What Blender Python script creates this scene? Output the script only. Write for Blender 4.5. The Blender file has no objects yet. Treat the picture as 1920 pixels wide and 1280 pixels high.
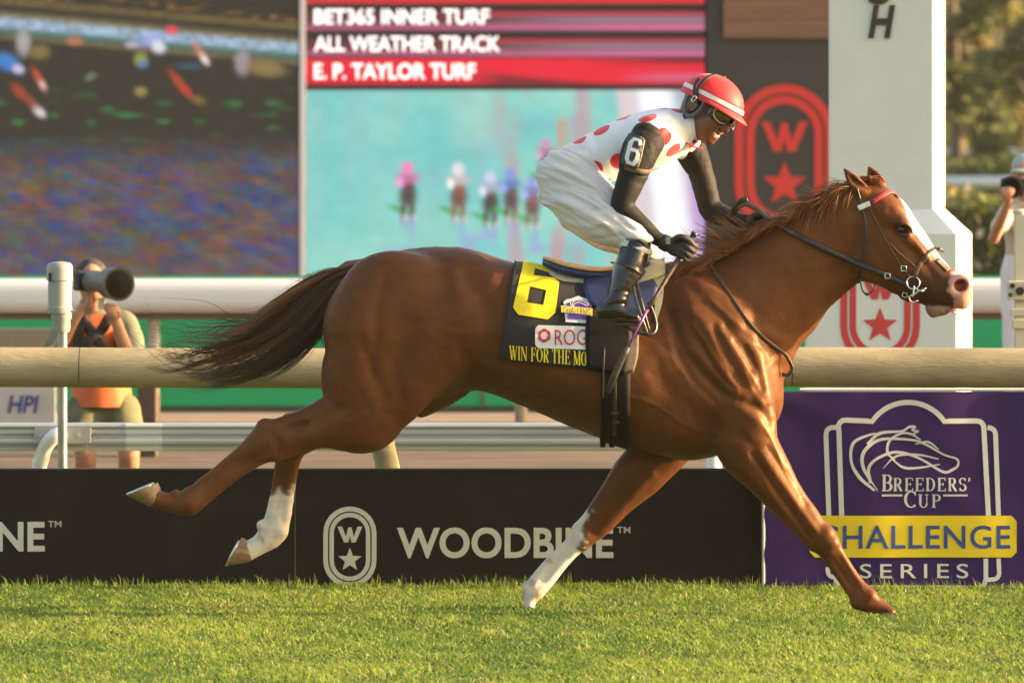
import bpy, bmesh, math, random
import numpy as np
from mathutils import Vector, Matrix
from mathutils.bvhtree import BVHTree

random.seed(7)
rng = np.random.default_rng(7)
scene = bpy.context.scene
col = scene.collection

# ------------------------------------------------------------------ camera
# metres; +x runs along the rail in the direction of travel, +y away from the camera, z up, ground z = 0
CAM_D, CAM_H, FPX, HORIZON = 25.0, 2.0, 11000.0, 270.0
cam_data = bpy.data.cameras.new('camera')
cam = bpy.data.objects.new('camera', cam_data)
col.objects.link(cam)
cam.location = (0.0, -CAM_D, CAM_H)
cam.rotation_euler = (math.radians(90), 0, 0)
cam_data.sensor_width = 36.0
cam_data.lens = FPX / 1920.0 * 36.0
cam_data.shift_y = -(640.0 - HORIZON) / 1920.0
cam_data.clip_end = 3000.0
cam_data.dof.use_dof = True
cam_data.dof.focus_distance = CAM_D - 0.15
cam_data.dof.aperture_fstop = 4.6
scene.camera = cam

# ------------------------------------------------------------------ light
SUN_EL, SUN_BACK = 13.0, 0.5          # degrees above the horizon; degrees behind the plane of the rail
el, bk = math.radians(SUN_EL), math.radians(SUN_BACK)
to_sun = Vector((math.cos(el) * math.cos(bk), math.cos(el) * math.sin(bk), math.sin(el)))
world = bpy.data.worlds.new('World')
scene.world = world
world.use_nodes = True
wn = world.node_tree
wn.nodes.clear()
sky = wn.nodes.new('ShaderNodeTexSky')
sky.sky_type = 'NISHITA'
sky.sun_disc = False
sky.sun_elevation = el
sky.sun_rotation = math.atan2(to_sun.x, to_sun.y)
sky.air_density = 1.2
sky.dust_density = 5.0
sky.ozone_density = 0.1
bg = wn.nodes.new('ShaderNodeBackground')
bg.inputs['Strength'].default_value = 0.15
wo = wn.nodes.new('ShaderNodeOutputWorld')
wn.links.new(sky.outputs[0], bg.inputs[0])
wn.links.new(bg.outputs[0], wo.inputs[0])
sun_data = bpy.data.lights.new('sun', 'SUN')
sun_data.energy = 5.0
sun_data.angle = math.radians(0.6)
sun_data.color = (1.0, 0.68, 0.39)
sun = bpy.data.objects.new('sun', sun_data)
col.objects.link(sun)
sun.location = (30, 0, 20)
sun.rotation_euler = to_sun.to_track_quat('Z', 'Y').to_euler()
scene.view_settings.view_transform = 'Standard'
scene.view_settings.look = 'None'
scene.view_settings.exposure = 1.72
scene.view_settings.gamma = 1.0
scene.view_settings.use_curve_mapping = False
scene.render.engine = 'CYCLES'
scene.cycles.max_bounces = 6
scene.cycles.transparent_max_bounces = 8

# ------------------------------------------------------------------ helpers
def P(px, py, Y=0.0):
    """point at depth Y behind the horse's plane that is seen at pixel (px, py) of the 1920 x 1280 photograph"""
    D = CAM_D + Y
    return Vector(((px - 960.0) * D / FPX, Y, CAM_H - (py - HORIZON) * D / FPX))

def M_(npx, Y=0.0):
    """length in metres of npx pixels at depth Y"""
    return npx * (CAM_D + Y) / FPX

def tag(o, label=None, cat=None, group=None, kind=None):
    if label: o['label'] = label
    if cat: o['category'] = cat
    if group: o['group'] = group
    if kind: o['kind'] = kind
    return o

def empty(name, loc=(0, 0, 0), rz=0.0, label=None, cat=None, group=None):
    o = bpy.data.objects.new(name, None)
    col.objects.link(o)
    o.location = loc
    o.rotation_euler = (0, 0, rz)
    o.empty_display_size = 0.1
    tag(o, label, cat, group)
    return o

def link_mesh(name, me, mat=None, parent=None, smooth=False):
    o = bpy.data.objects.new(name, me)
    col.objects.link(o)
    if mat is not None:
        for m in (mat if isinstance(mat, (list, tuple)) else [mat]):
            me.materials.append(m)
    if smooth:
        me.polygons.foreach_set('use_smooth', np.ones(len(me.polygons), dtype=bool))
    if parent is not None:
        o.parent = parent
        # meshes are written in world coordinates: undo the root's own placing (parts themselves sit at the identity)
        if parent.parent is None:
            o.matrix_parent_inverse = Matrix.LocRotScale(parent.location, parent.rotation_euler, None).inverted()
    return o

def mesh_from(verts, faces):
    me = bpy.data.meshes.new('m')
    me.from_pydata([tuple(v) for v in verts], [], [tuple(f) for f in faces])
    me.update()
    return me

class MB:
    """collects boxes, tubes and sheets, then links them as one mesh"""
    def __init__(self):
        self.v, self.f = [], []
    def add(self, verts, faces):
        b = len(self.v)
        self.v += [tuple(v) for v in verts]
        self.f += [tuple(i + b for i in f) for f in faces]
        return self
    def box(self, x0, x1, y0, y1, z0, z1, bev=0.0):
        if bev <= 0:
            vs = [(x, y, z) for x in (x0, x1) for y in (y0, y1) for z in (z0, z1)]
            return self.add(vs, [(0, 1, 3, 2), (4, 6, 7, 5), (0, 4, 5, 1), (2, 3, 7, 6), (0, 2, 6, 4), (1, 5, 7, 3)])
        bm = bmesh.new()
        bmesh.ops.create_cube(bm, size=1.0)
        for v in bm.verts:
            v.co = Vector(((x0 + x1) / 2 + v.co.x * (x1 - x0), (y0 + y1) / 2 + v.co.y * (y1 - y0), (z0 + z1) / 2 + v.co.z * (z1 - z0)))
        bmesh.ops.bevel(bm, geom=bm.edges[:], offset=bev, segments=2, affect='EDGES', profile=0.5)
        bm.verts.index_update()
        self.add([v.co[:] for v in bm.verts], [[v.index for v in f.verts] for f in bm.faces])
        bm.free()
        return self
    def tube(self, pts, rads, n=10, caps=True, flat=None, up=None):
        """swept tube; flat = (a, b) factors on the section; up fixes the section's first axis"""
        pts = [Vector(p) for p in pts]
        if not hasattr(rads, '__len__'): rads = [rads] * len(pts)
        vs, fs = [], []
        prev = None
        fa, fb = flat or (1, 1)
        for i, p in enumerate(pts):
            t = (pts[min(i + 1, len(pts) - 1)] - pts[max(i - 1, 0)])
            if t.length < 1e-9: t = Vector((0, 0, 1))
            t.normalize()
            if up is not None:
                uu = Vector(up if not callable(up) else up(i))
                a = uu - t * uu.dot(t)
            elif prev is None:
                a = t.orthogonal()
            else:
                a = prev - t * prev.dot(t)
            if a.length < 1e-9: a = t.orthogonal()
            a.normalize(); prev = a
            b = t.cross(a)
            for k in range(n):
                w = 2 * math.pi * k / n
                vs.append(p + a * (math.cos(w) * rads[i] * fa) + b * (math.sin(w) * rads[i] * fb))
        for i in range(len(pts) - 1):
            for k in range(n):
                k2 = (k + 1) % n
                fs.append((i * n + k, i * n + k2, (i + 1) * n + k2, (i + 1) * n + k))
        if caps:
            fs.append(tuple(range(n - 1, -1, -1)))
            fs.append(tuple((len(pts) - 1) * n + k for k in range(n)))
        return self.add(vs, fs)
    def lathe(self, prof, cx, cy, n=24, axis='z'):
        """prof: (radius, height) list from bottom to top"""
        vs, fs = [], []
        for r, h in prof:
            for k in range(n):
                w = 2 * math.pi * k / n
                vs.append((cx + r * math.cos(w), cy + r * math.sin(w), h))
        for i in range(len(prof) - 1):
            for k in range(n):
                k2 = (k + 1) % n
                fs.append((i * n + k, i * n + k2, (i + 1) * n + k2, (i + 1) * n + k))
        fs.append(tuple(range(n - 1, -1, -1)))
        fs.append(tuple((len(prof) - 1) * n + k for k in range(n)))
        return self.add(vs, fs)
    def prism(self, poly, y0, y1):
        """poly: list of (x, z); extruded from y0 (front) to y1"""
        n = len(poly)
        vs = [(x, y0, z) for x, z in poly] + [(x, y1, z) for x, z in poly]
        fs = [tuple(range(n)), tuple(range(2 * n - 1, n - 1, -1))]
        fs += [(i, i + n, (i + 1) % n + n, (i + 1) % n) for i in range(n)]
        return self.add(vs, fs)
    def build(self, name, mat=None, parent=None, smooth=False, auto=None):
        me = mesh_from(self.v, self.f)
        bm = bmesh.new(); bm.from_mesh(me)
        bmesh.ops.recalc_face_normals(bm, faces=bm.faces[:])
        bm.to_mesh(me); bm.free()
        o = link_mesh(name, me, mat, parent, smooth)
        if auto is not None:
            me.polygons.foreach_set('use_smooth', np.ones(len(me.polygons), dtype=bool))
            me.set_sharp_from_angle(angle=math.radians(auto))
        return o

def catmull(pts, sub):
    pts = np.asarray(pts, float)
    if sub <= 1 or len(pts) < 3:
        if len(pts) == 2 and sub > 1:
            t = np.linspace(0, 1, sub + 1)[:, None]
            return pts[0] * (1 - t) + pts[1] * t
        return pts
    ext = np.vstack([2 * pts[0] - pts[1], pts, 2 * pts[-1] - pts[-2]])
    out = []
    for i in range(1, len(ext) - 2):
        p0, p1, p2, p3 = ext[i - 1:i + 3]
        for s in range(sub):
            t = s / sub
            out.append(0.5 * ((2 * p1) + (-p0 + p2) * t + (2 * p0 - 5 * p1 + 4 * p2 - p3) * t * t + (-p0 + 3 * p1 - 3 * p2 + p3) * t ** 3))
    out.append(pts[-1])
    return np.array(out)

# ---- materials
def new_mat(name):
    m = bpy.data.materials.new(name)
    m.use_nodes = True
    nt = m.node_tree
    return m, nt, nt.nodes['Principled BSDF'], nt.nodes, nt.links

def srgb(r, g, b):
    f = lambda c: (c / 255 / 12.92) if c / 255 <= 0.04045 else ((c / 255 + 0.055) / 1.055) ** 2.4
    return (f(r), f(g), f(b), 1.0)

def mat(name, color, rough=0.6, metal=0.0, var=0.0, scale=8.0, bump=0.0, bscale=60.0, coat=0.0, sheen=0.0, stretch=(1, 1, 1), spec=0.5,
        color2=None, thresh=None, detail=4.0):
    """principled material with noise-driven colour variation, roughness breakup and fine relief"""
    m, nt, b, N, L = new_mat(name)
    c = tuple(color[:3]) + (1.0,)
    tc = N.new('ShaderNodeTexCoord')
    mp = N.new('ShaderNodeMapping')
    mp.inputs['Scale'].default_value = stretch
    L.new(tc.outputs['Object'], mp.inputs[0])
    b.inputs['Roughness'].default_value = rough
    b.inputs['Metallic'].default_value = metal
    b.inputs['Specular IOR Level'].default_value = spec
    if coat: b.inputs['Coat Weight'].default_value = coat; b.inputs['Coat Roughness'].default_value = 0.15
    if sheen: b.inputs['Sheen Weight'].default_value = sheen; b.inputs['Sheen Roughness'].default_value = 0.4
    b.inputs['Base Color'].default_value = c
    if var > 0 or color2 is not None:
        n = N.new('ShaderNodeTexNoise')
        n.inputs['Scale'].default_value = scale
        n.inputs['Detail'].default_value = detail
        n.inputs['Roughness'].default_value = 0.6
        L.new(mp.outputs[0], n.inputs['Vector'])
        r = N.new('ShaderNodeValToRGB')
        r.color_ramp.elements[0].position, r.color_ramp.elements[1].position = thresh or (0.3, 0.7)
        if color2 is not None:
            r.color_ramp.elements[0].color = tuple(color2[:3]) + (1,)
            r.color_ramp.elements[1].color = c
        else:
            r.color_ramp.elements[0].color = tuple(x * (1 - var) for x in c[:3]) + (1,)
            r.color_ramp.elements[1].color = tuple(min(1, x * (1 + var)) for x in c[:3]) + (1,)
        L.new(n.outputs['Fac'], r.inputs[0])
        L.new(r.outputs[0], b.inputs['Base Color'])
        mr = N.new('ShaderNodeMapRange')
        mr.inputs['To Min'].default_value = max(0.02, rough - 0.08)
        mr.inputs['To Max'].default_value = min(1.0, rough + 0.1)
        L.new(n.outputs['Fac'], mr.inputs['Value'])
        L.new(mr.outputs[0], b.inputs['Roughness'])
    if bump > 0:
        n2 = N.new('ShaderNodeTexNoise')
        n2.inputs['Scale'].default_value = bscale
        n2.inputs['Detail'].default_value = 3
        L.new(mp.outputs[0], n2.inputs['Vector'])
        bp = N.new('ShaderNodeBump')
        bp.inputs['Strength'].default_value = bump
        bp.inputs['Distance'].default_value = 0.01
        L.new(n2.outputs['Fac'], bp.inputs['Height'])
        L.new(bp.outputs[0], b.inputs['Normal'])
    return m

def attr_mat(name, rough=0.5, attr='col', bump=0.0, bscale=200.0, stretch=(1, 1, 1), sheen=0.0, spec=0.5, var=0.0, vscale=6.0, trans=0.0, coat=0.0, tint=None):
    """material whose own colours are stored on the mesh (coat markings, cloth colours)"""
    m, nt, b, N, L = new_mat(name)
    a = N.new('ShaderNodeAttribute'); a.attribute_name = attr
    tc = N.new('ShaderNodeTexCoord')
    mp = N.new('ShaderNodeMapping'); mp.inputs['Scale'].default_value = stretch
    L.new(tc.outputs['Object'], mp.inputs[0])
    out = a.outputs['Color']
    if var > 0:
        n = N.new('ShaderNodeTexNoise'); n.inputs['Scale'].default_value = vscale; n.inputs['Detail'].default_value = 5
        L.new(mp.outputs[0], n.inputs['Vector'])
        mr = N.new('ShaderNodeMapRange'); mr.inputs['From Min'].default_value = 0.25; mr.inputs['From Max'].default_value = 0.75
        mr.inputs['To Min'].default_value = 1 - var; mr.inputs['To Max'].default_value = 1 + var
        L.new(n.outputs['Fac'], mr.inputs['Value'])
        mx = N.new('ShaderNodeVectorMath'); mx.operation = 'SCALE'
        L.new(out, mx.inputs[0]); L.new(mr.outputs[0], mx.inputs['Scale'])
        out = mx.outputs[0]
    L.new(out, b.inputs['Base Color'])
    b.inputs['Roughness'].default_value = rough
    b.inputs['Specular IOR Level'].default_value = spec
    if tint: b.inputs['Specular Tint'].default_value = tuple(tint) + (1.0,)
    if coat: b.inputs['Coat Weight'].default_value = coat
    if sheen: b.inputs['Sheen Weight'].default_value = sheen; b.inputs['Sheen Roughness'].default_value = 0.35
    if bump > 0:
        n2 = N.new('ShaderNodeTexNoise'); n2.inputs['Scale'].default_value = bscale; n2.inputs['Detail'].default_value = 2
        L.new(mp.outputs[0], n2.inputs['Vector'])
        bp = N.new('ShaderNodeBump'); bp.inputs['Strength'].default_value = bump; bp.inputs['Distance'].default_value = 0.004
        L.new(n2.outputs['Fac'], bp.inputs['Height']); L.new(bp.outputs[0], b.inputs['Normal'])
    if trans > 0:
        o = [n for n in N if n.type == 'OUTPUT_MATERIAL'][0]
        tr = N.new('ShaderNodeBsdfTranslucent'); L.new(out, tr.inputs['Color'])
        ms = N.new('ShaderNodeMixShader'); ms.inputs[0].default_value = trans
        L.new(b.outputs[0], ms.inputs[1]); L.new(tr.outputs[0], ms.inputs[2]); L.new(ms.outputs[0], o.inputs['Surface'])
    return m

def set_col(me, cols, attr='col'):
    a = me.color_attributes.new(attr, 'FLOAT_COLOR', 'POINT')
    c = np.ones((len(me.vertices), 4), np.float32)
    c[:, :3] = cols
    a.data.foreach_set('color', c.ravel())

# ---- smooth implicit bodies
def vnoise(p, seed=0):
    """cheap smooth 3-d value noise on points (n,3) -> (n,) in -1..1"""
    p = np.asarray(p, float)
    i = np.floor(p).astype(np.int64); f = p - i
    f = f * f * (3 - 2 * f)
    def hsh(x, y, z):
        n = (x * 374761393 + y * 668265263 + z * 2147483647 + seed * 1274126177) & 0xffffffff
        n = ((n ^ (n >> 13)) * 1274126177) & 0xffffffff
        return ((n ^ (n >> 16)) & 0xffff) / 32767.5 - 1.0
    r = 0
    for dx in (0, 1):
        for dy in (0, 1):
            for dz in (0, 1):
                w = (f[:, 0] if dx else 1 - f[:, 0]) * (f[:, 1] if dy else 1 - f[:, 1]) * (f[:, 2] if dz else 1 - f[:, 2])
                r = r + w * hsh(i[:, 0] + dx, i[:, 1] + dy, i[:, 2] + dz)
    return r

FAR = 0.3
class Field:
    """distance field on a grid; shapes are blended into it, then turned into one closed mesh"""
    def __init__(self, lo, hi, h):
        self.lo = np.array(lo, float); self.h = h
        self.n = np.ceil((np.array(hi, float) - self.lo) / h).astype(int) + 1
        self.ax = [self.lo[i] + h * np.arange(self.n[i]) for i in range(3)]
        self.F = np.full(self.n, FAR, np.float32)
    def sl(self, lo, hi):
        a = np.clip(np.floor((np.array(lo) - self.lo) / self.h).astype(int), 0, self.n)
        b = np.clip(np.ceil((np.array(hi) - self.lo) / self.h).astype(int) + 1, 0, self.n)
        return tuple(slice(a[i], b[i]) for i in range(3))
    def xyz(self, s):
        return (self.ax[0][s[0]][:, None, None], self.ax[1][s[1]][None, :, None], self.ax[2][s[2]][None, None, :])
    def put(self, s, d, k, op):
        F = self.F[s]
        if F.size == 0: return
        if op == 'sub':
            a, b = -F, d
            h = np.maximum(k - np.abs(a - b), 0) / max(k, 1e-9)
            self.F[s] = -(np.minimum(a, b) - h * h * k * 0.25)
        else:
            h = np.maximum(k - np.abs(F - d), 0) / max(k, 1e-9)
            self.F[s] = np.minimum(F, d) - h * h * k * 0.25
    def tube(self, nodes, k=0.03, sub=5, op='add'):
        """nodes: (Vector, ra, rb): radius ra in the x-z plane, rb along y"""
        A = np.array([[*n[0], n[1], n[2]] for n in nodes], float)
        A = catmull(A, sub)
        A[:, 3:] = np.maximum(A[:, 3:], 0.001)
        pad = k + 2 * self.h
        R = np.maximum(A[:, 3], A[:, 4])
        lo = (A[:, :3] - R[:, None]).min(0) - pad; hi = (A[:, :3] + R[:, None]).max(0) + pad
        S = self.sl(lo, hi)
        T = np.full(self.F[S].shape, FAR, np.float32)
        off = np.array([S[i].start for i in range(3)])
        for a, b in zip(A[:-1], A[1:]):
            r = max(a[3], a[4], b[3], b[4])
            s = self.sl(np.minimum(a[:3], b[:3]) - r - pad, np.maximum(a[:3], b[:3]) + r + pad)
            s = tuple(slice(max(s[i].start, S[i].start), min(s[i].stop, S[i].stop)) for i in range(3))
            if any(q.stop <= q.start for q in s): continue
            X, Y, Z = self.xyz(s)
            d = b[:3] - a[:3]; dd = d @ d + 1e-12
            t = np.clip(((X - a[0]) * d[0] + (Y - a[1]) * d[1] + (Z - a[2]) * d[2]) / dd, 0, 1)
            ox, oy, oz = X - (a[0] + t * d[0]), Y - (a[1] + t * d[1]), Z - (a[2] + t * d[2])
            ra = a[3] + t * (b[3] - a[3]); rb = a[4] + t * (b[4] - a[4])
            q = ox * ox + oz * oz; w = oy * oy
            k1 = np.sqrt(q / ra ** 2 + w / rb ** 2); k2 = np.sqrt(q / ra ** 4 + w / rb ** 4) + 1e-9
            v = np.where(k1 < 1e-3, -np.minimum(ra, rb), k1 * (k1 - 1) / k2).astype(np.float32)
            ls = tuple(slice(s[i].start - off[i], s[i].stop - off[i]) for i in range(3))
            T[ls] = np.minimum(T[ls], v)
        self.put(S, T, k, op)
    def ell(self, c, r, ang=0.0, k=0.03, op='add', yaw=0.0):
        """ellipsoid: radii r = (along, y, across); ang turns it in the x-z plane (degrees, +x towards +z), yaw about z first"""
        c = np.array(c, float); R = max(r); pad = k + 2 * self.h
        s = self.sl(c - R - pad, c + R + pad)
        if self.F[s].size == 0: return
        X, Y, Z = self.xyz(s)
        x, y, z = X - c[0], Y - c[1], Z - c[2]
        ca, sa = math.cos(math.radians(ang)), math.sin(math.radians(ang))
        cy, sy = math.cos(math.radians(yaw)), math.sin(math.radians(yaw))
        x, y = x * cy + y * sy, -x * sy + y * cy
        u, w = x * ca + z * sa, -x * sa + z * ca
        k1 = np.sqrt((u / r[0]) ** 2 + (y / r[1]) ** 2 + (w / r[2]) ** 2)
        k2 = np.sqrt((u / r[0] ** 2) ** 2 + (y / r[1] ** 2) ** 2 + (w / r[2] ** 2) ** 2) + 1e-9
        d = np.where(k1 < 1e-3, -min(r), k1 * (k1 - 1) / k2).astype(np.float32)
        self.put(s, d, k, op)
    def ellm(self, c, r, R, k=0.02, op='add'):
        """ellipsoid with any turn: R is a 3 x 3 array whose rows are its axes"""
        c = np.array(c, float); m = max(r); pad = k + 2 * self.h
        s = self.sl(c - m - pad, c + m + pad)
        if self.F[s].size == 0: return
        X, Y, Z = self.xyz(s)
        x, y, z = X - c[0], Y - c[1], Z - c[2]
        q = [(R[i][0] * x + R[i][1] * y + R[i][2] * z) for i in range(3)]
        k1 = np.sqrt(sum((q[i] / r[i]) ** 2 for i in range(3)))
        k2 = np.sqrt(sum((q[i] / r[i] ** 2) ** 2 for i in range(3))) + 1e-9
        d = np.where(k1 < 1e-3, -min(r), k1 * (k1 - 1) / k2).astype(np.float32)
        self.put(s, d, k, op)
    def loft(self, st, k=0.03):
        """st rows: x, z_top, z_bottom, half width, y centre, narrowing towards the top"""
        A = np.array(st, float); A = A[np.argsort(A[:, 0])]
        A = catmull(A, 6)
        xs = A[:, 0]
        lo = [xs[0] - 0.05, (A[:, 4] - A[:, 3]).min() - k - 0.05, A[:, 2].min() - k - 0.05]
        hi = [xs[-1] + 0.05, (A[:, 4] + A[:, 3]).max() + k + 0.05, A[:, 1].max() + k + 0.05]
        s = self.sl(lo, hi)
        X, Y, Z = self.xyz(s)
        x = X[:, 0, 0]
        top, bot, hw, yc, nr = [np.interp(x, xs, A[:, i])[:, None, None] for i in range(1, 6)]
        zc, hz = (top + bot) / 2, np.maximum((top - bot) / 2, 1e-3)
        v = (Z - zc) / hz
        w = np.maximum(hw * (1 - nr * np.clip(v, -1, 1.2)), 1e-3)
        f = np.sqrt(v ** 2 + ((Y - yc) / w) ** 2) - 1
        g = np.gradient(f, self.h)
        f = f / np.maximum(np.sqrt(g[1] ** 2 + g[2] ** 2), 1.0)      # distance within each cross-section
        f = np.where((X < xs[0]) | (X > xs[-1]), FAR, f)
        self.put(s, np.minimum(f, FAR).astype(np.float32), k, 'add')
    def mesh(self):
        F = self.F; n = self.n
        ins = F < 0
        c = np.zeros(tuple(n - 1), np.uint8)
        for dx in (0, 1):
            for dy in (0, 1):
                for dz in (0, 1):
                    c += ins[dx:n[0] - 1 + dx, dy:n[1] - 1 + dy, dz:n[2] - 1 + dz]
        act = (c > 0) & (c < 8)
        idx = np.argwhere(act)
        cid = np.full(act.shape, -1, np.int64); cid[act] = np.arange(len(idx))
        corners = np.array([(a, b, d) for a in (0, 1) for b in (0, 1) for d in (0, 1)])
        V = np.stack([F[idx[:, 0] + q[0], idx[:, 1] + q[1], idx[:, 2] + q[2]] for q in corners], 1)
        acc = np.zeros((len(idx), 3)); cnt = np.zeros(len(idx))
        for i in range(8):
            for j in range(i + 1, 8):
                if np.abs(corners[i] - corners[j]).sum() != 1: continue
                m = (V[:, i] < 0) != (V[:, j] < 0)
                t = V[:, i] / np.where(m, V[:, i] - V[:, j], 1)
                p = corners[i] + t[:, None] * (corners[j] - corners[i])
                acc[m] += p[m]; cnt[m] += 1
        pos = self.lo + self.h * (idx + acc / np.maximum(cnt, 1)[:, None])
        faces = []
        for axis in range(3):
            o = [0, 0, 0]; o[axis] = 1
            A = ins[tuple(slice(0, n[i] - o[i]) for i in range(3))]
            B = ins[tuple(slice(o[i], n[i]) for i in range(3))]
            e = np.argwhere(A != B)
            b, d = [(1, 2), (2, 0), (0, 1)][axis]
            e = e[(e[:, b] > 0) & (e[:, d] > 0) & (e[:, b] < n[b] - 1) & (e[:, d] < n[d] - 1)]
            q = []
            for ob, od in ((-1, -1), (0, -1), (0, 0), (-1, 0)):
                g = e.copy(); g[:, b] += ob; g[:, d] += od
                q.append(cid[g[:, 0], g[:, 1], g[:, 2]])
            q = np.stack(q, 1)
            flip = ~A[e[:, 0], e[:, 1], e[:, 2]]
            q[flip] = q[flip][:, ::-1]
            faces.append(q)
        faces = np.vstack(faces)
        return pos, faces

def relax(pos, faces, it=2, lam=0.5):
    for s in range(it * 2):
        acc = np.zeros_like(pos); cnt = np.zeros(len(pos))
        for i in range(4):
            a, b = faces[:, i], faces[:, (i + 1) % 4]
            np.add.at(acc, a, pos[b]); np.add.at(cnt, a, 1)
            np.add.at(acc, b, pos[a]); np.add.at(cnt, b, 1)
        L = acc / np.maximum(cnt, 1)[:, None] - pos
        pos = pos + (lam if s % 2 == 0 else -lam * 1.03) * L
    return pos

def normals(pos, faces):
    a, b, c, d = (pos[faces[:, i]] for i in range(4))
    fn = np.cross(c - a, d - b)
    N = np.zeros_like(pos)
    for i in range(4): np.add.at(N, faces[:, i], fn)
    return N / (np.linalg.norm(N, axis=1)[:, None] + 1e-12)

def np_mesh(name, pos, faces):
    me = bpy.data.meshes.new(name)
    k = faces.shape[1]
    me.vertices.add(len(pos)); me.vertices.foreach_set('co', np.asarray(pos, np.float32).ravel())
    me.loops.add(len(faces) * k); me.loops.foreach_set('vertex_index', np.asarray(faces, np.int32).ravel())
    me.polygons.add(len(faces))
    me.polygons.foreach_set('loop_start', np.arange(0, len(faces) * k, k, dtype=np.int32))
    me.update(calc_edges=True)
    me.validate()
    return me

def seg_dist(q, pts):
    """distance of 2-d points q (n,2) to a polyline"""
    pts = np.asarray(pts, float)
    best = np.full(len(q), 1e9)
    for a, b in zip(pts[:-1], pts[1:]):
        d = b - a
        t = np.clip(((q - a) @ d) / (d @ d + 1e-12), 0, 1)
        best = np.minimum(best, np.linalg.norm(q - (a + t[:, None] * d), axis=1))
    return best

def to_px(pos):
    D = CAM_D + pos[:, 1]
    return np.stack([960 + pos[:, 0] * FPX / D, HORIZON + (CAM_H - pos[:, 2]) * FPX / D], 1)

def in_poly(q, poly):
    poly = np.asarray(poly, float); n = len(poly)
    r = np.zeros(len(q), bool)
    for i in range(n):
        a, b = poly[i], poly[(i + 1) % n]
        c = ((a[1] > q[:, 1]) != (b[1] > q[:, 1])) & (q[:, 0] < (b[0] - a[0]) * (q[:, 1] - a[1]) / (b[1] - a[1] + 1e-12) + a[0])
        r ^= c
    return r

def sstep(x, a, b):
    t = np.clip((x - a) / (b - a), 0, 1)
    return t * t * (3 - 2 * t)

def bvh_of(pos, faces):
    return BVHTree.FromPolygons([tuple(p) for p in pos], [tuple(int(i) for i in f) for f in faces])
# ------------------------------------------------------------------ ground
def sheet(name, x0, x1, y0, y1, z, m, label=None):
    o = MB().add([(x0, y0, z), (x1, y0, z), (x1, y1, z), (x0, y1, z)], [(0, 1, 2, 3)]).build(name, m)
    o['kind'] = 'structure'
    if label: o['label'] = label
    return o
M_ground = mat('infield_grass', (0.07, 0.10, 0.025), 0.9, var=0.35, scale=1.2, bump=0.6, bscale=30)
sheet('ground', -420, 420, -60, 520, 0.0, M_ground)
M_turf = mat('turf_soil', (0.14, 0.17, 0.035), 0.9, color2=(0.085, 0.10, 0.028), scale=5, bump=0.8, bscale=60)
sheet('turf_track', -60, 60, -14, 6.0, 0.004, M_turf)
M_dirt = mat('track_dirt', (0.125, 0.082, 0.050), 0.95, color2=(0.055, 0.036, 0.024), scale=2.2, bump=1.0, bscale=9, thresh=(0.38, 0.6), stretch=(0.5, 1.6, 1))
sheet('dirt_track', -60, 60, 6.0, 16.6, 0.006, M_dirt)
M_path = mat('path_sand', (0.27, 0.20, 0.155), 0.9, var=0.12, scale=3, bump=0.3, bscale=40)
sheet('path', -60, 60, 16.6, 34, 0.008, M_path)

# ------------------------------------------------------------------ lettering
def text2d(s, bold=0.0, space=1.0, shear=0.0):
    cu = bpy.data.curves.new('t', 'FONT')
    cu.body = s; cu.offset = bold; cu.space_character = space; cu.shear = shear
    cu.resolution_u = 5
    o = bpy.data.objects.new('t', cu); col.objects.link(o)
    dg = bpy.context.evaluated_depsgraph_get()
    me = bpy.data.meshes.new_from_object(o.evaluated_get(dg))
    V = np.array([v.co[:2] for v in me.vertices]); F = [tuple(p.vertices) for p in me.polygons]
    bpy.data.objects.remove(o); bpy.data.curves.remove(cu); bpy.data.meshes.remove(me)
    lo, hi = V.min(0), V.max(0)
    return (V - lo) / (hi - lo), F

def flat(V, F, mapper, flip=False):
    """map 2-d shapes to 3-d through mapper(u, v) -> point"""
    return [mapper(u, v) for u, v in V], [tuple(reversed(f)) if flip else f for f in F]

def text_on(name, s, box, mapper, m, parent, bold=0.0, space=1.0, shear=0.0, cut=None):
    """box = x0, x1, top, bottom in photo pixels; mapper takes photo pixels"""
    V, F = text2d(s, bold, space, shear)
    x0, x1, t, b = box
    V = np.stack([x0 + V[:, 0] * (x1 - x0), b + V[:, 1] * (t - b)], 1)
    if cut is not None:
        keep = [f for f in F if all(V[i][0] <= cut for i in f)]; F = keep
    # one object for each letter
    par_ = list(range(len(V)))
    def find(i):
        while par_[i] != i: par_[i] = par_[par_[i]]; i = par_[i]
        return i
    for f in F:
        for i in f[1:]: par_[find(f[0])] = find(i)
    isl = {}
    for f in F: isl.setdefault(find(f[0]), []).append(f)
    out = None
    for k in sorted(isl, key=lambda k: min(V[i][0] for f in isl[k] for i in f)):
        ids = sorted({i for f in isl[k] for i in f}); new = {i: n for n, i in enumerate(ids)}
        out = link_mesh(name, mesh_from([mapper(*V[i]) for i in ids], [tuple(new[i] for i in f) for f in isl[k]]), m, parent)
    return out

def stroke2d(pts, w, closed=False):
    """flat ribbon of width w (or list of widths) along 2-d points"""
    pts = np.asarray(pts, float); n = len(pts)
    if not hasattr(w, '__len__'): w = [w] * n
    V, F = [], []
    for i in range(n):
        a = pts[(i - 1) % n] if closed or i > 0 else pts[0]
        c = pts[(i + 1) % n] if closed or i < n - 1 else pts[-1]
        t = c - a; t = t / (np.linalg.norm(t) + 1e-9)
        nn = np.array([-t[1], t[0]])
        V += [pts[i] + nn * w[i] / 2, pts[i] - nn * w[i] / 2]
    for i in range(n if closed else n - 1):
        j = (i + 1) % n
        F.append((2 * i, 2 * i + 1, 2 * j + 1, 2 * j))
    return V, F

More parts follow.
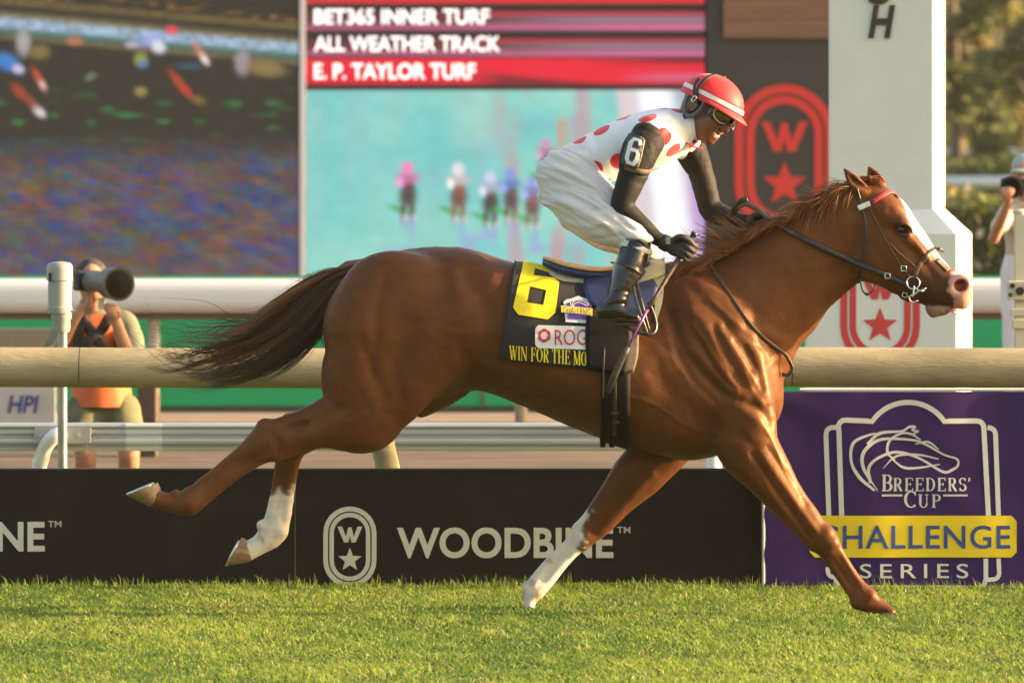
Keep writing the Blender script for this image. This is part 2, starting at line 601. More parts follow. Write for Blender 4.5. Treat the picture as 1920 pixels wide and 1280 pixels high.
def stadium(cx, cy, w, h, n=14):
    r = w / 2; s = h / 2 - r
    a = [(cx + r * math.cos(t), cy - s - r * math.sin(t)) for t in np.linspace(0, math.pi, n)]
    b = [(cx - r * math.cos(t), cy + s + r * math.sin(t)) for t in np.linspace(0, math.pi, n)]
    return a + b

def star2d(cx, cy, R):
    pts = []
    for k in range(10):
        r = R if k % 2 == 0 else R * 0.42
        t = math.pi / 2 + k * math.pi / 5
        pts.append((cx + r * math.cos(t), cy - r * math.sin(t)))
    V = [(cx, cy)] + pts
    return V, [(0, 1 + k, 1 + (k + 1) % 10) for k in range(10)]

def w2d(x0, x1, t, b, wt=0.27):
    """bold W as four overlapping-free slanted bars joined at their feet"""
    w = x1 - x0; k = wt * w
    o = [(x0, t), (x0 + .27 * w, b), (x0 + .44 * w, b), (x0 + .5 * w, b - .42 * (b - t)), (x0 + .56 * w, b), (x0 + .73 * w, b), (x1, t),
         (x1 - .19 * w, t), (x0 + .655 * w, b - .36 * (b - t)), (x0 + .565 * w, t + .05 * (b - t)), (x0 + .435 * w, t + .05 * (b - t)), (x0 + .345 * w, b - .36 * (b - t)), (x0 + .19 * w, t)]
    F = [(0, 1, 11, 12), (1, 2, 11), (2, 3, 10, 11), (3, 9, 10), (3, 4, 8, 9), (4, 5, 8), (5, 6, 7, 8)]
    return o, F

def emblem(cx, top, H, mapper, m, parent, ring=True):
    """oval badge: two stadium rings, a W and a star, as parts of the thing it is printed on"""
    W = H / 1.526
    cy = top + H / 2
    for nm, f, wd in (('outer_ring', 0.93, 0.068), ('inner_ring', 0.70, 0.062)):
        w2 = W * f; h2 = H - W * (1 - f)
        V, F = stroke2d(stadium(cx, cy, w2, h2), W * wd * 1.35, closed=True)
        link_mesh(nm, mesh_from([mapper(*p) for p in V], F), m, parent)
    V, F = w2d(cx - .24 * W, cx + .24 * W, top + .245 * H, top + .445 * H)
    link_mesh('letter_w', mesh_from([mapper(*p) for p in V], F), m, parent)
    V, F = star2d(cx, top + .665 * H, .235 * W)
    link_mesh('star', mesh_from([mapper(*p) for p in V], F), m, parent)

def two_sided_ok(o): return o

# ------------------------------------------------------------------ black advertising board
BY = 1.50
board = empty('advertising_board', (-2.0, BY, 0), label='long low black advertising board with pale lettering and oval emblem, standing in the grass', cat='advert board')
M_black = mat('board_black', (0.009, 0.0075, 0.006), 0.6, spec=0.25, color2=(0.016, 0.0135, 0.010), scale=2.2, detail=8.0, thresh=(0.34, 0.5), bump=0.05, bscale=20)
zb = P(0, 881, BY).z
xr = P(1431, 0, BY).x
seams = [-5.6, -3.42, -0.98 + 0.0, xr]
for i in range(3):
    b = MB().box(seams[i] + 0.0008, seams[i + 1] - 0.0008, BY, BY + 0.03, -0.02, zb, 0.003)
    b.build('panel', M_black, board)
cap = MB().box(-5.6, xr, BY - 0.004, BY + 0.034, zb, zb + 0.008).build('top_edge', mat('board_edge', (0.03, 0.028, 0.024), 0.4), board)
for i in range(4):
    MB().tube([(-4.6 + 1.75 * i, BY + 0.035, 0.45), (-4.6 + 1.75 * i, BY + 0.33, 0.0)], 0.012, 8).build('strut', mat('strut_steel', (0.3, 0.3, 0.3), 0.4, 0.8), board)
M_print = mat('pale_print', (0.50, 0.51, 0.46), 0.6, var=0.06, scale=20)
bm_ = lambda dy=0.0025: (lambda x, y: P(x, y, BY - dy))
text_on('letter', 'WOODBINE', (744, 1150, 988, 1046), bm_(), M_print, board, bold=0.028, space=1.02)
text_on('trade_mark', 'TM', (1157, 1182, 987, 999), bm_(), M_print, board, bold=0.005)
emblem(656, 950, 149, bm_(), M_print, board)
text_on('letter', 'WOODBINE', (-322, 84, 977, 1034), bm_(), M_print, board, bold=0.028, space=1.02)
text_on('trade_mark', 'TM', (90, 115, 976, 988), bm_(), M_print, board, bold=0.005)
emblem(-410, 940, 149, bm_(), M_print, board)

# ------------------------------------------------------------------ wooden rail
RY = 1.72
rz = P(0, 689, RY).z; rr = M_(37.5, RY)
rail = empty('track_rail', (0, RY, 0), label='thick weathered tan running rail on round posts behind the black board', cat='rail')
M_wood = mat('rail_tan', (0.38, 0.315, 0.185), 0.65, color2=(0.25, 0.215, 0.12), scale=3.2, stretch=(0.6, 1.6, 2.4), bump=0.3, bscale=40, thresh=(0.36, 0.58), detail=8)
M_band = mat('rail_band', (0.29, 0.245, 0.14), 0.55, var=0.1)
js = [-7.0, P(150, 0, RY).x, P(1484, 0, RY).x, 6.0]
for a, b in zip(js[:-1], js[1:]):
    n = 24
    ts = np.linspace(a + 0.002, b - 0.002, n)
    MB().tube([(t, RY + 0.002 * math.sin(3 * t), rz + 0.003 * math.sin(1.7 * t)) for t in ts], rr, 28, up=(0, 0, 1)).build('rail_section', M_wood, rail, auto=40)
for px_ in (-640, 722, 2080):
    q = P(px_, 700, RY + 0.06)
    MB().tube([(q.x + 0.09, RY + 0.10, -0.02), (q.x + 0.06, RY + 0.10, 0.3), (q.x - 0.01, RY + 0.08, 0.62), (q.x - 0.03, RY + 0.03, rz - rr * 0.6)], [0.055, 0.055, 0.054, 0.052], 16).build('post', M_wood, rail, smooth=True)

# ------------------------------------------------------------------ purple banner
banner = empty('banner', (P(1690, 0, 1.4).x, 1.4, 0), label='purple cloth banner with white crest and yellow strip, hung from the rail', cat='banner')
BX0, BX1 = P(1434, 0, 1.4).x, P(2110, 0, 1.4).x
BZ0, BZ1 = 0.015, P(0, 734, 1.4).z
def banner_y(x, z):
    u, v = (x - BX0) / (BX1 - BX0), (BZ1 - z) / (BZ1 - BZ0)
    y = 1.40
    y += 0.012 * math.exp(-((v * 1.1 + 0.02 - u * 1.15) / 0.10) ** 2) * math.exp(-v * 1.2) * -1
    y += 0.010 * math.exp(-((v * 1.2 - 0.10 - u * 0.75) / 0.09) ** 2) * math.exp(-v * 1.5)
    y += 0.006 * math.sin(11 * u + 2.0 * v) * (1 - 0.5 * v) + 0.004 * math.sin(23 * u - 3 * v)
    y -= 0.02 * v
    return y
nx, nz_ = 110, 60
vs, fs = [], []
for j in range(nz_ + 1):
    for i in range(nx + 1):
        x = BX0 + (BX1 - BX0) * i / nx; z = BZ0 + (BZ1 - BZ0) * j / nz_
        if i == 0: x += 0.004 * math.sin(j * 0.5)
        vs.append((x, banner_y(x, z), z))
for j in range(nz_):
    for i in range(nx):
        a = j * (nx + 1) + i
        fs.append((a, a + 1, a + nx + 2, a + nx + 1))
M_purple = mat('banner_purple', srgb(58, 35, 92), 0.8, var=0.10, scale=4, bump=0.15, bscale=400, spec=0.2)
MB().add(vs, fs).build('cloth', M_purple, banner, smooth=True)
def bmap(dy):
    def f(x, y):
        p = P(x, y, 1.39)
        return (p.x, banner_y(p.x, p.z) - dy, p.z)
    return f
M_white = mat('banner_white', (0.62, 0.62, 0.60), 0.6, var=0.05, scale=15)
M_yellow = mat('banner_yellow', srgb(222, 196, 20), 0.6, var=0.05, scale=15)
M_blue = mat('banner_blue', srgb(44, 72, 140), 0.6, var=0.05)
MB().tube([(P(1500, 0, 1.43).x, 1.43, BZ1 + 0.008), (BX1, 1.43, BZ1 + 0.008)], 0.007, 10).build('hanging_rod', mat('rod_white', (0.8, 0.79, 0.75), 0.4), banner)
MB().tube([(BX0 - 0.006, 1.41, 0), (BX0 - 0.006, 1.41, 0.52)], 0.007, 10).build('edge_rod', mat('rod_grey', (0.45, 0.45, 0.45), 0.4), banner)
def line_on(name, pts, w, mp, m, par, sub=6, closed=False):
    c = catmull(pts, sub) if sub > 1 else np.array(pts, float)
    ww = np.interp(np.linspace(0, 1, len(c)), np.linspace(0, 1, len(w)), w) if hasattr(w, '__len__') else w
    V, F = stroke2d(c, ww if hasattr(ww, '__len__') else w, closed)
    return link_mesh(name, mesh_from([mp(*p) for p in V], F), m, par)
def arc(cx, cy, r, a0, a1, n=8):
    return [(cx + r * math.cos(math.radians(a)), cy - r * math.sin(math.radians(a))) for a in np.linspace(a0, a1, n)]
# crest outline
o1 = bmap(0.004)
inner = [(1578, 966)] + [(1573, 810)] + arc(1585, 800, 13, 180, 90, 6) + [(1628, 789)] + arc(1703, 836, 82, 146, 34, 16) + [(1778, 789)] + [(1822, 789)] + arc(1832, 802, 13, 90, 0, 6) + [(1853, 966)]
line_on('crest_outline', inner, 9.5, o1, M_white, banner, sub=1)
line_on('crest_outline', [(1848, 1046), (1848, 1085)] + arc(1833, 1087, 14, 0, -90, 5) + [(1640, 1100), (1585, 1100)] + arc(1580, 1086, 13, -90, -180, 5) + [(1566, 1046)], 8.5, o1, M_white, banner, sub=1)
line_on('crest_outline', [(1554, 966), (1549, 822)] + arc(1561, 813, 12, 180, 90, 5) + [(1568, 801)], 9.0, o1, M_white, banner, sub=1)
line_on('crest_outline', [(1852, 801)] + arc(1855, 814, 12, 80, 0, 5) + [(1872, 966)], 9.0, o1, M_white, banner, sub=1)
line_on('crest_outline', [(1872, 1046), (1873, 1072)] + arc(1862, 1074, 11, 0, -90, 5) + [(1851, 1086)], 8.0, o1, M_white, banner, sub=1)
line_on('crest_outline', [(1552, 1062)] + arc(1563, 1070, 11, 180, 270, 5) + [(1567, 1081)], 8.0, o1, M_white, banner, sub=1)
# yellow strip with its word
o2 = bmap(0.007)
def rrect(x0, x1, t, b, r, n=5):
    return arc(x1 - r, t + r, r, 90, 0, n) + arc(x1 - r, b - r, r, 0, -90, n) + arc(x0 + r, b - r, r, -90, -180, n) + arc(x0 + r, t + r, r, 180, 90, n)
def strip_grid(x0, x1, t, b, mp, m, par, name, k=40):
    V, F = [], []
    for i in range(k + 1):
        x = x0 + (x1 - x0) * i / k
        e = min(x - x0, x1 - x); r = 10
        dz = 0 if e >= r else r - math.sqrt(max(r * r - (r - e) ** 2, 0))
        V += [mp(x, t + dz), mp(x, b - dz)]
    for i in range(k): F.append((2 * i, 2 * i + 1, 2 * i + 3, 2 * i + 2))
    return link_mesh(name, mesh_from(V, F), m, par)
strip_grid(1518, 1906, 966, 1044, o2, M_yellow, banner, 'yellow_strip')
text_on('letter', 'CHALLENGE', (1532, 1894, 984, 1028), bmap(0.010), M_blue, banner, bold=0.012, space=1.08)
text_on('letter', 'SERIES', (1612, 1815, 1056, 1083), o1, M_white, banner, bold=0.005, space=1.42)
# horse-head emblem drawn as tapering lines
hh = [([(1640, 919), (1612, 895), (1596, 865), (1600, 830), (1630, 815), (1650, 812)], [4, 7, 5, 6, 4, 2]),
      ([(1646, 920), (1620, 880), (1618, 850), (1640, 828), (1668, 822), (1720, 826), (1745, 838)], [1, 6, 7, 6, 5, 4, 2]),
      ([(1632, 905), (1628, 880), (1640, 862), (1672, 848), (1700, 850), (1730, 862), (1768, 884), (1786, 880), (1796, 872), (1794, 860), (1770, 852), (1740, 835), (1720, 826)], [6, 6, 5, 5, 5, 4, 5, 5, 4, 4, 3, 4, 4]),
      ([(1626, 832), (1650, 812), (1690, 808), (1705, 800), (1716, 800), (1710, 806), (1722, 808), (1712, 814), (1726, 824)], [5, 6, 4, 5, 4, 3, 3, 3, 3]),
      ([(1655, 878), (1680, 855), (1720, 852), (1760, 860)], [1, 4, 4, 2]), ([(1678, 862), (1664, 848), (1668, 826), (1690, 812), (1710, 814), (1726, 824)], [2, 5, 5, 4, 4, 2]),
      ([(1672, 860), (1695, 876), (1725, 876), (1762, 870)], [2, 5, 4, 2]), ([(1716, 832), (1740, 828), (1760, 842)], [2, 4, 2])]
for pts, w in hh:
    line_on('emblem_line', pts, w, o1, M_white, banner)

# serif lettering from strokes: (x0,y0,x1,y1,weight) in a unit cell, curves as arcs
def serif_glyph(ch):
    T, N_ = 0.17, 0.065
    L = []
    def bar(x0, y0, x1, y1, w): L.append(([(x0, y0), (x1, y1)], [w, w]))
    def ser(x, y, half=0.15): L.append(([(x - half, y), (x + half, y)], [N_, N_]))
    def bow(cx, cy, rx, ry, a0, a1, wt=T, n=14):
        pts, ws = [], []
        for a in np.linspace(a0, a1, n):
            t = math.radians(a)
            pts.append((cx + rx * math.cos(t), cy + ry * math.sin(t)))
            ws.append(N_ + (wt - N_) * abs(math.cos(t)) ** 1.3)
        L.append((pts, ws))
    w = 0.8
    if ch == 'I': bar(.2, 0, .2, 1, T); ser(.2, .03); ser(.2, .97); w = .4
    elif ch == 'N': bar(.15, 0, .15, 1, N_); bar(.15, .98, .75, .02, T); bar(.75, 0, .75, 1, N_); ser(.15, .03, .13); ser(.15, .97, .13); ser(.75, .97, .13); w = .9
    elif ch == 'W': bar(.12, 1, .38, 0, T); bar(.38, 0, .58, .95, N_); bar(.55, 1, .80, 0, T); bar(.80, 0, 1.02, .97, N_); ser(.13, .97, .13); ser(.55, .97, .12); ser(1.02, .97, .12); w = 1.14
    elif ch == 'M': bar(.15, 0, .15, 1, N_); bar(.17, 1, .5, .05, T); bar(.5, .05, .83, 1, N_); bar(.85, 0, .85, 1, T); ser(.15, .03, .13); ser(.85, .03, .15); ser(.15, .97, .12); ser(.85, .97, .13); w = 1.0
    elif ch in 'FE':
        bar(.2, 0, .2, 1, T); ser(.2, .03); bar(.08, .97, .68, .97, N_); bar(.68, 1, .68, .78, N_); bar(.2, .52, .52, .52, N_); bar(.52, .64, .52, .40, N_)
        if ch == 'E': bar(.08, .03, .7, .03, N_); bar(.7, 0, .7, .24, N_)
        w = .74
    elif ch == 'O': bow(.45, .5, .34, .47, 0, 360, T, 28); w = .9
    elif ch == 'C': bow(.45, .5, .34, .47, 45, 315, T, 22); bar(.70, .98, .70, .72, N_); w = .8
    elif ch == 'G': bow(.45, .5, .34, .47, 45, 315, T, 22); bar(.70, .44, .70, .06, T * .8); w = .85
    elif ch == 'T': bar(.35, 0, .35, 1, T); ser(.35, .03); bar(.03, .97, .67, .97, N_); bar(.03, 1, .03, .78, N_); bar(.67, 1, .67, .78, N_); w = .72
    elif ch == 'H': bar(.2, 0, .2, 1, T); bar(.72, 0, .72, 1, T); bar(.2, .5, .72, .5, N_); [ser(x, y, .14) for x in (.2, .72) for y in (.03, .97)]; w = .92
    elif ch in 'RPBD':
        bar(.2, 0, .2, 1, T); ser(.2, .03); bar(.06, .97, .4, .97, N_)
        if ch == 'D': bow(.38, .5, .34, .47, -90, 90); bar(.06, .03, .4, .03, N_); w = .82
        else:
            bow(.4, .74, .22, .23, -90, 90); bar(.2, .51, .42, .51, N_)
            if ch == 'R': bar(.40, .5, .70, 0, T); ser(.72, .03, .08); w = .80
            if ch == 'B': bow(.4, .27, .26, .24, -90, 90); bar(.2, .03, .42, .03, N_); w = .74
            if ch == 'P': w = .68
    elif ch == 'S': bow(.33, .74, .23, .23, 20, 250, T * .9); bow(.33, .27, .24, .24, 90, -160, T * .9); bar(.55, .98, .55, .74, N_); bar(.10, .02, .10, .26, N_); w = .66
    elif ch == 'U': bar(.2, .3, .2, 1, T); bar(.68, .3, .68, 1, N_); bow(.44, .32, .24, .30, 180, 360, T * .8); ser(.2, .97, .14); ser(.68, .97, .12); w = .86
    elif ch == "'": bar(.12, 1, .08, .72, T * .8); w = .24
    elif ch == ' ': w = .38
    return L, w

def serif_on(name, s, box, mp, m, par, small=None, cut=None, wt=1.0):
    """small: scale of the letters after the first of each word (small capitals)"""
    x = 0; items = []; first = True
    for ch in s:
        L, w = serif_glyph(ch)
        k = 1.0 if (first or small is None) else small
        items.append((x, k, L)); x += w * (k if k == 1 else k * 1.12) + 0.03
        first = ch == ' '
    x0, x1, t, b = box; sx = (x1 - x0) / x; sy = b - t
    lay = 0; out = None
    for gx, k, L in items:
        V, F = [], []
        for pts, ws in L:
            q = np.array([(x0 + (gx + px_ * k) * sx, b - py_ * k * sy) for px_, py_ in pts])
            if cut is not None and q[:, 0].min() > cut: continue
            if cut is not None: q[:, 0] = np.minimum(q[:, 0], cut)
            lay += 1
            vv, ff = stroke2d(q, [ww * k * wt * 0.5 * (sx + sy) for ww in ws])
            base_ = len(V)
            V += [mp(*p, 0.00012 * (lay % 4)) for p in vv]; F += [tuple(i + base_ for i in f) for f in ff]
        if V: out = link_mesh(name, mesh_from(V, F), m, par)
    return out
def bmap_lay(dy):
    f = bmap(dy)
    def g(x, y, e=0.0):
        p = f(x, y); return (p[0], p[1] - e, p[2])
    return g
serif_on('letter', "BREEDERS'", (1652, 1822, 889, 920), bmap_lay(0.004), M_white, banner, small=0.8)
serif_on('letter', 'CUP', (1694, 1766, 920, 951), bmap_lay(0.004), M_white, banner, small=0.8)
line_on('emblem_line', [(1653, 928), (1692, 928)], 3.5, o1, M_white, banner, sub=1)
line_on('emblem_line', [(1768, 928), (1814, 928)], 3.5, o1, M_white, banner, sub=1)

# ------------------------------------------------------------------ grey sensor post
SY = 2.6
sp = P(112, 0, SY).x
def zz(py, Y): return P(0, py, Y).z
sensor = empty('sensor_post', (sp, SY, 0), label='slim grey pole carrying a ribbed grey canister in front of the crouching photographer', cat='sensor post')
M_pvc = mat('canister_grey', (0.26, 0.28, 0.265), 0.45, var=0.08, scale=6, bump=0.05)
R_ = lambda k: M_(k, SY)
MB().lathe([(R_(9), -0.02), (R_(9), zz(616, SY))], sp + R_(5), SY, 18).build('pole', mat('galvanised', (0.36, 0.38, 0.38), 0.35, 0.7, var=0.15, scale=10), sensor, auto=40)
MB().lathe([(R_(15), zz(622, SY)), (R_(17), zz(616, SY)), (R_(17), zz(600, SY)), (R_(19), zz(597, SY)), (R_(19), zz(588, SY))], sp + R_(3), SY, 28).build('collar', M_pvc, sensor, auto=35)
MB().lathe([(R_(22.5), zz(588, SY) + 0.001), (R_(23.5), zz(585, SY)), (R_(23.5), zz(576, SY)), (R_(22), zz(574, SY)), (R_(22), zz(526, SY))], sp, SY, 32).build('canister', M_pvc, sensor, auto=35)
MB().lathe([(R_(24.5), zz(526, SY) + 0.001), (R_(24.5), zz(504, SY)), (R_(23.5), zz(497, SY)), (R_(20), zz(493, SY)), (R_(10), zz(490.5, SY)), (0.002, zz(490, SY))], sp, SY, 32).build('cap', M_pvc, sensor, auto=45)
MB().box(P(93, 0, SY).x, P(97, 0, SY).x, SY - R_(23), SY - R_(17.5), zz(527, SY), zz(511, SY)).build('slot', mat('slot_dark', (0.01, 0.01, 0.01), 0.7), sensor)
MB().tube([(sp + R_(20), SY - 0.02, zz(583, SY)), (sp + R_(29), SY - 0.02, zz(583, SY))], 0.006, 8).build('bolt', M_pvc, sensor)

# second device by the other photographer
TY = 4.2
tx = P(1913, 0, TY).x
M_cream = mat('device_cream', (0.50, 0.46, 0.36), 0.5, var=0.08)
M_dark = mat('dark_plastic', (0.012, 0.012, 0.012), 0.5)
timer = empty('timing_device', (tx, TY, 0), label='cream coloured post with knobbed control box beside the standing photographer', cat='timing device')
MB().box(tx - M_(11, TY), tx + M_(11, TY), TY - .035, TY + .035, 0, zz(402, TY), .004).build('post', M_cream, timer)
MB().lathe([(M_(13, TY), zz(404, TY)), (M_(14, TY), zz(400, TY)), (M_(14, TY), zz(396, TY)), (M_(9, TY), zz(392, TY))], tx, TY, 20).build('cap', M_cream, timer, auto=40)
MB().box(tx - M_(26, TY), tx + M_(26, TY), TY - .075, TY - .036, zz(562, TY), zz(526, TY), .006).build('control_box', M_cream, timer)
for kx, ky, kr in ((-17, 535, 5), (-3, 545, 8), (14, 538, 6), (-21, 552, 4)):
    c = P(1913 + kx, ky, TY)
    MB().tube([(c.x, TY - .078, c.z), (c.x, TY - .092, c.z)], [M_(kr, TY), M_(kr * .85, TY)], 14).build('knob', M_dark, timer)
for y0, y1, w in ((592, 578, 20), (616, 598, 17)):
    MB().box(tx - M_(w, TY), tx + M_(w, TY), TY - .055, TY - .036, zz(y0, TY), zz(y1, TY), .005).build('clamp', M_cream, timer)

# ------------------------------------------------------------------ low metal guard rail
GY = 3.2
def gz(py): return zz(py, GY)
guard = empty('guard_rail', (0, GY, 0), label='low ribbed aluminium guard rail on white posts in front of the dirt track', cat='guard rail')
M_alu = mat('aluminium', (0.52, 0.54, 0.55), 0.42, 0.55, var=0.07, scale=3, stretch=(0.3, 1, 6), bump=0.03)
prof = [(0.0, 845), (-.012, 845), (-.018, 842), (-.018, 838), (-.006, 836), (-.006, 833.5), (-.026, 831), (-.030, 827), (-.026, 822), (-.008, 820), (-.008, 816), (-.022, 813), (-.024, 807), (-.020, 803.5),
        (-.034, 802), (-.040, 798), (-.036, 794), (-.024, 792), (.0, 792)]
def extr(profile, x0, x1, Y, name, m, par, dy=0.0):
    V = [(x, Y + p[0] + dy, zz(p[1], Y)) for x in (x0, x1) for p in profile]
    n = len(profile)
    F = [(i, (i + 1) % n, n + (i + 1) % n, n + i) for i in range(n)] + [tuple(range(n)), tuple(range(2 * n - 1, n - 1, -1))]
    return MB().add(V, F).build(name, m, par, auto=50)
gs = [-7, P(165, 0, GY).x, P(1650, 0, GY).x, 7]
for a, b in zip(gs[:-1], gs[1:]): extr(prof, a + .001, b - .001, GY, 'rail_section', M_alu, guard)
extr([(p[0] - .004, p[1]) for p in prof[:-1]] + [(-.004, 792)], P(236, 0, GY).x, P(304, 0, GY).x, GY, 'splice_plate', mat('aluminium_light', (0.66, 0.68, 0.68), 0.4, 0.4), guard)
MB().box(P(66, 0, GY).x, P(172, 0, GY).x, GY - .048, GY - .042, gz(830), gz(800), .002).build('bracket', mat('bracket_grey', (0.42, 0.42, 0.38), 0.5, 0.3), guard)
for bx in (78, 120, 148):
    c = P(bx, 815, GY); MB().tube([(c.x, GY - .048, c.z), (c.x, GY - .055, c.z)], M_(4, GY), 10).build('bolt', M_alu, guard)
M_wpost = mat('post_white', (0.72, 0.74, 0.76), 0.4, var=0.05)
for px_ in (72, 1340, 2600, -1190):
    x = P(px_, 0, GY).x
    if px_ == 72:
        pts = [(x, GY + .03, -0.02), (x, GY + .03, gz(890)), (x + M_(6, GY), GY + .0, gz(860)), (x + M_(16, GY), GY - .04, gz(834)), (x + M_(30, GY), GY - .075, gz(818)), (x + M_(42, GY), GY - .07, gz(812))]
        pts = catmull([tuple(p) for p in pts], 5)
        MB().tube(pts, M_(14, GY), 16, up=(0, 1, 0)).build('post', M_wpost, guard, smooth=True)
    else:
        MB().tube([(x, GY + .05, -0.02), (x, GY + .05, gz(815))], M_(14, GY), 16).build('post', M_wpost, guard, smooth=True)

# ------------------------------------------------------------------ far white rail
WY = 17.0
white_rail = empty('white_rail', (0, WY, 0), label='broad white outer rail in front of the green hoarding', cat='rail')
M_wr = mat('rail_white', (0.58, 0.60, 0.62), 0.35, var=0.05, scale=1, stretch=(0.4, 1, 5))
wc = (zz(522, WY) + zz(586, WY)) / 2; wh = (zz(522, WY) - zz(586, WY)) / 2
pf = []
for t in np.linspace(0, 2 * math.pi, 26)[:-1]:
    pf.append((0.16 * math.copysign(abs(math.cos(t)) ** .6, math.cos(t)), wc + wh * math.copysign(abs(math.sin(t)) ** .6, math.sin(t))))
for a, b in ((-14, -2.9), (-2.897, 3.6), (3.603, 14)):
    V = [(x, WY + p[0], p[1]) for x in (a, b) for p in pf]; n = len(pf)
    MB().add(V, [(i, (i + 1) % n, n + (i + 1) % n, n + i) for i in range(n)] + [tuple(range(n)), tuple(range(2 * n - 1, n - 1, -1))]).build('rail_section', M_wr, white_rail, auto=40)
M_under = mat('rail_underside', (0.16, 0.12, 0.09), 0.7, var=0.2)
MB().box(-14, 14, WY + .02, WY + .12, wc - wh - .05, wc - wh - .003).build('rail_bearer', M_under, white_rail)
for k in range(-3, 4):
    px_ = 287 + 690 * k
    x = P(px_, 0, WY).x
    MB().tube([(x, WY + .07, 0), (x, WY + .07, wc - wh - .051)], 0.045, 14).build('post', mat('post_tan', (0.45, 0.38, 0.30), 0.6, var=0.15), white_rail, smooth=True)

# green hoarding
hoard = empty('green_hoarding', (0, 18.6, 0), label='plain bright green hoarding panels behind the broad white rail', cat='hoarding')
M_green = mat('hoarding_green', srgb(0, 150, 96), 0.55, var=0.05, scale=1.5)
HY = 18.6
for k in range(-3, 4):
    x0, x1 = P(905 + 1040 * k, 0, HY).x, P(905 + 1040 * (k + 1), 0, HY).x
    MB().box(x0 + .012, x1 - .012, HY, HY + .04, .055, 1.02, .004).build('panel', M_green, hoard)
    MB().box(x0 - .011, x0 + .011, HY - .01, HY + .05, 0, 1.04).build('upright', mat('upright_dark', (0.05, 0.06, 0.05), 0.6), hoard)
MB().box(-13, 13, HY + .005, HY + .035, 0.008, .054).build('kick_board', mat('kick_dark', (0.04, 0.05, 0.045), 0.7), hoard)

# white notice with blue letters
NY = 15.5
notice = empty('notice_panel', (P(20, 0, NY).x, NY, 0), label='pale grey notice panel with blue letters beyond the grey sensor pole', cat='notice')
M_notice = mat('notice_grey', (0.36, 0.36, 0.35), 0.6, var=0.05)
MB().box(P(-190, 0, NY).x, P(104, 0, NY).x, NY, NY + .04, .02, zz(700, NY), .004).build('panel', M_notice, notice)
MB().box(P(-190, 0, NY).x, P(104, 0, NY).x, NY, NY + .04, zz(700, NY) + .002, zz(616, NY), .004).build('top_panel', mat('notice_beige', (0.20, 0.165, 0.12), 0.7, var=0.08), notice)
text_on('letter', 'HPI', (14, 74, 741, 774), lambda x, y: P(x, y, NY - .004), mat('notice_blue', srgb(58, 62, 120), 0.6), notice, bold=0.03, shear=0.2)
text_on('letter', 'B', (78, 100, 741, 774), lambda x, y: P(x, y, NY - .004), mat('notice_faded', (0.36, 0.35, 0.34), 0.6), notice, bold=0.03, shear=0.2)
crate_x = P(277, 0, 12.5).x
cr = MB().box(crate_x - .06, crate_x + .06, 12.4, 12.6, 0, zz(728, 12.5) + .1, .008).build('post_stub', mat('stub_brown', (0.07, 0.045, 0.032), 0.8, var=0.2))
MB().box(crate_x - .068, crate_x + .068, 12.39, 12.61, zz(728, 12.5) + .102, zz(728, 12.5) + .13, .006).build('cap', mat('stub_cap', (0.09, 0.06, 0.04), 0.8), cr)
tag(cr, 'short dark brown post just behind the crouching photographer', 'post')

# ------------------------------------------------------------------ finish post
FY = 7.0
fin_c = P(1664, 0, FY + .25)
finish = empty('finish_post', (fin_c.x, FY + .25, 0), label='white tapered finishing post with dark vertical letters and red oval emblem', cat='finish post')
M_post = mat('post_paint', (0.66, 0.665, 0.64), 0.55, var=0.04, scale=3, bump=0.04, bscale=30)
ang = math.radians(-10)
ca, sa = math.cos(ang), math.sin(ang)
def fp(lx, ly, z):
    """local post coordinates: lx along the front face, ly outwards from the camera side (negative = towards the camera)"""
    return (fin_c.x + lx * ca - ly * sa, FY + .25 + lx * sa + ly * ca, z)
def front_lx(px, hd):
    """local x of the point of the front face (local depth -hd) seen at photo column px"""
    lo, hi = -2.0, 2.0
    for _ in range(50):
        mid_ = (lo + hi) / 2
        x, y, z = fp(mid_, -hd, 0)
        if 960 + x * FPX / (CAM_D + y) < px: lo = mid_
        else: hi = mid_
    return lo
UH, BH = 0.24, 0.345          # half depth of shaft and base
ux0, ux1 = front_lx(1553, UH), front_lx(1753, UH)
bx0, bx1 = front_lx(1509, BH), front_lx(1797, BH)
z_a, z_b = zz(391, FY), zz(438, FY)
def ring(x0, x1, hd, z, ch=.012):
    return [(x0 + ch, -hd, z), (x1 - ch, -hd, z), (x1, -hd + ch, z), (x1, hd - ch, z), (x1 - ch, hd, z), (x0 + ch, hd, z), (x0, hd - ch, z), (x0, -hd + ch, z)]
def stack(rings, name, m, par):
    V = [fp(*p) for r in rings for p in r]; n = 8; F = []
    for i in range(len(rings) - 1):
        F += [(i * n + k, i * n + (k + 1) % n, (i + 1) * n + (k + 1) % n, (i + 1) * n + k) for k in range(n)]
    F += [tuple(range(n)), tuple((len(rings) - 1) * n + k for k in range(n))]
    return MB().add(V, F).build(name, m, par)
stack([ring(bx0, bx1, BH, 0), ring(bx0, bx1, BH, z_b), ring(ux0, ux1, UH, z_a - .001)], 'base', M_post, finish)
stack([ring(ux0 + .001, ux1 - .001, UH - .001, z_a), ring(ux0 + .001, ux1 - .001, UH - .001, 6.2)], 'shaft', M_post, finish)
stack([ring(ux0 - .06, ux1 + .06, UH + .06, 6.201), ring(ux0 - .06, ux1 + .06, UH + .06, 6.36)], 'cap', M_post, finish)
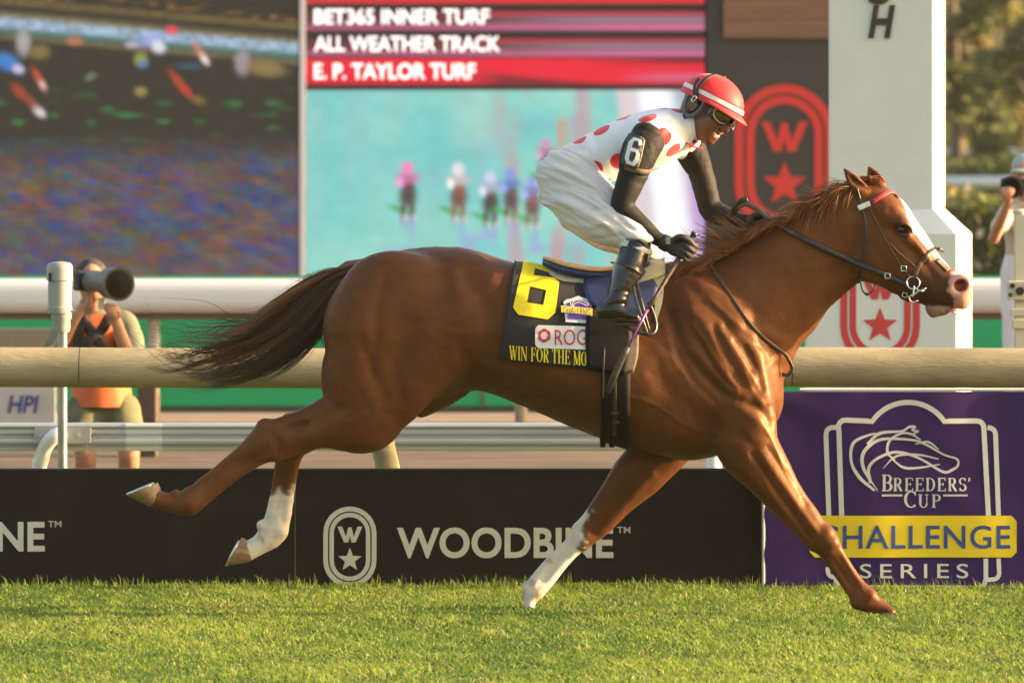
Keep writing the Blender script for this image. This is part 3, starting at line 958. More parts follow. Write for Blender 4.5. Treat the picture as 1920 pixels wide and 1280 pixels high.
# narrow corner trims on the sunlit side
for hd, x1, z0, z1 in ((UH, ux1, z_a + .002, 6.19), (BH, bx1, 0.002, z_b - .004)):
    for yy in (-hd + .03, hd - .07):
        V = [fp(x1 + a, yy + b, z) for z in (z0, z1) for a, b in ((.001, 0), (.009, 0), (.009, .04), (.001, .04))]
        MB().add(V, [(0, 1, 2, 3), (4, 5, 6, 7), (0, 1, 5, 4), (1, 2, 6, 5), (2, 3, 7, 6), (3, 0, 4, 7)]).build('trim', M_post, finish)
def fmap(hd, out=0.004):
    def f(px, py):
        lx = front_lx(px, hd + out)
        x, y, z = fp(lx, -hd - out, 0)
        return (x, y, CAM_H - (py - HORIZON) * (CAM_D + y) / FPX)
    return f
M_brown = mat('letter_brown', (0.035, 0.026, 0.020), 0.5)
for ch, top in zip('HSINIF', (10, -53, -122, -190, -258, -326)):
    x0, x1 = (1628, 1678) if ch != 'I' else (1645, 1661)
    V, F = text2d(ch, 0.03, 1.0, 0.22)
    V = np.stack([x0 + V[:, 0] * (x1 - x0), top + 62 - V[:, 1] * 62], 1)
    n = len(V); fr = fmap(UH, .012); bk_ = fmap(UH, .002)
    bm = bmesh.new()
    vv = [bm.verts.new(fr(*p)) for p in V]
    for f in F:
        try: bm.faces.new([vv[i] for i in f])
        except ValueError: pass
    r_ = bmesh.ops.extrude_face_region(bm, geom=bm.faces[:])
    for v in [g for g in r_['geom'] if isinstance(g, bmesh.types.BMVert)]:
        v.co += Vector((math.sin(ang) * -0.010, math.cos(ang) * 0.010, 0))
    bmesh.ops.recalc_face_normals(bm, faces=bm.faces[:])
    me = bpy.data.meshes.new('letter'); bm.to_mesh(me); bm.free()
    link_mesh('letter', me, M_brown, finish)
M_red = mat('emblem_red', srgb(196, 58, 58), 0.6, var=0.05)
emblem(1650, 462, 223, fmap(BH, .004), M_red, finish)

# ------------------------------------------------------------------ big video board
VY = 35.0
vb = empty('video_board', (P(700, 0, VY).x, VY, 0), label='huge outdoor video board with two lit screens, dark housing and red emblem', cat='video board')
M_house = mat('housing_dark', (0.024, 0.026, 0.026), 0.6, var=0.08, scale=1)
def vbox(x0, x1, t, b, d0, d1, name, m, par=vb, bev=.01):
    a, c = P(x0, b, VY), P(x1, t, VY)
    return MB().box(a.x, c.x, VY + d0, VY + d1, max(a.z, .01), c.z, bev).build(name, m, par)
vbox(-620, 1322, -700, 640, .03, 1.2, 'cabinet', M_house)
vbox(1324, 1772, -700, 640, -.06, 1.2, 'side_housing', M_house)
for i in range(6):
    m_pl = mat('plank_brown', (0.15 + .02 * (i % 2), 0.085, 0.052), 0.6, var=0.22, scale=3, stretch=(0.3, 1, 5))
    vbox(1356, 1770, 73 - 37 * (i + 1) + 1, 73 - 37 * i, -.10, -.062, 'plank', m_pl, bev=.004)
M_frame = mat('screen_frame', (0.62, 0.60, 0.66), 0.45)
vbox(562, 573, -700, 560, -.05, .028, 'screen_divider', M_frame)
vbox(-620, 1322, 524, 560, -.04, .028, 'screen_sill', M_frame)
M_vred = mat('emblem_bright_red', srgb(190, 44, 42), 0.6)
emblem(1471, 160, 279, lambda x, y: P(x, y, VY - .068), M_vred, vb)

# what the screens show, computed per picture cell
def g2(X, Y, cx, cy, rx, ry, ang=0.0):
    a = math.radians(ang); dx, dy = X - cx, Y - cy
    u = dx * math.cos(a) + dy * math.sin(a); v = -dx * math.sin(a) + dy * math.cos(a)
    return np.exp(-((u / rx) ** 2 + (v / ry) ** 2) ** 2)
def lin(c): return np.array(srgb(*c)[:3])
def screen(name, x0, x1, t, b, step, paint, label, strength):
    xs = np.arange(x0, x1 + .1, step); ys = np.arange(t, b + .1, step)
    X, Y = np.meshgrid(xs, ys)
    C = paint(X.ravel(), Y.ravel())
    pos = np.array([P(x, y, VY - .002) for x, y in zip(X.ravel(), Y.ravel())])
    nx_, ny_ = len(xs), len(ys)
    ii, jj = np.meshgrid(np.arange(nx_ - 1), np.arange(ny_ - 1))
    a = (jj * nx_ + ii).ravel()
    F = np.stack([a, a + nx_, a + nx_ + 1, a + 1], 1)
    me = np_mesh(name, pos, F)
    set_col(me, np.clip(C, 0, 1))
    m, nt, bs, N, L = new_mat('lit_' + name)
    at = N.new('ShaderNodeAttribute'); at.attribute_name = 'col'
    bs.inputs['Base Color'].default_value = (0.012, 0.012, 0.012, 1); bs.inputs['Specular IOR Level'].default_value = 0.2
    bs.inputs['Roughness'].default_value = 0.7
    L.new(at.outputs['Color'], bs.inputs['Emission Color'])
    bs.inputs['Emission Strength'].default_value = strength
    o = link_mesh('screen', me, m, vb)
    o['label'] = label
    return o
def over(C, c, m):
    return C * (1 - m[:, None]) + lin(c) * m[:, None]
def n2(X, Y, sx, sy, seed):
    return vnoise(np.stack([X / sx, Y / sy, np.full(len(X), seed * 3.3)], 1), seed)
def paint_race(X, Y):
    C = np.tile(lin((46, 44, 38)), (len(X), 1))
    ys = 38 + 0.088 * X                                   # the slanting rail in the picture
    for off, wd, c, a in ((-36, 7, (120, 104, 62), .8), (-18, 5, (70, 66, 50), .8), (-8, 8, (132, 116, 70), .9), (6, 13, (168, 196, 222), 1.0), (20, 8, (60, 110, 92), .9), (30, 6, (126, 112, 84), .7)):
        m = np.exp(-((Y - ys - off) / wd) ** 4) * a * (0.75 + 0.35 * n2(X, Y, 9, 5, 3))
        C = over(C, c, np.clip(m, 0, 1))
    m = np.exp(-((Y - ys + 52) / 9) ** 2) * np.clip(n2(X, Y, 16, 8, 5) * 1.2, 0, 1)
    C = over(C, (150, 104, 50), m)
    dabs = [((286, 74), 28, 12, -18, (150, 165, 222)), ((297, 88), 14, 12, 30, (225, 225, 235)), ((322, 57), 11, 9, 0, (235, 60, 90)), ((264, 112), 13, 14, 0, (150, 150, 70)), ((268, 120), 10, 8, 0, (80, 120, 180)),
            ((248, 84), 14, 7, 0, (180, 170, 190)), ((376, 100), 26, 7, 58, (200, 120, 96)), ((384, 112), 12, 6, 55, (228, 220, 220)), ((338, 158), 34, 8, 52, (176, 70, 40)), ((350, 170), 12, 7, 50, (190, 50, 50)),
            ((264, 172), 12, 9, 0, (150, 138, 76)), ((372, 188), 16, 8, 20, (120, 100, 46)), ((12, 116), 26, 16, 25, (60, 130, 200)), ((34, 130), 12, 9, 20, (200, 190, 225)), ((74, 150), 26, 7, 62, (190, 80, 60)), ((80, 160), 10, 6, 60, (210, 180, 175)),
            ((36, 172), 20, 10, 45, (160, 66, 36)), ((60, 194), 20, 8, 50, (150, 70, 54)), ((74, 210), 14, 8, 40, (225, 210, 215)), ((44, 80), 14, 26, 0, (170, 165, 165)), ((74, 98), 20, 14, 0, (130, 112, 62)),
            ((455, 118), 15, 24, 0, (160, 150, 156)), ((497, 128), 40, 16, 8, (140, 118, 76)), ((140, 78), 16, 8, 0, (190, 110, 80)), ((356, 124), 26, 6, 0, (40, 84, 108)), ((170, 144), 12, 6, -30, (110, 122, 92))]
    for (c0, rx, ry, an, c) in dabs:
        C = over(C, c, .9 * g2(X, Y, *c0, rx, ry, an))
    gm = np.clip(n2(X, Y, 34, 12, 8) * 2.2 - .55, 0, 1) * np.exp(-((Y - 218) / 40) ** 2)
    C = over(C, (44, 116, 60), gm)
    f = sstep(Y, 240, 330)
    r = n2(X, Y - .2 * X, 26, 10, 11); g = n2(X, Y - .2 * X, 30, 11, 12); b = n2(X, Y - .15 * X, 34, 13, 13)
    r2 = n2(X, Y, 11, 5, 14); b2 = n2(X, Y, 13, 6, 15)
    big = n2(X, Y - .2 * X, 60, 22, 16)
    fi = n2(X, Y - .2 * X, 9, 4.5, 17); fb = n2(X, Y - .2 * X, 10, 5, 18); fg = n2(X, Y, 9, 4.5, 19)
    hue = .45 * r + .30 * big + .45 * fi
    mix = np.stack([94 + 62 * hue + .05 * (Y - 400), 84 + 20 * g + 14 * fg + 6 * hue, 96 - 50 * hue + 26 * b + 10 * b2 + 12 * fb], 1)
    mixl = (np.clip(mix * .9, 15, 220) / 255) ** 2.2
    C = C * (1 - f[:, None]) + mixl * f[:, None]
    return C
def paint_chart(X, Y):
    wv = n2(X, Y, 90, 60, 21); wv2 = n2(X, Y, 22, 14, 22)
    T = np.stack([128 + 24 * wv + 8 * wv2, 200 + 10 * wv + 6 * wv2, 192 + 8 * wv2], 1)
    C = (np.clip(T, 0, 255) / 255) ** 2.2
    v = n2(X, Y, 26, 120, 23); v2 = n2(X, Y, 18, 40, 24)
    pm = np.clip(v * 1.6 - .2 + .5 * v2, 0, 1) * (sstep(X, 880, 980) * .85 + .12)
    C = over(C, (186, 150, 160), pm * .8)
    pm = np.clip(n2(X, Y, 40, 26, 25) * 1.8 - .5, 0, 1) * (.25 + .5 * sstep(Y, 330, 420)) * sstep(X, 560, 900)
    C = over(C, (160, 150, 210), pm)
    C = over(C, (196, 150, 120), .8 * np.clip(n2(X, Y, 14, 60, 27) * 2 - .6, 0, 1) * np.exp(-((X - 1045) / 26) ** 2))
    C = over(C, (190, 140, 205), sstep(X, 1275, 1305) * .85)
    cx = 1225 + .14 * (Y - 170)
    C = over(C, (250, 246, 252), np.exp(-((X - cx) / 38) ** 4))
    C = over(C, (232, 200, 205), np.exp(-((X - cx + 52) / 20) ** 4) * .8)
    for (hx, hy, sc, cap_, body) in ((765, 335, 1.0, (240, 130, 190), (96, 60, 62)), (860, 338, 1.0, (232, 222, 225), (150, 90, 66)), (920, 352, .95, (205, 205, 235), (90, 66, 60)), (958, 345, .9, (120, 150, 225), (110, 76, 80)),
                                     (998, 358, .9, (150, 150, 220), (140, 96, 84)), (1024, 285, .8, (206, 140, 180), (120, 90, 90))):
        sc *= 1.18
        C = over(C, (40, 170, 70), .85 * g2(X, Y, hx - 14, hy + 50 * sc, 22 * sc, 6, 22))
        C = over(C, tuple(int(q * .7) for q in body), .95 * g2(X, Y, hx, hy + 26 * sc, 15 * sc, 22 * sc))
        C = over(C, body, .95 * g2(X, Y, hx + 2, hy + 12 * sc, 8 * sc, 15 * sc))
        for lx in (-8, 7):
            C = over(C, body, .9 * g2(X, Y, hx + lx * sc, hy + 52 * sc, 4.5 * sc, 18 * sc))
            C = over(C, (214, 200, 206), .7 * g2(X, Y, hx + (lx + 3) * sc, hy + 62 * sc, 4 * sc, 7 * sc))
        C = over(C, tuple(int(q * .82) for q in cap_), .92 * g2(X, Y, hx, hy - 1 * sc, 20 * sc, 10 * sc))
        C = over(C, cap_, .95 * g2(X, Y, hx - 1, hy - 17 * sc, 10 * sc, 11 * sc))
        C = over(C, tuple(min(255, int(q * 1.1) + 12) for q in cap_), .8 * g2(X, Y, hx - 13 * sc, hy + 6 * sc, 6 * sc, 9 * sc))
        C = over(C, (150, 160, 215), .5 * g2(X, Y, hx + 6, hy + 84 * sc, 7 * sc, 20 * sc))
    # information bars
    t = sstep(X, 700, 1320)
    bar = (Y < 168).astype(float)
    C = over(C, (44, 34, 36), bar)
    C = over(C, (206, 44, 54), (Y < 8) * 1.0)
    for top, bot in ((22, 58), (72, 108)):
        inb = ((Y > top) & (Y < bot)) * 1.0
        C = over(C, (96, 52, 58), inb * .9)
        st = np.exp(-((Y - top - 4) / 5) ** 2); C = over(C, (186, 52, 66), inb * st * sstep(X, 760, 950))
        st = np.exp(-((Y - top - 15) / 6) ** 2); C = over(C, (140, 120, 136), inb * st * sstep(X, 850, 1150))
        st = np.exp(-((Y - bot + 7) / 7) ** 2); C = over(C, (206, 110, 150), inb * st * (.55 + .45 * t))
    inb = ((Y > 110) & (Y < 162)) * 1.0
    C = over(C, (226, 30, 56), inb)
    cv = 118 + 34 * np.clip((X - 880) / 330, 0, 1.4) ** .8
    C = over(C, (120, 34, 44), inb * sstep(Y, cv + 6, cv + 20) * sstep(X, 860, 960) * (1 - .6 * sstep(X, 1150, 1300)))
    C = over(C, (120, 36, 44), inb * sstep(X, 1040, 1300) * sstep(Y, 128, 112))
    C = over(C, (206, 90, 120), inb * np.exp(-((Y - 146) / 9) ** 2) * sstep(X, 1130, 1260))
    C = over(C, (120, 30, 40), inb * sstep(Y, 152, 160) * .8)
    C = over(C, (60, 30, 34), ((Y > 162) & (Y < 169)) * 1.0)
    return C
SCR = 0.33
screen('screen', -620, 561, -420, 523, 3.0, paint_race, 'dark lit screen showing galloping horses', SCR)
sc2 = screen('screen', 574, 1321, -420, 523, 3.0, paint_chart, 'turquoise lit screen with race names above', SCR)
M_lit = bpy.data.materials.new('lit_letters'); M_lit.use_nodes = True
_b = M_lit.node_tree.nodes['Principled BSDF']; _b.inputs['Emission Color'].default_value = (1, .97, 1, 1); _b.inputs['Emission Strength'].default_value = SCR * 0.95
for s_, box in (('BET365 INNER TURF', (589, 918, 17, 46)), ('ALL WEATHER TRACK', (589, 938, 68, 97)), ('E. P. TAYLOR TURF', (589, 892, 119, 149))):
    text_on('letter', s_, box, lambda x, y: P(x, y, VY - .012), M_lit, sc2, bold=0.02)

# ------------------------------------------------------------------ hedge, far rails and trees
def leaf_cloud(n, sampler, size, cols, seed, tilt=1.0):
    r = np.random.default_rng(seed)
    c = sampler(r, n)
    d1 = r.normal(size=(n, 3)); d1 /= np.linalg.norm(d1, axis=1)[:, None]
    d2 = r.normal(size=(n, 3)); d2 -= (d2 * d1).sum(1)[:, None] * d1; d2 /= np.linalg.norm(d2, axis=1)[:, None]
    s = size * r.uniform(.6, 1.5, n)[:, None]
    V = np.stack([c - d1 * s, c + d2 * s * .55, c + d1 * s, c - d2 * s * .55], 1).reshape(-1, 3)
    F = np.arange(n * 4).reshape(n, 4)
    cl = np.array(cols)[r.integers(0, len(cols), n)] * r.uniform(.65, 1.35, n)[:, None]
    return V, F, np.repeat(cl, 4, 0)
M_leaf = attr_mat('foliage', rough=0.6, trans=0.35, spec=0.25)
def foliage(name, parts, parent):
    V = np.vstack([p[0] for p in parts]); off = 0; Fs = []
    for p in parts: Fs.append(p[1] + off); off += len(p[0])
    me = np_mesh(name, V, np.vstack(Fs)); set_col(me, np.vstack([p[2] for p in parts]))
    return link_mesh(name, me, M_leaf, parent)
M_bark = mat('bark', (0.10, 0.075, 0.055), 0.9, var=0.3, scale=6, bump=0.8, bscale=20)
def tree(px, D, height, rx, cols, seed, label, conifer=False):
    Y = D - CAM_D; x = P(px, 0, Y).x; r = np.random.default_rng(seed)
    root = empty('tree', (x, Y, 0), label=label, cat='tree', group='trees at the far edge of the infield')
    mb = MB(); top = height * (.95 if conifer else .7)
    mb.tube([(x + .1 * math.sin(k), Y, top * k / 7) for k in range(8)], [height * .022 * (1 - .12 * k) for k in range(8)], 9)
    clumps = []
    n = 26
    for i in range(n):
        a = r.uniform(0, 6.28)
        if conifer:
            h = r.uniform(.08, 1.0); rad = rx * (1.05 - h) * r.uniform(.3, 1.0); cs = rx * .30 * (1.15 - h) + .2
        else:
            h = r.uniform(.18, 1.0); rad = rx * math.sqrt(max(.05, 1 - (h * 1.6 - .85) ** 2)) * r.uniform(.35, 1.0); cs = rx * r.uniform(.24, .42)
        c = np.array([x + rad * math.cos(a), Y + rad * math.sin(a), h * height])
        clumps.append((c, cs))
        mb.tube([(x, Y, min(top, c[2] * (.95 if conifer else .7))), tuple((np.array([x, Y, c[2] * .8]) + c) / 2 + np.array([0, 0, .1])), tuple(c)], [height * .008, height * .005, height * .002], 5)
    mb.build('trunk', M_bark, root, smooth=True)
    parts = []
    for c, cs in clumps:
        def smp(rg, m, c=c, cs=cs):
            d = rg.normal(size=(m, 3)); d /= np.linalg.norm(d, axis=1)[:, None]
            return c + d * (cs * rg.uniform(.3, 1.0, m) ** .6)[:, None] * np.array([1, 1, .55 if conifer else .75])
        sh = r.uniform(.7, 1.3)
        parts.append(leaf_cloud(230, smp, .15, [tuple(q * sh for q in k) for k in cols], int(r.integers(1e6))))
    foliage('crown', parts, root)
dk = [(.085, .11, .05), (.11, .125, .06), (.075, .095, .05)]
yl = [(.46, .36, .08), (.38, .33, .09), (.26, .26, .08), (.55, .40, .08)]
gr = [(.15, .19, .06), (.20, .23, .07), (.13, .16, .06)]
tree(1790, 170, 11, 1.6, dk + gr, 31, 'dark narrow spruce close beside the white finishing post', True)
tree(1858, 185, 6.3, 2.4, yl + gr, 32, 'yellow leaved tree between the two darker trees far off')
tree(1945, 168, 9, 1.9, gr + dk, 33, 'dark green tree at the picture edge above the standing photographer')
tree(1830, 210, 4.6, 2.6, gr + yl, 34, 'low mixed green tree filling the gap under the yellow tree')
tree(2060, 190, 11, 3.2, dk + gr, 35, 'dark tree beyond the picture edge, outermost of the row')
tree(1725, 200, 10, 2.4, gr, 36, 'green tree half hidden behind the white finishing post')

def bank(name, x0, x1, y0, y1, z1, n, size, cols, seed, label, cat):
    root = empty(name, ((x0 + x1) / 2, (y0 + y1) / 2, 0), label=label, cat=cat)
    def smp(rg, m):
        p = np.stack([rg.uniform(x0, x1, m), rg.uniform(y0, y1, m), rg.uniform(0, 1, m) ** .7], 1)
        top = z1 * (.92 + .1 * vnoise(np.stack([p[:, 0] * 1.3, p[:, 1], p[:, 0] * 0], 1), seed))
        p[:, 2] *= top
        return p
    foliage('foliage', [leaf_cloud(n, smp, size, cols, seed)], root)
    core = MB().box(x0 + .15, x1 - .15, y0 + .15, y1 - .15, 0, z1 * .8, .1).build('branch_core', mat(name + '_core', (.03, .04, .015), .9, var=.3, scale=3, bump=.8, bscale=8), root)
    return root
def px_x(px, D): return (px - 960) * D / FPX
bank('clipped_hedge', px_x(1600, 152), px_x(2300, 152), 125.5, 127, 1.68, 9000, .10, gr + [(.05, .07, .02)], 41, 'clipped green hedge between two white rails in the distance', 'hedge')
bank('shrub_border', px_x(1700, 82), px_x(2200, 82), 55.5, 58.5, 1.42, 14000, .075, gr + [(.10, .14, .03), (.13, .15, .04), (.30, .24, .04), (.42, .36, .28)], 42, 'leafy flowering shrub border behind the standing photographer', 'shrubs')
def far_rail(D, zt, th, label, x0, x1):
    Y = D - CAM_D
    r_ = empty('far_rail', (px_x(1850, D), Y, 0), label=label, cat='rail', group='thin white rails in the distance')
    MB().tube([(px_x(x0, D), Y, zt), (px_x(x1, D), Y, zt)], th, 10).build('rail_bar', M_wr, r_, smooth=True)
    for k in range(8):
        x = px_x(x0, D) + (px_x(x1, D) - px_x(x0, D)) * (k + .5) / 8
        MB().tube([(x, Y + .05, 0), (x, Y + .05, zt)], th * .5, 8).build('post', M_wr, r_, smooth=True)
far_rail(172, 1.77, .09, 'thin white rail just above the clipped hedge', 1500, 2500)
far_rail(141, 1.08, .14, 'thicker white rail just below the clipped hedge', 1500, 2500)

# ------------------------------------------------------------------ grass
def blades(n, x0, x1, y0, y1, h0, h1, w, seed, lean=.9, dens=None):
    r = np.random.default_rng(seed)
    p = np.stack([r.uniform(x0, x1, n), r.uniform(y0, y1, n), np.full(n, .003)], 1)
    clump = vnoise(np.stack([p[:, 0] * 7, p[:, 1] * 4, p[:, 0] * 0], 1), seed) + .5 * vnoise(np.stack([p[:, 0] * 19, p[:, 1] * 10, p[:, 0] * 0], 1), seed + 1)
    h = r.uniform(h0, h1, n) * (1 + .35 * clump)
    a = r.uniform(0, 2 * math.pi, n); ln = r.uniform(.15, lean, n) * h
    lx, ly = np.cos(a) * ln - .15 * h, np.sin(a) * ln * .8
    b = r.uniform(0, math.pi, n)
    wx, wy = np.cos(b) * w * r.uniform(.6, 1.3, n) / 2, np.sin(b) * w / 2
    z = np.zeros(n)
    W = np.stack([wx, wy, z], 1)
    mid = p + np.stack([lx * .35, ly * .35, h * .6], 1)
    tip = p + np.stack([lx, ly, h * r.uniform(.75, 1.0, n)], 1)
    V = np.stack([p - W, p + W, mid - W * .8, mid + W * .8, tip], 1).reshape(-1, 3)
    i = np.arange(n)[:, None] * 5
    F = np.hstack([i, i + 1, i + 3, i, i + 3, i + 2, i + 2, i + 3, i + 4]).reshape(-1, 3)
    big = vnoise(np.stack([p[:, 0] * 1.6, p[:, 1] * 1.1, p[:, 0] * 0], 1), seed + 5)
    t = np.clip(.48 + .30 * clump + .36 * big + r.normal(0, .22, n), 0, 1)[:, None]
    c = (1 - t) * np.array((.070, .155, .024)) + t * np.array((.25, .345, .048))
    dry = (r.uniform(0, 1, n) < .07 + .05 * (big > .3))[:, None]
    c = np.where(dry, np.array((.42, .34, .15)) * r.uniform(.6, 1.1, n)[:, None], c)
    bl = (r.uniform(0, 1, n) < .10)[:, None]
    c = np.where(bl, np.array((.05, .085, .045)), c)
    return V, F, np.repeat(c, 5, 0)
M_blade = attr_mat('grass_blades', rough=0.55, trans=0.42, spec=0.3)
def grass(name, args, label):
    Vs, Fs, Cs, off = [], [], [], 0
    for a in args:
        V, F, C = blades(*a); Vs.append(V); Fs.append(F + off); Cs.append(C); off += len(V)
    me = np_mesh(name, np.vstack(Vs), np.vstack(Fs)); set_col(me, np.vstack(Cs))
    o = link_mesh(name, me, M_blade); tag(o, label, 'grass', kind='stuff')
    return o
grass('grass', [(240000, -3.2, 3.2, -4.4, 1.47, .010, .027, .0058, 51, 1.8), (3500, -3.2, 3.2, 1.25, 1.48, .02, .04, .0040, 52, .6), (900, -3.2, 3.2, 1.3, 1.48, .035, .07, .0032, 53, .4)],
      'sunlit green turf of short matted blades, longer along the board')
# ------------------------------------------------------------------ the horse
HX0, HX1 = -1.75, 2.05
hf = Field((HX0, -0.48, -0.03), (HX1, 0.48, 2.0), 0.0070)

def nd(px, py, Y, rpx, rb):
    return (P(px, py, Y), M_(rpx, Y), rb)
def pr(a, b, Y, rb):
    """node from the two outline points of a limb"""
    c = ((a[0] + b[0]) / 2, (a[1] + b[1]) / 2)
    return (P(c[0], c[1], Y), M_(math.hypot(a[0] - b[0], a[1] - b[1]) / 2, Y), rb)

# trunk: outline rows (px x, top, bottom, half width, narrowing)
rows = [(634, 590, 640, .05, .0), (645, 536, 690, .10, .05), (664, 502, 722, .16, .10), (700, 482, 742, .215, .12), (760, 467, 760, .25, .12), (830, 462, 750, .265, .12),
        (890, 469, 732, .266, .10), (945, 487, 747, .263, .06), (1000, 503, 770, .272, .04), (1080, 517, 804, .285, .08),
        (1150, 512, 828, .28, .16), (1220, 497, 850, .262, .24), (1285, 488, 862, .24, .30), (1340, 494, 855, .212, .28),
        (1390, 518, 838, .178, .22), (1428, 566, 818, .135, .15), (1449, 640, 800, .092, .05), (1462, 690, 780, .055, .0), (1470, 730, 750, .004, .0)]
hf.loft([(P(x, 0).x, P(0, t).z, P(0, b).z, w, 0.0, n) for x, t, b, w, n in rows], k=0.02)
# neck and head
neck = [nd(1345, 655, 0, 138, .19), nd(1396, 592, 0, 119, .165), nd(1437, 552, 0, 111, .138), nd(1481, 510, -.005, 101, .118), nd(1526, 478, -.01, 94, .103), nd(1570, 447, -.018, 86, .093), nd(1612, 406, -.025, 66, .082)]
hf.tube(neck, k=0.06)
head = [nd(1612, 399, -.028, 62, .080), nd(1646, 436, -.040, 70, .096), nd(1680, 476, -.058, 68, .092), nd(1720, 511, -.080, 53, .073), nd(1745, 528, -.093, 45, .062),
        nd(1768, 540, -.106, 39, .057), nd(1788, 547, -.116, 31, .054), nd(1798, 550, -.120, 25, .050)]
hf.tube(head, k=0.035)
hf.ell(P(1664, 398, -.05), (M_(52), .094, M_(34)), -42, k=.03)
hf.ell(P(1640, 486, -.045), (M_(46), .085, M_(44)), 0, k=.03)
# nose, lips
hf.ell(P(1800, 535, -.155), (M_(23), .028, M_(21)), 30, k=.02)
hf.ell(P(1796, 535, -.085), (M_(22), .027, M_(21)), 30, k=.02)
hf.ell(P(1803, 562, -.120), (M_(17), .046, M_(17)), 20, k=.018)
hf.ell(P(1803, 569, -.120), (M_(13), .036, M_(10)), 40, k=.012)
hf.ell(P(1758, 580, -.110), (M_(23), .036, M_(12)), -6, k=.014)
hf.ell(P(1750, 586, -.110), (M_(10), .030, M_(9)), 0, k=.012)
# cheek, orbit, brow, face crest
for sgn, yb in ((-1, -.045), (1, -.045)):
    hf.ell(P(1650, 492, yb + sgn * .062), (M_(44), .028, M_(36)), 35, k=.03)
    hf.ell(P(1690, 420, yb - .01 + sgn * .078), (M_(24), .026, M_(15)), -40, k=.02)
    hf.tube([nd(1702, 445, yb - .02 + sgn * .072, 8, .014), nd(1725, 470, yb - .035 + sgn * .062, 7, .012), nd(1738, 485, yb - .04 + sgn * .054, 5, .008)], k=.02)
hf.ell(P(1689, 431, -.148), (M_(10), .014, M_(8)), -35, k=.012, op='sub')
# nostrils
for y in (-.186, -.054):
    hf.ell(P(1801, 535, y), (M_(15), .030, M_(12.5)), 20, k=.008, op='sub')
# mouth line
for my in (-.172, -.062):
    hf.tube([nd(1740, 570, my, 1.6, .03), nd(1764, 572, my, 2.4, .032), nd(1784, 576, my, 3.2, .036), nd(1800, 582, my, 3.6, .040)], k=.006, op='sub')
hf.ell(P(1802, 585, -.12), (M_(9), .05, M_(5)), -30, k=.006, op='sub')
# ears
for (b, m, t, y0, y1) in (((1618, 366), (1603, 343), (1583, 317), -.085, -.10), ((1648, 352), (1639, 335), (1629, 313), .012, .03)):
    hf.tube([nd(*b, y0, 15, .026), nd((b[0] + m[0]) / 2, (b[1] + m[1]) / 2, y0 - .004, 16, .027), nd(*m, (y0 + y1) / 2, 13.5, .025), nd((m[0] + t[0]) / 2, (m[1] + t[1]) / 2, y1, 9, .016), nd(*t, y1, 2.2, .005)], k=.012)
    hf.tube([nd(b[0] + 6, b[1] - 14, y0 - .022, 4, .014), nd(m[0] + 3, m[1], (y0 + y1) / 2 - .02, 6, .015), nd((m[0] + t[0]) / 2 + 1, (m[1] + t[1]) / 2, y1 - .012, 3.5, .009)], k=.006, op='sub')

# hindquarters, both sides
for s in (-1, 1):
    hf.ell(P(745, 560, s * .13), (M_(105), .125, M_(88)), -15, k=.05)
    hf.tube([nd(718, 565, s * .13, 60, .10), nd(690, 600, s * .165, 82, .115), nd(690, 660, s * .17, 78, .115), nd(672, 715, s * .165, 66, .10)], k=.05)
    hf.tube([nd(800, 640, s * .14, 50, .10), nd(780, 700, s * .165, 52, .09), nd(745, 750, s * .165, 48, .08)], k=.05)
hf.tube([nd(680, 700, -.165, 76, .105), pr((610, 738), (760, 792), -.165, .10), pr((598, 756), (712, 810), -.165, .088), pr((570, 768), (640, 824), -.162, .072), pr((545, 775), (585, 843), -.158, .058),
         pr((515, 784), (545, 856), -.155, .050), pr((494, 790), (522, 862), -.152, .047), pr((474, 809), (502, 866), -.15, .041), pr((447, 838), (476, 876), -.15, .024), pr((412, 868), (442, 902), -.15, .015),
         pr((376, 896), (405, 931), -.15, .018), pr((356, 912), (372, 958), -.15, .036), pr((343, 922), (345, 966), -.15, .037), pr((322, 924), (318, 960), -.15, .031), pr((304, 921), (294, 953), -.15, .034), pr((297, 916), (280, 946), -.15, .038)], k=.03)
hf.ell(P(494, 797, -.152), (M_(15), .030, M_(12)), 40, k=.02)
hf.ell(P(330, 925, -.15), (M_(9), .024, M_(8)), 0, k=.012)
# far hind
hf.tube([nd(700, 700, .165, 70, .105), nd(650, 770, .16, 48, .085), nd(600, 795, .155, 38, .07), pr((545, 778), (575, 850), .15, .052), pr((527, 790), (569, 852), .15, .046), pr((517, 850), (563, 862), .15, .037), pr((513, 885), (557, 890), .15, .017), pr((508, 925), (550, 932), .15, .015),
         pr((502, 955), (546, 965), .15, .018), pr((492, 982), (540, 992), .15, .037), pr((486, 993), (530, 1014), .15, .036), pr((475, 1006), (505, 1030), .15, .031), pr((464, 1012), (482, 1044), .15, .034), pr((456, 1016), (470, 1050), .15, .037)], k=.03)
hf.ell(P(541, 783, .15), (M_(14), .028, M_(10)), 20, k=.02)
# near fore, reaching forward
hf.tube([nd(1322, 640, -.15, 92, .085), nd(1362, 720, -.158, 80, .088), nd(1392, 790, -.158, 64, .088), pr((1450, 802), (1352, 868), -.16, .086), pr((1478, 862), (1396, 908), -.155, .070),
         pr((1504, 914), (1438, 947), -.15, .058), pr((1534, 960), (1478, 988), -.147, .048), pr((1552, 984), (1504, 1014), -.145, .044), pr((1568, 1006), (1526, 1032), -.145, .042), pr((1578, 1026), (1546, 1050), -.145, .024),
         pr((1597, 1056), (1564, 1078), -.145, .015), pr((1620, 1090), (1584, 1108), -.145, .017), pr((1636, 1106), (1598, 1130), -.145, .034), pr((1650, 1119), (1618, 1142), -.145, .033), pr((1666, 1132), (1644, 1150), -.145, .028), pr((1678, 1141), (1662, 1154), -.145, .030)], k=.04)
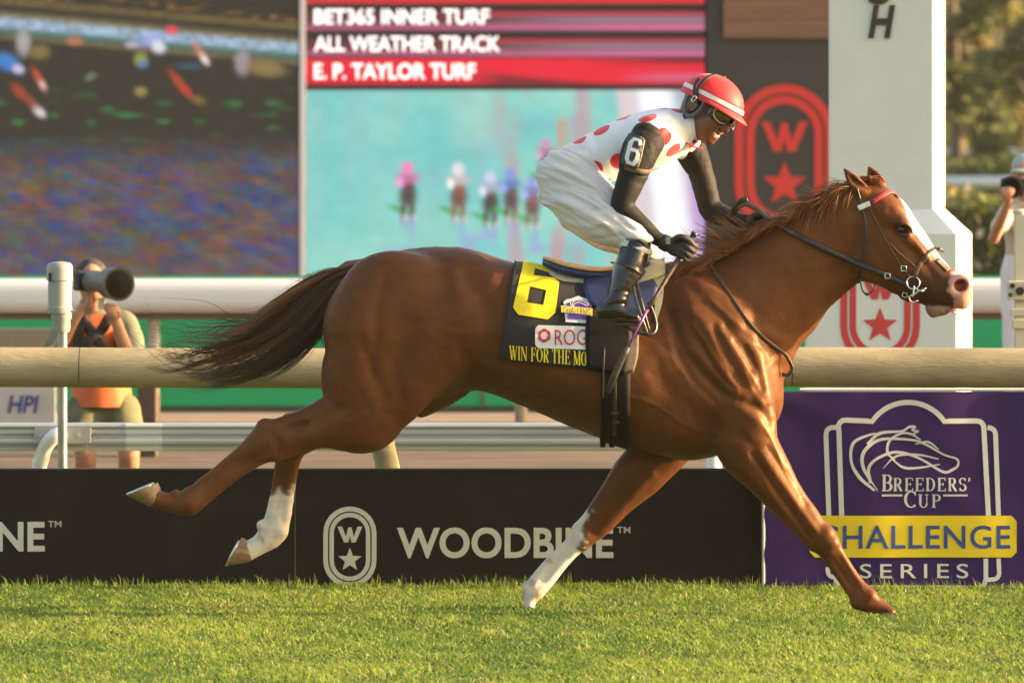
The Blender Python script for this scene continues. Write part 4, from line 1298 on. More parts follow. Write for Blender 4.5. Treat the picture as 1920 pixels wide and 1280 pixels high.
# far fore
hf.tube([nd(1300, 720, .14, 90, .09), nd(1262, 800, .15, 64, .085), pr((1180, 842), (1278, 866), .15, .076), pr((1146, 884), (1238, 902), .15, .066), pr((1122, 922), (1192, 942), .15, .055), pr((1096, 960), (1148, 990), .15, .046),
         pr((1080, 980), (1124, 1010), .15, .045), pr((1074, 996), (1102, 1026), .15, .040), pr((1054, 1018), (1080, 1042), .15, .020), pr((1030, 1042), (1060, 1066), .15, .015), pr((1004, 1070), (1038, 1094), .15, .018),
         pr((986, 1092), (1022, 1112), .15, .036), pr((981, 1108), (1012, 1120), .15, .036), pr((982, 1124), (1004, 1130), .15, .030), pr((983, 1136), (1003, 1140), .15, .034)], k=.035)
# cannon bones, tendons, joints: (front edge, back edge, depth)
def shank(front, back, Y):
    fr, bk_ = np.array(front, float), np.array(back, float)
    th = np.linalg.norm(fr - bk_, axis=1)
    b = fr + .30 * (bk_ - fr); t = fr + .82 * (bk_ - fr)
    hf.tube([nd(*q, Y, w * .30, .0245) for q, w in zip(b, th)], k=.008, sub=4)
    hf.tube([nd(*q, Y, w * .17, .0185) for q, w in zip(t, th)], k=.007, sub=4)
shank([(1574, 1018), (1597, 1056), (1620, 1090), (1640, 1110)], [(1540, 1044), (1564, 1078), (1584, 1108), (1602, 1133)], -.145)
shank([(1090, 1034), (1062, 1062), (1038, 1090), (1018, 1112)], [(1062, 1010), (1030, 1042), (1004, 1070), (986, 1092)], .15)
shank([(504, 864), (440, 902), (405, 930), (374, 956)], [(472, 812), (410, 868), (375, 896), (354, 914)], -.15)
shank([(566, 852), (556, 890), (550, 932), (542, 988)], [(520, 846), (512, 885), (507, 925), (494, 980)], .15)
for y, cs in ((-.145, ((1550, 1000, 20, 16, .045), (1560, 1015, 17, 14, .044), (1524, 1022, 11, 10, .030), (1606, 1130, 12, 11, .030), (1632, 1116, 13, 12, .036))),
              (.15, ((1100, 1004, 19, 17, .045), (1092, 1018, 16, 14, .043), (1082, 990, 11, 9, .030), (988, 1100, 11, 10, .030), (1008, 1106, 14, 12, .036))),
              (-.15, ((505, 828, 26, 20, .046), (520, 850, 14, 12, .040), (352, 924, 11, 9, .028), (358, 948, 17, 15, .037))),
              (.15, ((544, 830, 24, 19, .045), (490, 984, 10, 9, .028), (526, 996, 16, 15, .037)))):
    for x, yy, ra, rc, rb in cs: hf.ell(P(x, yy, y), (M_(ra), rb, M_(rc)), -55 if x > 1300 else 55, k=.014)
# hollow in front of the hamstring tendon above the hock
hf.ell(P(552, 800, -.215), (M_(26), .018, M_(7)), 12, k=.02, op='sub')
# breast and shoulder masses
for s in (-1, 1):
    hf.ell(P(1416, 728, s * .080), (M_(66), .088, M_(42)), 95, k=.04)
    hf.ell(P(1346, 656, s * .150), (M_(100), .052, M_(56)), 125, k=.04)
    hf.ell(P(1316, 592, s * .135), (M_(80), .055, M_(48)), 120, k=.05)
# sheath
hf.tube([nd(862, 728, 0, 16, .05), nd(832, 746, 0, 18, .05), nd(790, 768, 0, 14, .045)], k=.03)

hpos, hfaces = hf.mesh()
hpos = relax(hpos, hfaces, 3)
hn = normals(hpos, hfaces)
hq = to_px(hpos)

# muscle relief, raised (+) or sunk (-) along strokes followed on the coat: (outline, millimetres, width px)
strokes = [
    # shoulder and arm
    ([(1296, 585), (1322, 612), (1348, 655), (1362, 690)], 13, 15), ([(1258, 590), (1276, 640), (1310, 690), (1352, 735), (1400, 758), (1428, 772), (1440, 790)], -13, 10),
    ([(1338, 612), (1352, 648), (1370, 690), (1385, 720)], -9, 8), ([(1352, 622), (1376, 655), (1398, 690), (1412, 712)], 11, 10), ([(1362, 612), (1392, 650), (1412, 690)], -10, 8),
    ([(1384, 622), (1412, 645), (1430, 690), (1436, 740)], 12, 18), ([(1290, 655), (1330, 690), (1365, 715), (1395, 740)], 9, 13), ([(1370, 745), (1402, 770), (1426, 790)], 11, 15),
    ([(1290, 530), (1330, 575), (1372, 610), (1420, 640), (1450, 655)], -8, 12), ([(1322, 520), (1364, 560), (1402, 600), (1440, 632)], 7, 16), ([(1262, 530), (1250, 590), (1262, 650), (1290, 720)], -7, 16),
    ([(1240, 640), (1270, 690), (1310, 740), (1350, 770)], 7, 18), ([(1230, 700), (1290, 770), (1340, 800)], -5, 18), ([(1386, 815), (1410, 835), (1424, 850)], -8, 12),
    ([(1330, 560), (1362, 590), (1398, 622), (1436, 650)], 4, 6), ([(1312, 640), (1340, 690), (1372, 726)], -6, 5), ([(1300, 610), (1330, 655), (1350, 690)], 5, 5), ([(1398, 650), (1418, 690), (1428, 730)], -5, 5),
    ([(1395, 700), (1412, 735), (1430, 760)], 5, 6), ([(1270, 660), (1300, 712), (1340, 752)], -4, 6), ([(1246, 610), (1262, 668), (1292, 722)], 4, 7), ([(1376, 640), (1400, 676), (1420, 716)], -4, 4),
    # veins
    ([(1180, 742), (1230, 760), (1290, 800), (1350, 815)], 2.2, 3.2), ([(1000, 742), (1060, 758), (1120, 775), (1170, 790)], 2.0, 3.0), ([(1432, 800), (1450, 830), (1470, 880), (1500, 930)], 2.6, 3.0), ([(1400, 850), (1424, 880), (1450, 930), (1486, 976)], 2.2, 3.0),
    ([(1370, 690), (1384, 720), (1378, 752)], 2.0, 3.0), ([(700, 740), (660, 770), (610, 800), (560, 826)], 2.4, 3.2), ([(760, 690), (740, 730), (700, 770)], 2.0, 3.2), ([(1706, 470), (1722, 490), (1730, 515)], 1.8, 2.6), ([(1690, 480), (1700, 505), (1690, 528)], 1.6, 2.6),
    ([(1520, 620), (1470, 660), (1440, 690)], 2.0, 4.0), ([(1210, 900), (1160, 950), (1120, 995)], 2.2, 3.0), ([(930, 700), (950, 726), (990, 748)], 2.0, 3.5),
    # forearm cords
    ([(1425, 845), (1462, 900), (1500, 955), (1530, 995)], 6, 7), ([(1410, 855), (1446, 906), (1490, 968), (1515, 1005)], -7, 6), ([(1440, 838), (1474, 888), (1512, 945)], -4, 5), ([(1386, 872), (1430, 918), (1470, 960)], 5, 9),
    ([(1575, 1045), (1602, 1090), (1616, 1116)], -4, 4), ([(1540, 1005), (1556, 1020)], 5, 9),
    # neck
    ([(1340, 510), (1400, 500), (1470, 470), (1540, 440), (1590, 420)], 5, 22), ([(1400, 610), (1460, 580), (1520, 540), (1575, 505)], -6, 18), ([(1440, 665), (1490, 612), (1540, 560), (1590, 528)], 5, 16), ([(1600, 400), (1606, 450), (1618, 510)], -7, 12),
    # head
    ([(1640, 470), (1668, 512), (1690, 535)], -3, 8), ([(1712, 470), (1738, 500), (1752, 520)], -4, 8), ([(1700, 500), (1730, 530), (1750, 548)], 2, 7), ([(1700, 440), (1712, 452)], -3, 6), ([(1668, 395), (1680, 405)], -6, 9),
    # barrel and flank
    ([(905, 560), (915, 610), (900, 660), (870, 700)], -10, 24), ([(880, 520), (900, 560)], -7, 20), ([(960, 700), (1040, 720), (1120, 740)], 4, 30), ([(900, 720), (980, 750), (1060, 785)], -3, 14),
    ([(850, 520), (858, 545)], 10, 16), ([(848, 690), (810, 730), (770, 770)], 9, 18), ([(862, 650), (880, 700), (862, 730)], -8, 14),
    # quarters
    ([(720, 520), (705, 580), (705, 640), (695, 700)], -6, 14), ([(770, 560), (800, 610), (790, 670), (760, 720)], 6, 32), ([(660, 560), (650, 620), (655, 690)], 5, 20), ([(675, 640), (700, 700), (720, 750)], -5, 12),
    ([(640, 765), (590, 790), (540, 815)], -5, 8), ([(700, 770), (640, 800), (585, 825)], 4, 10), ([(500, 835), (470, 862), (420, 900), (380, 930)], -4, 5), ([(505, 810), (520, 830)], -4, 9), ([(528, 800), (520, 850)], -5, 6),
    ([(350, 935), (340, 945)], 3, 7), ([(534, 900), (528, 975)], -4, 5), ([(1040, 1060), (1010, 1098)], -4, 5), ([(1190, 880), (1140, 960), (1110, 1000)], -5, 7), ([(1225, 890), (1170, 950), (1130, 1000)], 4, 7),
]
amp = np.zeros(len(hpos))
side = np.clip(np.abs(hn[:, 1]) * 1.4, 0, 1)
for pts, mm, w in strokes:
    c = catmull(pts, 6)
    d = seg_dist(hq, c)
    amp += mm * (0.00078 if w > 6 and c[0][0] > 1200 and abs(mm) > 6 else 0.001) * np.exp(-(d / w) ** 2)
far_leg = (hpos[:, 1] > 0)
amp *= side
# ribs, folds and fine lumps
amp += 0.0022 * vnoise(hpos * np.array([14, 14, 9.0]), 3) + 0.0011 * vnoise(hpos * 34, 5)
hpos = hpos + hn * amp[:, None]
hpos = relax(hpos, hfaces, 1)
hn = normals(hpos, hfaces)
hq = to_px(hpos)
h_bvh = bvh_of(hpos, hfaces)

# coat: chestnut with white stockings, blaze, dark and pink muzzle
nz = vnoise(hpos * 9, 11); nz2 = vnoise(hpos * 45, 12)
base = np.array((.100, .0375, .0145))
cc = np.tile(base, (len(hpos), 1)) * (1 + 0.12 * nz + 0.06 * nz2)[:, None]
white = np.array((0.62, 0.56, 0.50))
def blend(c, mask): 
    global cc
    cc = cc * (1 - mask[:, None]) + np.array(c) * mask[:, None]
near = hpos[:, 1] < 0
jag = 10 * vnoise(hpos * 28, 21) + 7 * vnoise(hpos * 70, 22)
dark = np.array(srgb(92, 54, 34)[:3])
# near hind lower leg a browner tone, trunk darker than neck and head
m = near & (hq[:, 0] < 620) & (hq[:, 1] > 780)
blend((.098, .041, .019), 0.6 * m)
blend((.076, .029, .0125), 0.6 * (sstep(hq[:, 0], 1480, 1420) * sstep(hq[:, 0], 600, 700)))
# far hind stocking
m = ((~near) & (hq[:, 0] < 600)) * 1.0
blend(white, m * sstep(hq[:, 1] + jag + 0.5 * (545 - hq[:, 0]) * -1, 905, 930))
# far fore stocking
t = np.minimum((1106 - (hq[:, 1] - 945) * .20) - hq[:, 0] + 8, (hq[:, 1] - 950) + (1105 - hq[:, 0]) * .5) + np.clip(hq[:, 1] - 1035, 0, 40)
blend(white, ((~near) & (hq[:, 0] < 1135) & (hq[:, 1] > 930)) * sstep(t + jag, 2, 16))
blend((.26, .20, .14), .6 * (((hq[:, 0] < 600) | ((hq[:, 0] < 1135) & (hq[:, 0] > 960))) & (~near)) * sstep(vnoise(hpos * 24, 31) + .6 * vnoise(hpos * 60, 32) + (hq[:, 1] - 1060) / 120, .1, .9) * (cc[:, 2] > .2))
# face
hx = hq - np.array([1691, 380])
ax = np.array([1754 - 1691, 460 - 380], float); ln = np.linalg.norm(ax); ax /= ln
along = hx @ ax; across = hx @ np.array([-ax[1], ax[0]])
mid = np.interp(hq[:, 0], [1620, 1676, 1730, 1800], [-.025, -.045, -.075, -.118])
onface = (hq[:, 0] > 1640) & (hq[:, 1] < 545)
front = sstep(hn[:, 0] * 0.64 + hn[:, 2] * 0.77, 0.45, 0.62)
dyc = np.abs(hpos[:, 1] - mid)
wid = np.interp(along, [-14, 0, 30, 50, 110, 150], [0.0, .034, .062, .054, .042, .038])
blend(white, onface * sstep(wid - dyc - 0.002 * nz2, -0.002, 0.004) * (along > -14) * (along < 150))
# dark skin on the lower face
blend(srgb(58, 38, 30)[:3], 0.85 * ((hq[:, 0] > 1640) * sstep(hq[:, 0] * 0.75 + hq[:, 1] * 0.66, 1604, 1650)) * sstep(dyc, 0.018, 0.034))
blend(srgb(86, 50, 32)[:3], 0.6 * ((hq[:, 0] > 1600) & (hq[:, 1] > 330)) * sstep(hq[:, 1] - 0.5 * (hq[:, 0] - 1600), 470, 530))
# pink nose and lips
pink = np.array(srgb(206, 158, 146)[:3])
dn = np.hypot(hq[:, 0] - 1803, hq[:, 1] - 533)
blend(pink, ((hq[:, 0] > 1770) * sstep(dn + 5 * nz2, 31, 20)))
blend(srgb(190, 140, 128)[:3], 0.8 * (hq[:, 0] > 1788) * sstep(hq[:, 0] + 0.3 * hq[:, 1], 1950, 1964))
blend(srgb(140, 116, 104)[:3], 0.8 * ((hq[:, 0] > 1735) & (hq[:, 0] < 1785) & (hq[:, 1] > 574)))
blend(srgb(104, 44, 40)[:3], 1.0 * ((hq[:, 0] > 1770) * sstep(np.hypot(hq[:, 0] - 1801, (hq[:, 1] - 535) * 1.1), 15, 11)) * (hpos[:, 1] > -.178))
blend(srgb(46, 30, 24)[:3], 0.8 * sstep(np.hypot((hq[:, 0] - 1691) * 0.8, hq[:, 1] - 430), 17, 9) * (near & (hq[:, 0] > 1600)))
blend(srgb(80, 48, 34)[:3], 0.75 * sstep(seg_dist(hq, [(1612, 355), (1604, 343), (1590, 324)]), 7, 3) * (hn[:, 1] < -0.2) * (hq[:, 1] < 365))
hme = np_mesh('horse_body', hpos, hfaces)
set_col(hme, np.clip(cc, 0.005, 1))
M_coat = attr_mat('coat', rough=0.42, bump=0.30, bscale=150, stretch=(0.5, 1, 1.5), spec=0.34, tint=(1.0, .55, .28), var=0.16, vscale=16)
horse = empty('horse', P(1230, 1150), label='chestnut racehorse at full gallop with white blaze and two white stockings', cat='horse')
horse_body = link_mesh('body', hme, M_coat, horse, True)
# ------------------------------------------------------------------ hooves, eye, hair
M_hoof = mat('hoof_horn', (0.20, 0.13, 0.075), 0.45, var=0.3, scale=25, stretch=(1, 1, 4), bump=0.2, bscale=90)
M_shoe = mat('shoe_steel', (0.55, 0.56, 0.58), 0.3, 0.9, var=0.1)
def hoof(c0, v0, w0, c1, v1, w1, Y):
    """c: ring centres (px), v: half vector heel->toe (px), w: half width (m); 0 = coronet, 1 = sole"""
    mb = MB(); n = 22; rings = []
    for t in (0, .12, .5, .85, 1.0):
        c = np.array(c0) * (1 - t) + np.array(c1) * t; v = np.array(v0) * (1 - t) + np.array(v1) * t; w = w0 * (1 - t) + w1 * t
        if t == 0: v = v * .9; w *= .9
        rg = []
        for k in range(n):
            a = 2 * math.pi * k / n
            q = c + v * math.cos(a); p = P(q[0], q[1], Y); rg.append((p.x, p.y + w * math.sin(a) * (1.0 if math.cos(a) > -.3 else .85), p.z))
        rings.append(rg)
    V = [p for r in rings for p in r]
    F = [(i * n + k, i * n + (k + 1) % n, (i + 1) * n + (k + 1) % n, (i + 1) * n + k) for i in range(len(rings) - 1) for k in range(n)]
    F += [tuple(range(n)), tuple((len(rings) - 1) * n + k for k in range(n))]
    o = mb.add(V, F).build('hoof', M_hoof, horse, auto=60)
    d = (Vector(np.mean(rings[-1], 0)) - Vector(np.mean(rings[0], 0))).normalized()
    c = np.mean(rings[-1], 0)
    pts = []
    for k in range(-8, 9):
        a = k / 8 * 2.45
        i = a / (2 * math.pi) * n
        q = np.array(c1) + np.array(v1) * .93 * math.cos(a); p = P(q[0], q[1], Y)
        pts.append(Vector((p.x, p.y + w1 * .93 * math.sin(a), p.z)) + d * .004)
    MB().tube(pts, .0055, 6).build('horseshoe', M_shoe, o, smooth=True)
hoof((293, 934), (-9, 17), .040, (267, 916), (-29, 12), .056, -.15)
hoof((468, 1031), (6, 20), .040, (439, 1034), (-14, 27), .056, .15)
hoof((1668, 1147), (12, 7), .034, (1680, 1154), (18, 5), .052, -.145)
hoof((993, 1136), (11, 1), .036, (993, 1150), (15, 1), .054, .15)

_ep = h_bvh.ray_cast(Vector((P(1690, 429.5, -.14).x, -2, P(1690, 429.5, -.14).z)), Vector((0, 1, 0)))[0]
eye_c = _ep + Vector((0, .004, 0))
bm = bmesh.new(); bmesh.ops.create_uvsphere(bm, u_segments=24, v_segments=16, radius=.0195)
for v in bm.verts: v.co = Vector((v.co.x, v.co.y * .8, v.co.z * .9)) + eye_c
me = bpy.data.meshes.new('eye'); bm.to_mesh(me); bm.free()
link_mesh('eye', me, mat('eye_dark', (0.010, 0.006, 0.004), 0.06, coat=1.0), horse, True)
lid = MB()
for pts in ([(1677, 433), (1682, 423), (1692, 419), (1702, 425), (1706, 436)], [(1678, 434), (1688, 440), (1698, 440), (1705, 437)]):
    c = catmull(pts, 4); w = []
    for q in c:
        h = h_bvh.ray_cast(Vector((P(q[0], q[1]).x, -2, P(q[0], q[1]).z)), Vector((0, 1, 0)))
        w.append((h[0] if h[0] is not None else P(q[0], q[1], -.14)) + Vector((0, -.004, 0)))
    lid.tube(w, [.003 + .003 * math.sin(math.pi * i / (len(w) - 1)) for i in range(len(w))], 8)
lid.build('eyelid', mat('eyelid_brown', srgb(72, 42, 28), 0.45), horse, smooth=True)

MB().tube([P(1770, 578, -.12), P(1780, 580, -.125), P(1789, 584, -.135), P(1793, 589, -.14)], [.011, .012, .011, .006], 12, flat=(.55, 1.5), up=(0, 0, 1)).build('tongue', mat('tongue_pink', srgb(190, 92, 88), .35), horse, smooth=True)
M_hair = attr_mat('hair', rough=0.42, spec=0.4, trans=0.15)
def strands(name, curves, r0, cols, parent):
    """curves: list of (k,3) arrays; three-sided tapering strands joined to one tuft"""
    Vs, Fs, Cs, off = [], [], [], 0
    for c, cl in zip(curves, cols):
        n = len(c)
        t = np.gradient(c, axis=0); t /= np.linalg.norm(t, axis=1)[:, None] + 1e-9
        up = np.array([0.1, 1.0, 0.2]); a = np.cross(t, up); a /= np.linalg.norm(a, axis=1)[:, None] + 1e-9
        b = np.cross(t, a)
        rad = r0 * np.linspace(1, .15, n)[:, None] * rng.uniform(.6, 1.4)
        V = np.stack([c + (a * math.cos(w) + b * math.sin(w)) * rad for w in (0, 2.1, 4.2)], 1).reshape(-1, 3)
        i = np.arange(n - 1)[:, None] * 3
        F = np.vstack([np.hstack([i + k, i + (k + 1) % 3, i + 3 + (k + 1) % 3, i + 3 + k]) for k in range(3)])
        Vs.append(V); Fs.append(F + off); off += len(V); Cs.append(np.tile(cl, (len(V), 1)))
    me = np_mesh(name, np.vstack(Vs), np.vstack(Fs)); set_col(me, np.vstack(Cs))
    return link_mesh(name, me, M_hair, parent, True)
def p3(pts, Y): return np.array([P(x, y, Y) for x, y in pts])
# tail: guide curves from its upper to its lower edge
G = [([(664, 497), (615, 508), (560, 538), (515, 572), (470, 612), (410, 630), (340, 634), (300, 628)]),
     ([(664, 502), (612, 520), (560, 560), (515, 600), (465, 632), (400, 650), (345, 668), (318, 660)]),
     ([(662, 508), (615, 535), (572, 580), (530, 625), (470, 660), (410, 680), (355, 690), (322, 676)]),
     ([(658, 515), (624, 555), (588, 605), (545, 648), (490, 682), (430, 702), (375, 708), (335, 690)]),
     ([(655, 522), (628, 566), (604, 612), (570, 650), (520, 684), (460, 708), (410, 720), (370, 712)])]
GC = [catmull(g, 4) for g in G]
GA = np.stack(GC)                                       # guide, point, 2
curves, cols = [], []
locks = []
for j in range(46):
    u0 = (j + rng.uniform(.2, .8)) / 46 * 4
    locks.append((u0, rng.normal(0, 20), rng.normal(0, 16), rng.uniform(0, 6.28), rng.uniform(.5, 1.0), rng.normal(0, .026), rng.uniform(.65, 1.4)))
for i in range(1500):
    u0, dx, dy, ph, L0, y0, tone = locks[i % 46]
    u = np.clip(u0 + rng.normal(0, .16), 0, 3.999); a = int(u); f = u - a
    c = GA[a] * (1 - f) + GA[a + 1] * f
    L = np.clip(L0 * rng.uniform(.75, 1.12), .3, 1.0); m = max(8, int(len(c) * L)); c = c[:m].copy()
    s = np.linspace(0, 1, m); tip = s ** 2.0
    # strands of one lock draw together towards its tip
    cc0 = GA[int(u0)][:m] * (1 - (u0 % 1)) + GA[min(int(u0) + 1, 4)][:m] * (u0 % 1)
    pull = .75 * tip[:, None]; c = c * (1 - pull) + cc0 * pull
    c[:, 0] += tip * dx + rng.normal(0, 5) * s; c[:, 1] += tip * dy + rng.normal(0, 4) * s + 5 * np.sin(s * 7 + ph) * s
    y = y0 * (0.4 + 1.2 * np.sin(np.minimum(s * 1.6, 1.57))) + rng.normal(0, .009) + .010 * np.sin(s * 6 + ph)
    curves.append(np.array([P(q[0], q[1], yy) for q, yy in zip(c, y)]))
    t = np.clip(u / 4 * 1.1 - .05 + rng.normal(0, .12), 0, 1)
    cols.append(((1 - t) * np.array((.21, .105, .055)) + t * np.array((.085, .047, .030))) * tone * rng.uniform(.75, 1.3))
for i in range(70):                                    # loose hairs drifting off the end and the root
    if i < 50:
        x0, y0 = rng.uniform(430, 520), rng.uniform(600, 690)
        c = catmull([(x0, y0), (x0 - 60, y0 + rng.normal(-2, 8)), (x0 - 120, y0 + rng.normal(0, 18)), (x0 - rng.uniform(150, 220), y0 + rng.normal(-5, 36))], 4)
    else:
        x0 = rng.uniform(585, 660); y0 = np.interp(x0, [585, 660], [525, 502])
        c = catmull([(x0, y0), (x0 - 25, y0 + 2), (x0 - 50, y0 + rng.normal(0, 8))], 5) if i % 2 else catmull([(605, 610), (602, 628), (600 + rng.normal(0, 5), 650)], 5)
    curves.append(np.array([P(q[0], q[1], rng.normal(0, .03)) for q in c])); cols.append(np.array(srgb(96, 66, 48)[:3]) * rng.uniform(.6, 1.3))
tail = strands('tail', curves, .0024, cols, horse)
dock = MB().tube([P(*q) for q in [(690, 505), (655, 508), (620, 530), (585, 565), (555, 600)]], [.05, .045, .038, .028, .014], 14)
dock.build('tail_dock', mat('dock_brown', srgb(92, 56, 38), 0.6, var=0.2, scale=30), horse, smooth=True)
# mane
crest = catmull([(1608, 336), (1562, 355), (1515, 380), (1462, 405), (1412, 433), (1362, 469), (1318, 494), (1288, 490)], 8)
def crest_pt(t):
    i = t * (len(crest) - 1); a = int(min(i, len(crest) - 2)); return crest[a] * (1 - (i - a)) + crest[a + 1] * (i - a)
curves, cols = [], []
for i in range(1150):
    t = rng.uniform(0, 1)
    q = crest_pt(t) + np.array([rng.normal(0, 3), rng.uniform(1, 9)])
    y0 = rng.normal(-.012, .014)
    zone = t
    if t < .30:      # behind the poll: tufts blown up and back, falling on the near side
        L = rng.uniform(30, 75); d = np.array([-.95, rng.uniform(-.35, .55)]); fall = rng.uniform(0, 34); tuft = 10 * math.sin(t * 60)
        if rng.uniform() < .3: d = np.array([-.35, .8]); L *= .8
    elif t < .55:    # short wisps under the reins
        L = rng.uniform(18, 46); d = np.array([-.9, rng.uniform(-.15, .4)]); fall = rng.uniform(4, 20); tuft = 5 * math.sin(t * 50)
    else:            # long locks streaming back over the hands
        L = rng.uniform(36, 96) * (1 - .45 * (t > .8)); d = np.array([-.97, rng.uniform(-.30, .42)]); fall = rng.uniform(-14, 24); tuft = 11 * math.sin(t * 46)
        if t < .78 and rng.uniform() < .35: d = np.array([-.80, -.62]); L = rng.uniform(45, 90); fall = rng.uniform(-5, 16)
    s = np.linspace(0, 1, 9)
    c = q + s[:, None] * d * L; c[:, 1] += fall * s ** 2 + tuft * s * .5 + 2.5 * np.sin(s * 6 + t * 30)
    y = y0 - .055 * np.sin(s * 1.6) * rng.uniform(.4, 1.4) - .04
    curves.append(np.array([P(a[0], a[1], b) for a, b in zip(c, y)]))
    cols.append(np.array((.235, .098, .036)) * rng.uniform(.5, 1.5) * (.7 + .5 * math.sin(t * 38 + 1) ** 2) * np.array([1, rng.uniform(.9, 1.1), 1]))
strands('mane', curves, .0021, cols, horse)
curves, cols = [], []
for i in range(120):                                   # forelock pressed under the browband
    q = np.array([rng.uniform(1606, 1640), rng.uniform(330, 344)]); s = np.linspace(0, 1, 7)
    c = q + s[:, None] * np.array([rng.uniform(14, 34), rng.uniform(8, 22)])
    curves.append(np.array([P(a[0], a[1] - 4 * math.sin(3.1 * ss), -.05 + rng.normal(0, .02)) for a, ss in zip(c, s)])); cols.append(np.array(srgb(146, 84, 46)[:3]) * rng.uniform(.6, 1.3))
strands('forelock', curves, .0018, cols, horse)

# ------------------------------------------------------------------ tack
M_leather = mat('black_leather', (0.020, 0.015, 0.012), 0.35, var=0.3, scale=30, bump=0.15, bscale=150)
M_brownl = mat('brown_leather', (0.060, 0.034, 0.021), 0.45, var=0.3, scale=30, bump=0.15, bscale=150)
M_chrome = mat('bright_steel', (0.70, 0.70, 0.68), 0.18, 1.0)
def cast(px, py, bvh=None, back=False):
    p = P(px, py, -.15); b = bvh or h_bvh
    o = Vector((p.x, 3 if back else -3, p.z))
    h = b.ray_cast(o, Vector((0, -1 if back else 1, 0)))
    return (h[0], h[1]) if h[0] is not None else (None, None)
def conform(pts, off=.004, sub=6, bvh=None):
    """follow the coat below a traced line; gaps keep the last depth"""
    c = catmull(pts, sub); out, ns = [], []; last = None
    for q in c:
        p, n = cast(q[0], q[1], bvh)
        if p is None:
            y = last.y if last is not None else -.1
            p = P(q[0], q[1], y); n = Vector((0, -1, 0))
        last = p
        out.append(p + n * off); ns.append(n)
    A = np.array(out)
    for _ in range(2):
        A[1:-1] = A[1:-1] * .5 + (A[:-2] + A[2:]) * .25
    return [Vector(a) for a in A], ns
def strap(name, pts, w, th, m, parent, off=.004, sub=6, bvh=None):
    c, ns = conform(pts, off, sub, bvh)
    return MB().tube(c, 1.0, 8, flat=(th / 2, w / 2), up=lambda i: ns[i]).build(name, m, parent, smooth=True)
def free(name, pts3, r, m, parent, fl=None, up=None, sub=6, n=10):
    c = catmull([tuple(p) for p in pts3], sub)
    return MB().tube([Vector(a) for a in c], r, n, flat=fl, up=up).build(name, m, parent, smooth=True)

bridle = empty('bridle', P(1660, 450, -.05), label='dark racing bridle with red browband, noseband, bit rings and reins on the horse head', cat='bridle')
strap('crownpiece', [(1606, 352), (1612, 372), (1618, 392)], .016, .004, M_leather, bridle)
strap('throatlatch', [(1618, 392), (1624, 430), (1620, 470), (1615, 510), (1613, 530)], .014, .004, M_leather, bridle)
free('throatlatch_loop', [P(1613, 528, -.10), P(1617, 544, -.08), P(1626, 552, -.06), P(1636, 545, -.06), P(1640, 532, -.06)], .006, M_leather, bridle, fl=(.5, 1.2), up=(1, 0, 0))
strap('browband', [(1632, 383), (1650, 371), (1668, 362), (1680, 364), (1684, 371)], .020, .006, mat('browband_red', srgb(205, 62, 66), 0.5, color2=srgb(50, 30, 50), scale=16, thresh=(.42, .46), stretch=(1, .1, 1)), bridle, off=.005)
strap('browband_end', [(1610, 391), (1622, 386), (1633, 382)], .024, .007, mat('browband_white', (.68, .68, .64), .5), bridle, off=.006)
strap('cheekpiece', [(1630, 388), (1646, 420), (1664, 456), (1684, 490), (1697, 508), (1707, 520)], .007, .003, M_brownl, bridle)
strap('noseband_hanger', [(1664, 452), (1690, 478), (1716, 500)], .006, .003, M_brownl, bridle)
strap('noseband', [(1714, 518), (1722, 499), (1734, 484), (1746, 473), (1756, 467)], .022, .006, M_brownl, bridle, off=.005)
free('noseband_tab', [P(1758, 466, -.10), P(1768, 470, -.085)], .007, M_leather, bridle, sub=3)
strap('nose_strip', [(1758, 487), (1769, 497), (1779, 507)], .030, .004, mat('nose_strip_tan', (.16, .12, .09), .7, var=.2, scale=40), bridle, off=.003)
def ring3(name, c, r, t, m, par, tilt=0.0, n=24):
    pts = [c + Vector((r * math.cos(a), math.sin(tilt) * r * math.sin(a), r * math.sin(a) * math.cos(tilt))) for a in np.linspace(0, 2 * math.pi, n + 1)]
    return MB().tube(pts, t, 8, caps=False).build(name, m, par, smooth=True)
bp_, _ = cast(1712, 530)
bc = (bp_ if bp_ is not None else P(1712, 530, -.15)) + Vector((0, -.012, 0))
ring3('bit_ring', bc, M_(12), .0035, M_chrome, bridle, .2)
free('bit_bar', [bc + Vector((.005, .0, -.02)), bc + Vector((.03, .0, -.035)), bc + Vector((.06, .02, -.03))], .004, M_chrome, bridle, sub=4)
free('bit_bar', [bc + Vector((-.005, -.005, -.06)), bc + Vector((.015, -.006, -.04)), bc + Vector((.055, -.002, -.022))], .0035, M_chrome, bridle, sub=4)
free('bit_shank', [bc + Vector((.004, -.004, -.012)), bc + Vector((.0, -.006, -.045)), bc + Vector((-.018, -.006, -.062)), bc + Vector((-.005, -.004, -.082)), bc + Vector((.02, -.002, -.075))], .004, M_chrome, bridle, sub=5)
strap('chin_strap', [(1688, 548), (1694, 556), (1704, 562)], .020, .008, M_leather, bridle, off=.008)
for c, s_ in (((1694, 503), 1), ((1664, 517), 1), ((1697, 553), .9)):
    p, n = cast(*c)
    if p is None: continue
    q = p + Vector((0, -.012, 0)); k = .011 * s_
    free('buckle', [q + Vector((-k, 0, k)), q + Vector((k, 0, k * .8)), q + Vector((k * 1.1, 0, -k)), q + Vector((-k * .9, 0, -k)), q + Vector((-k, 0, k))], .0024, M_chrome, bridle, sub=1, n=6)
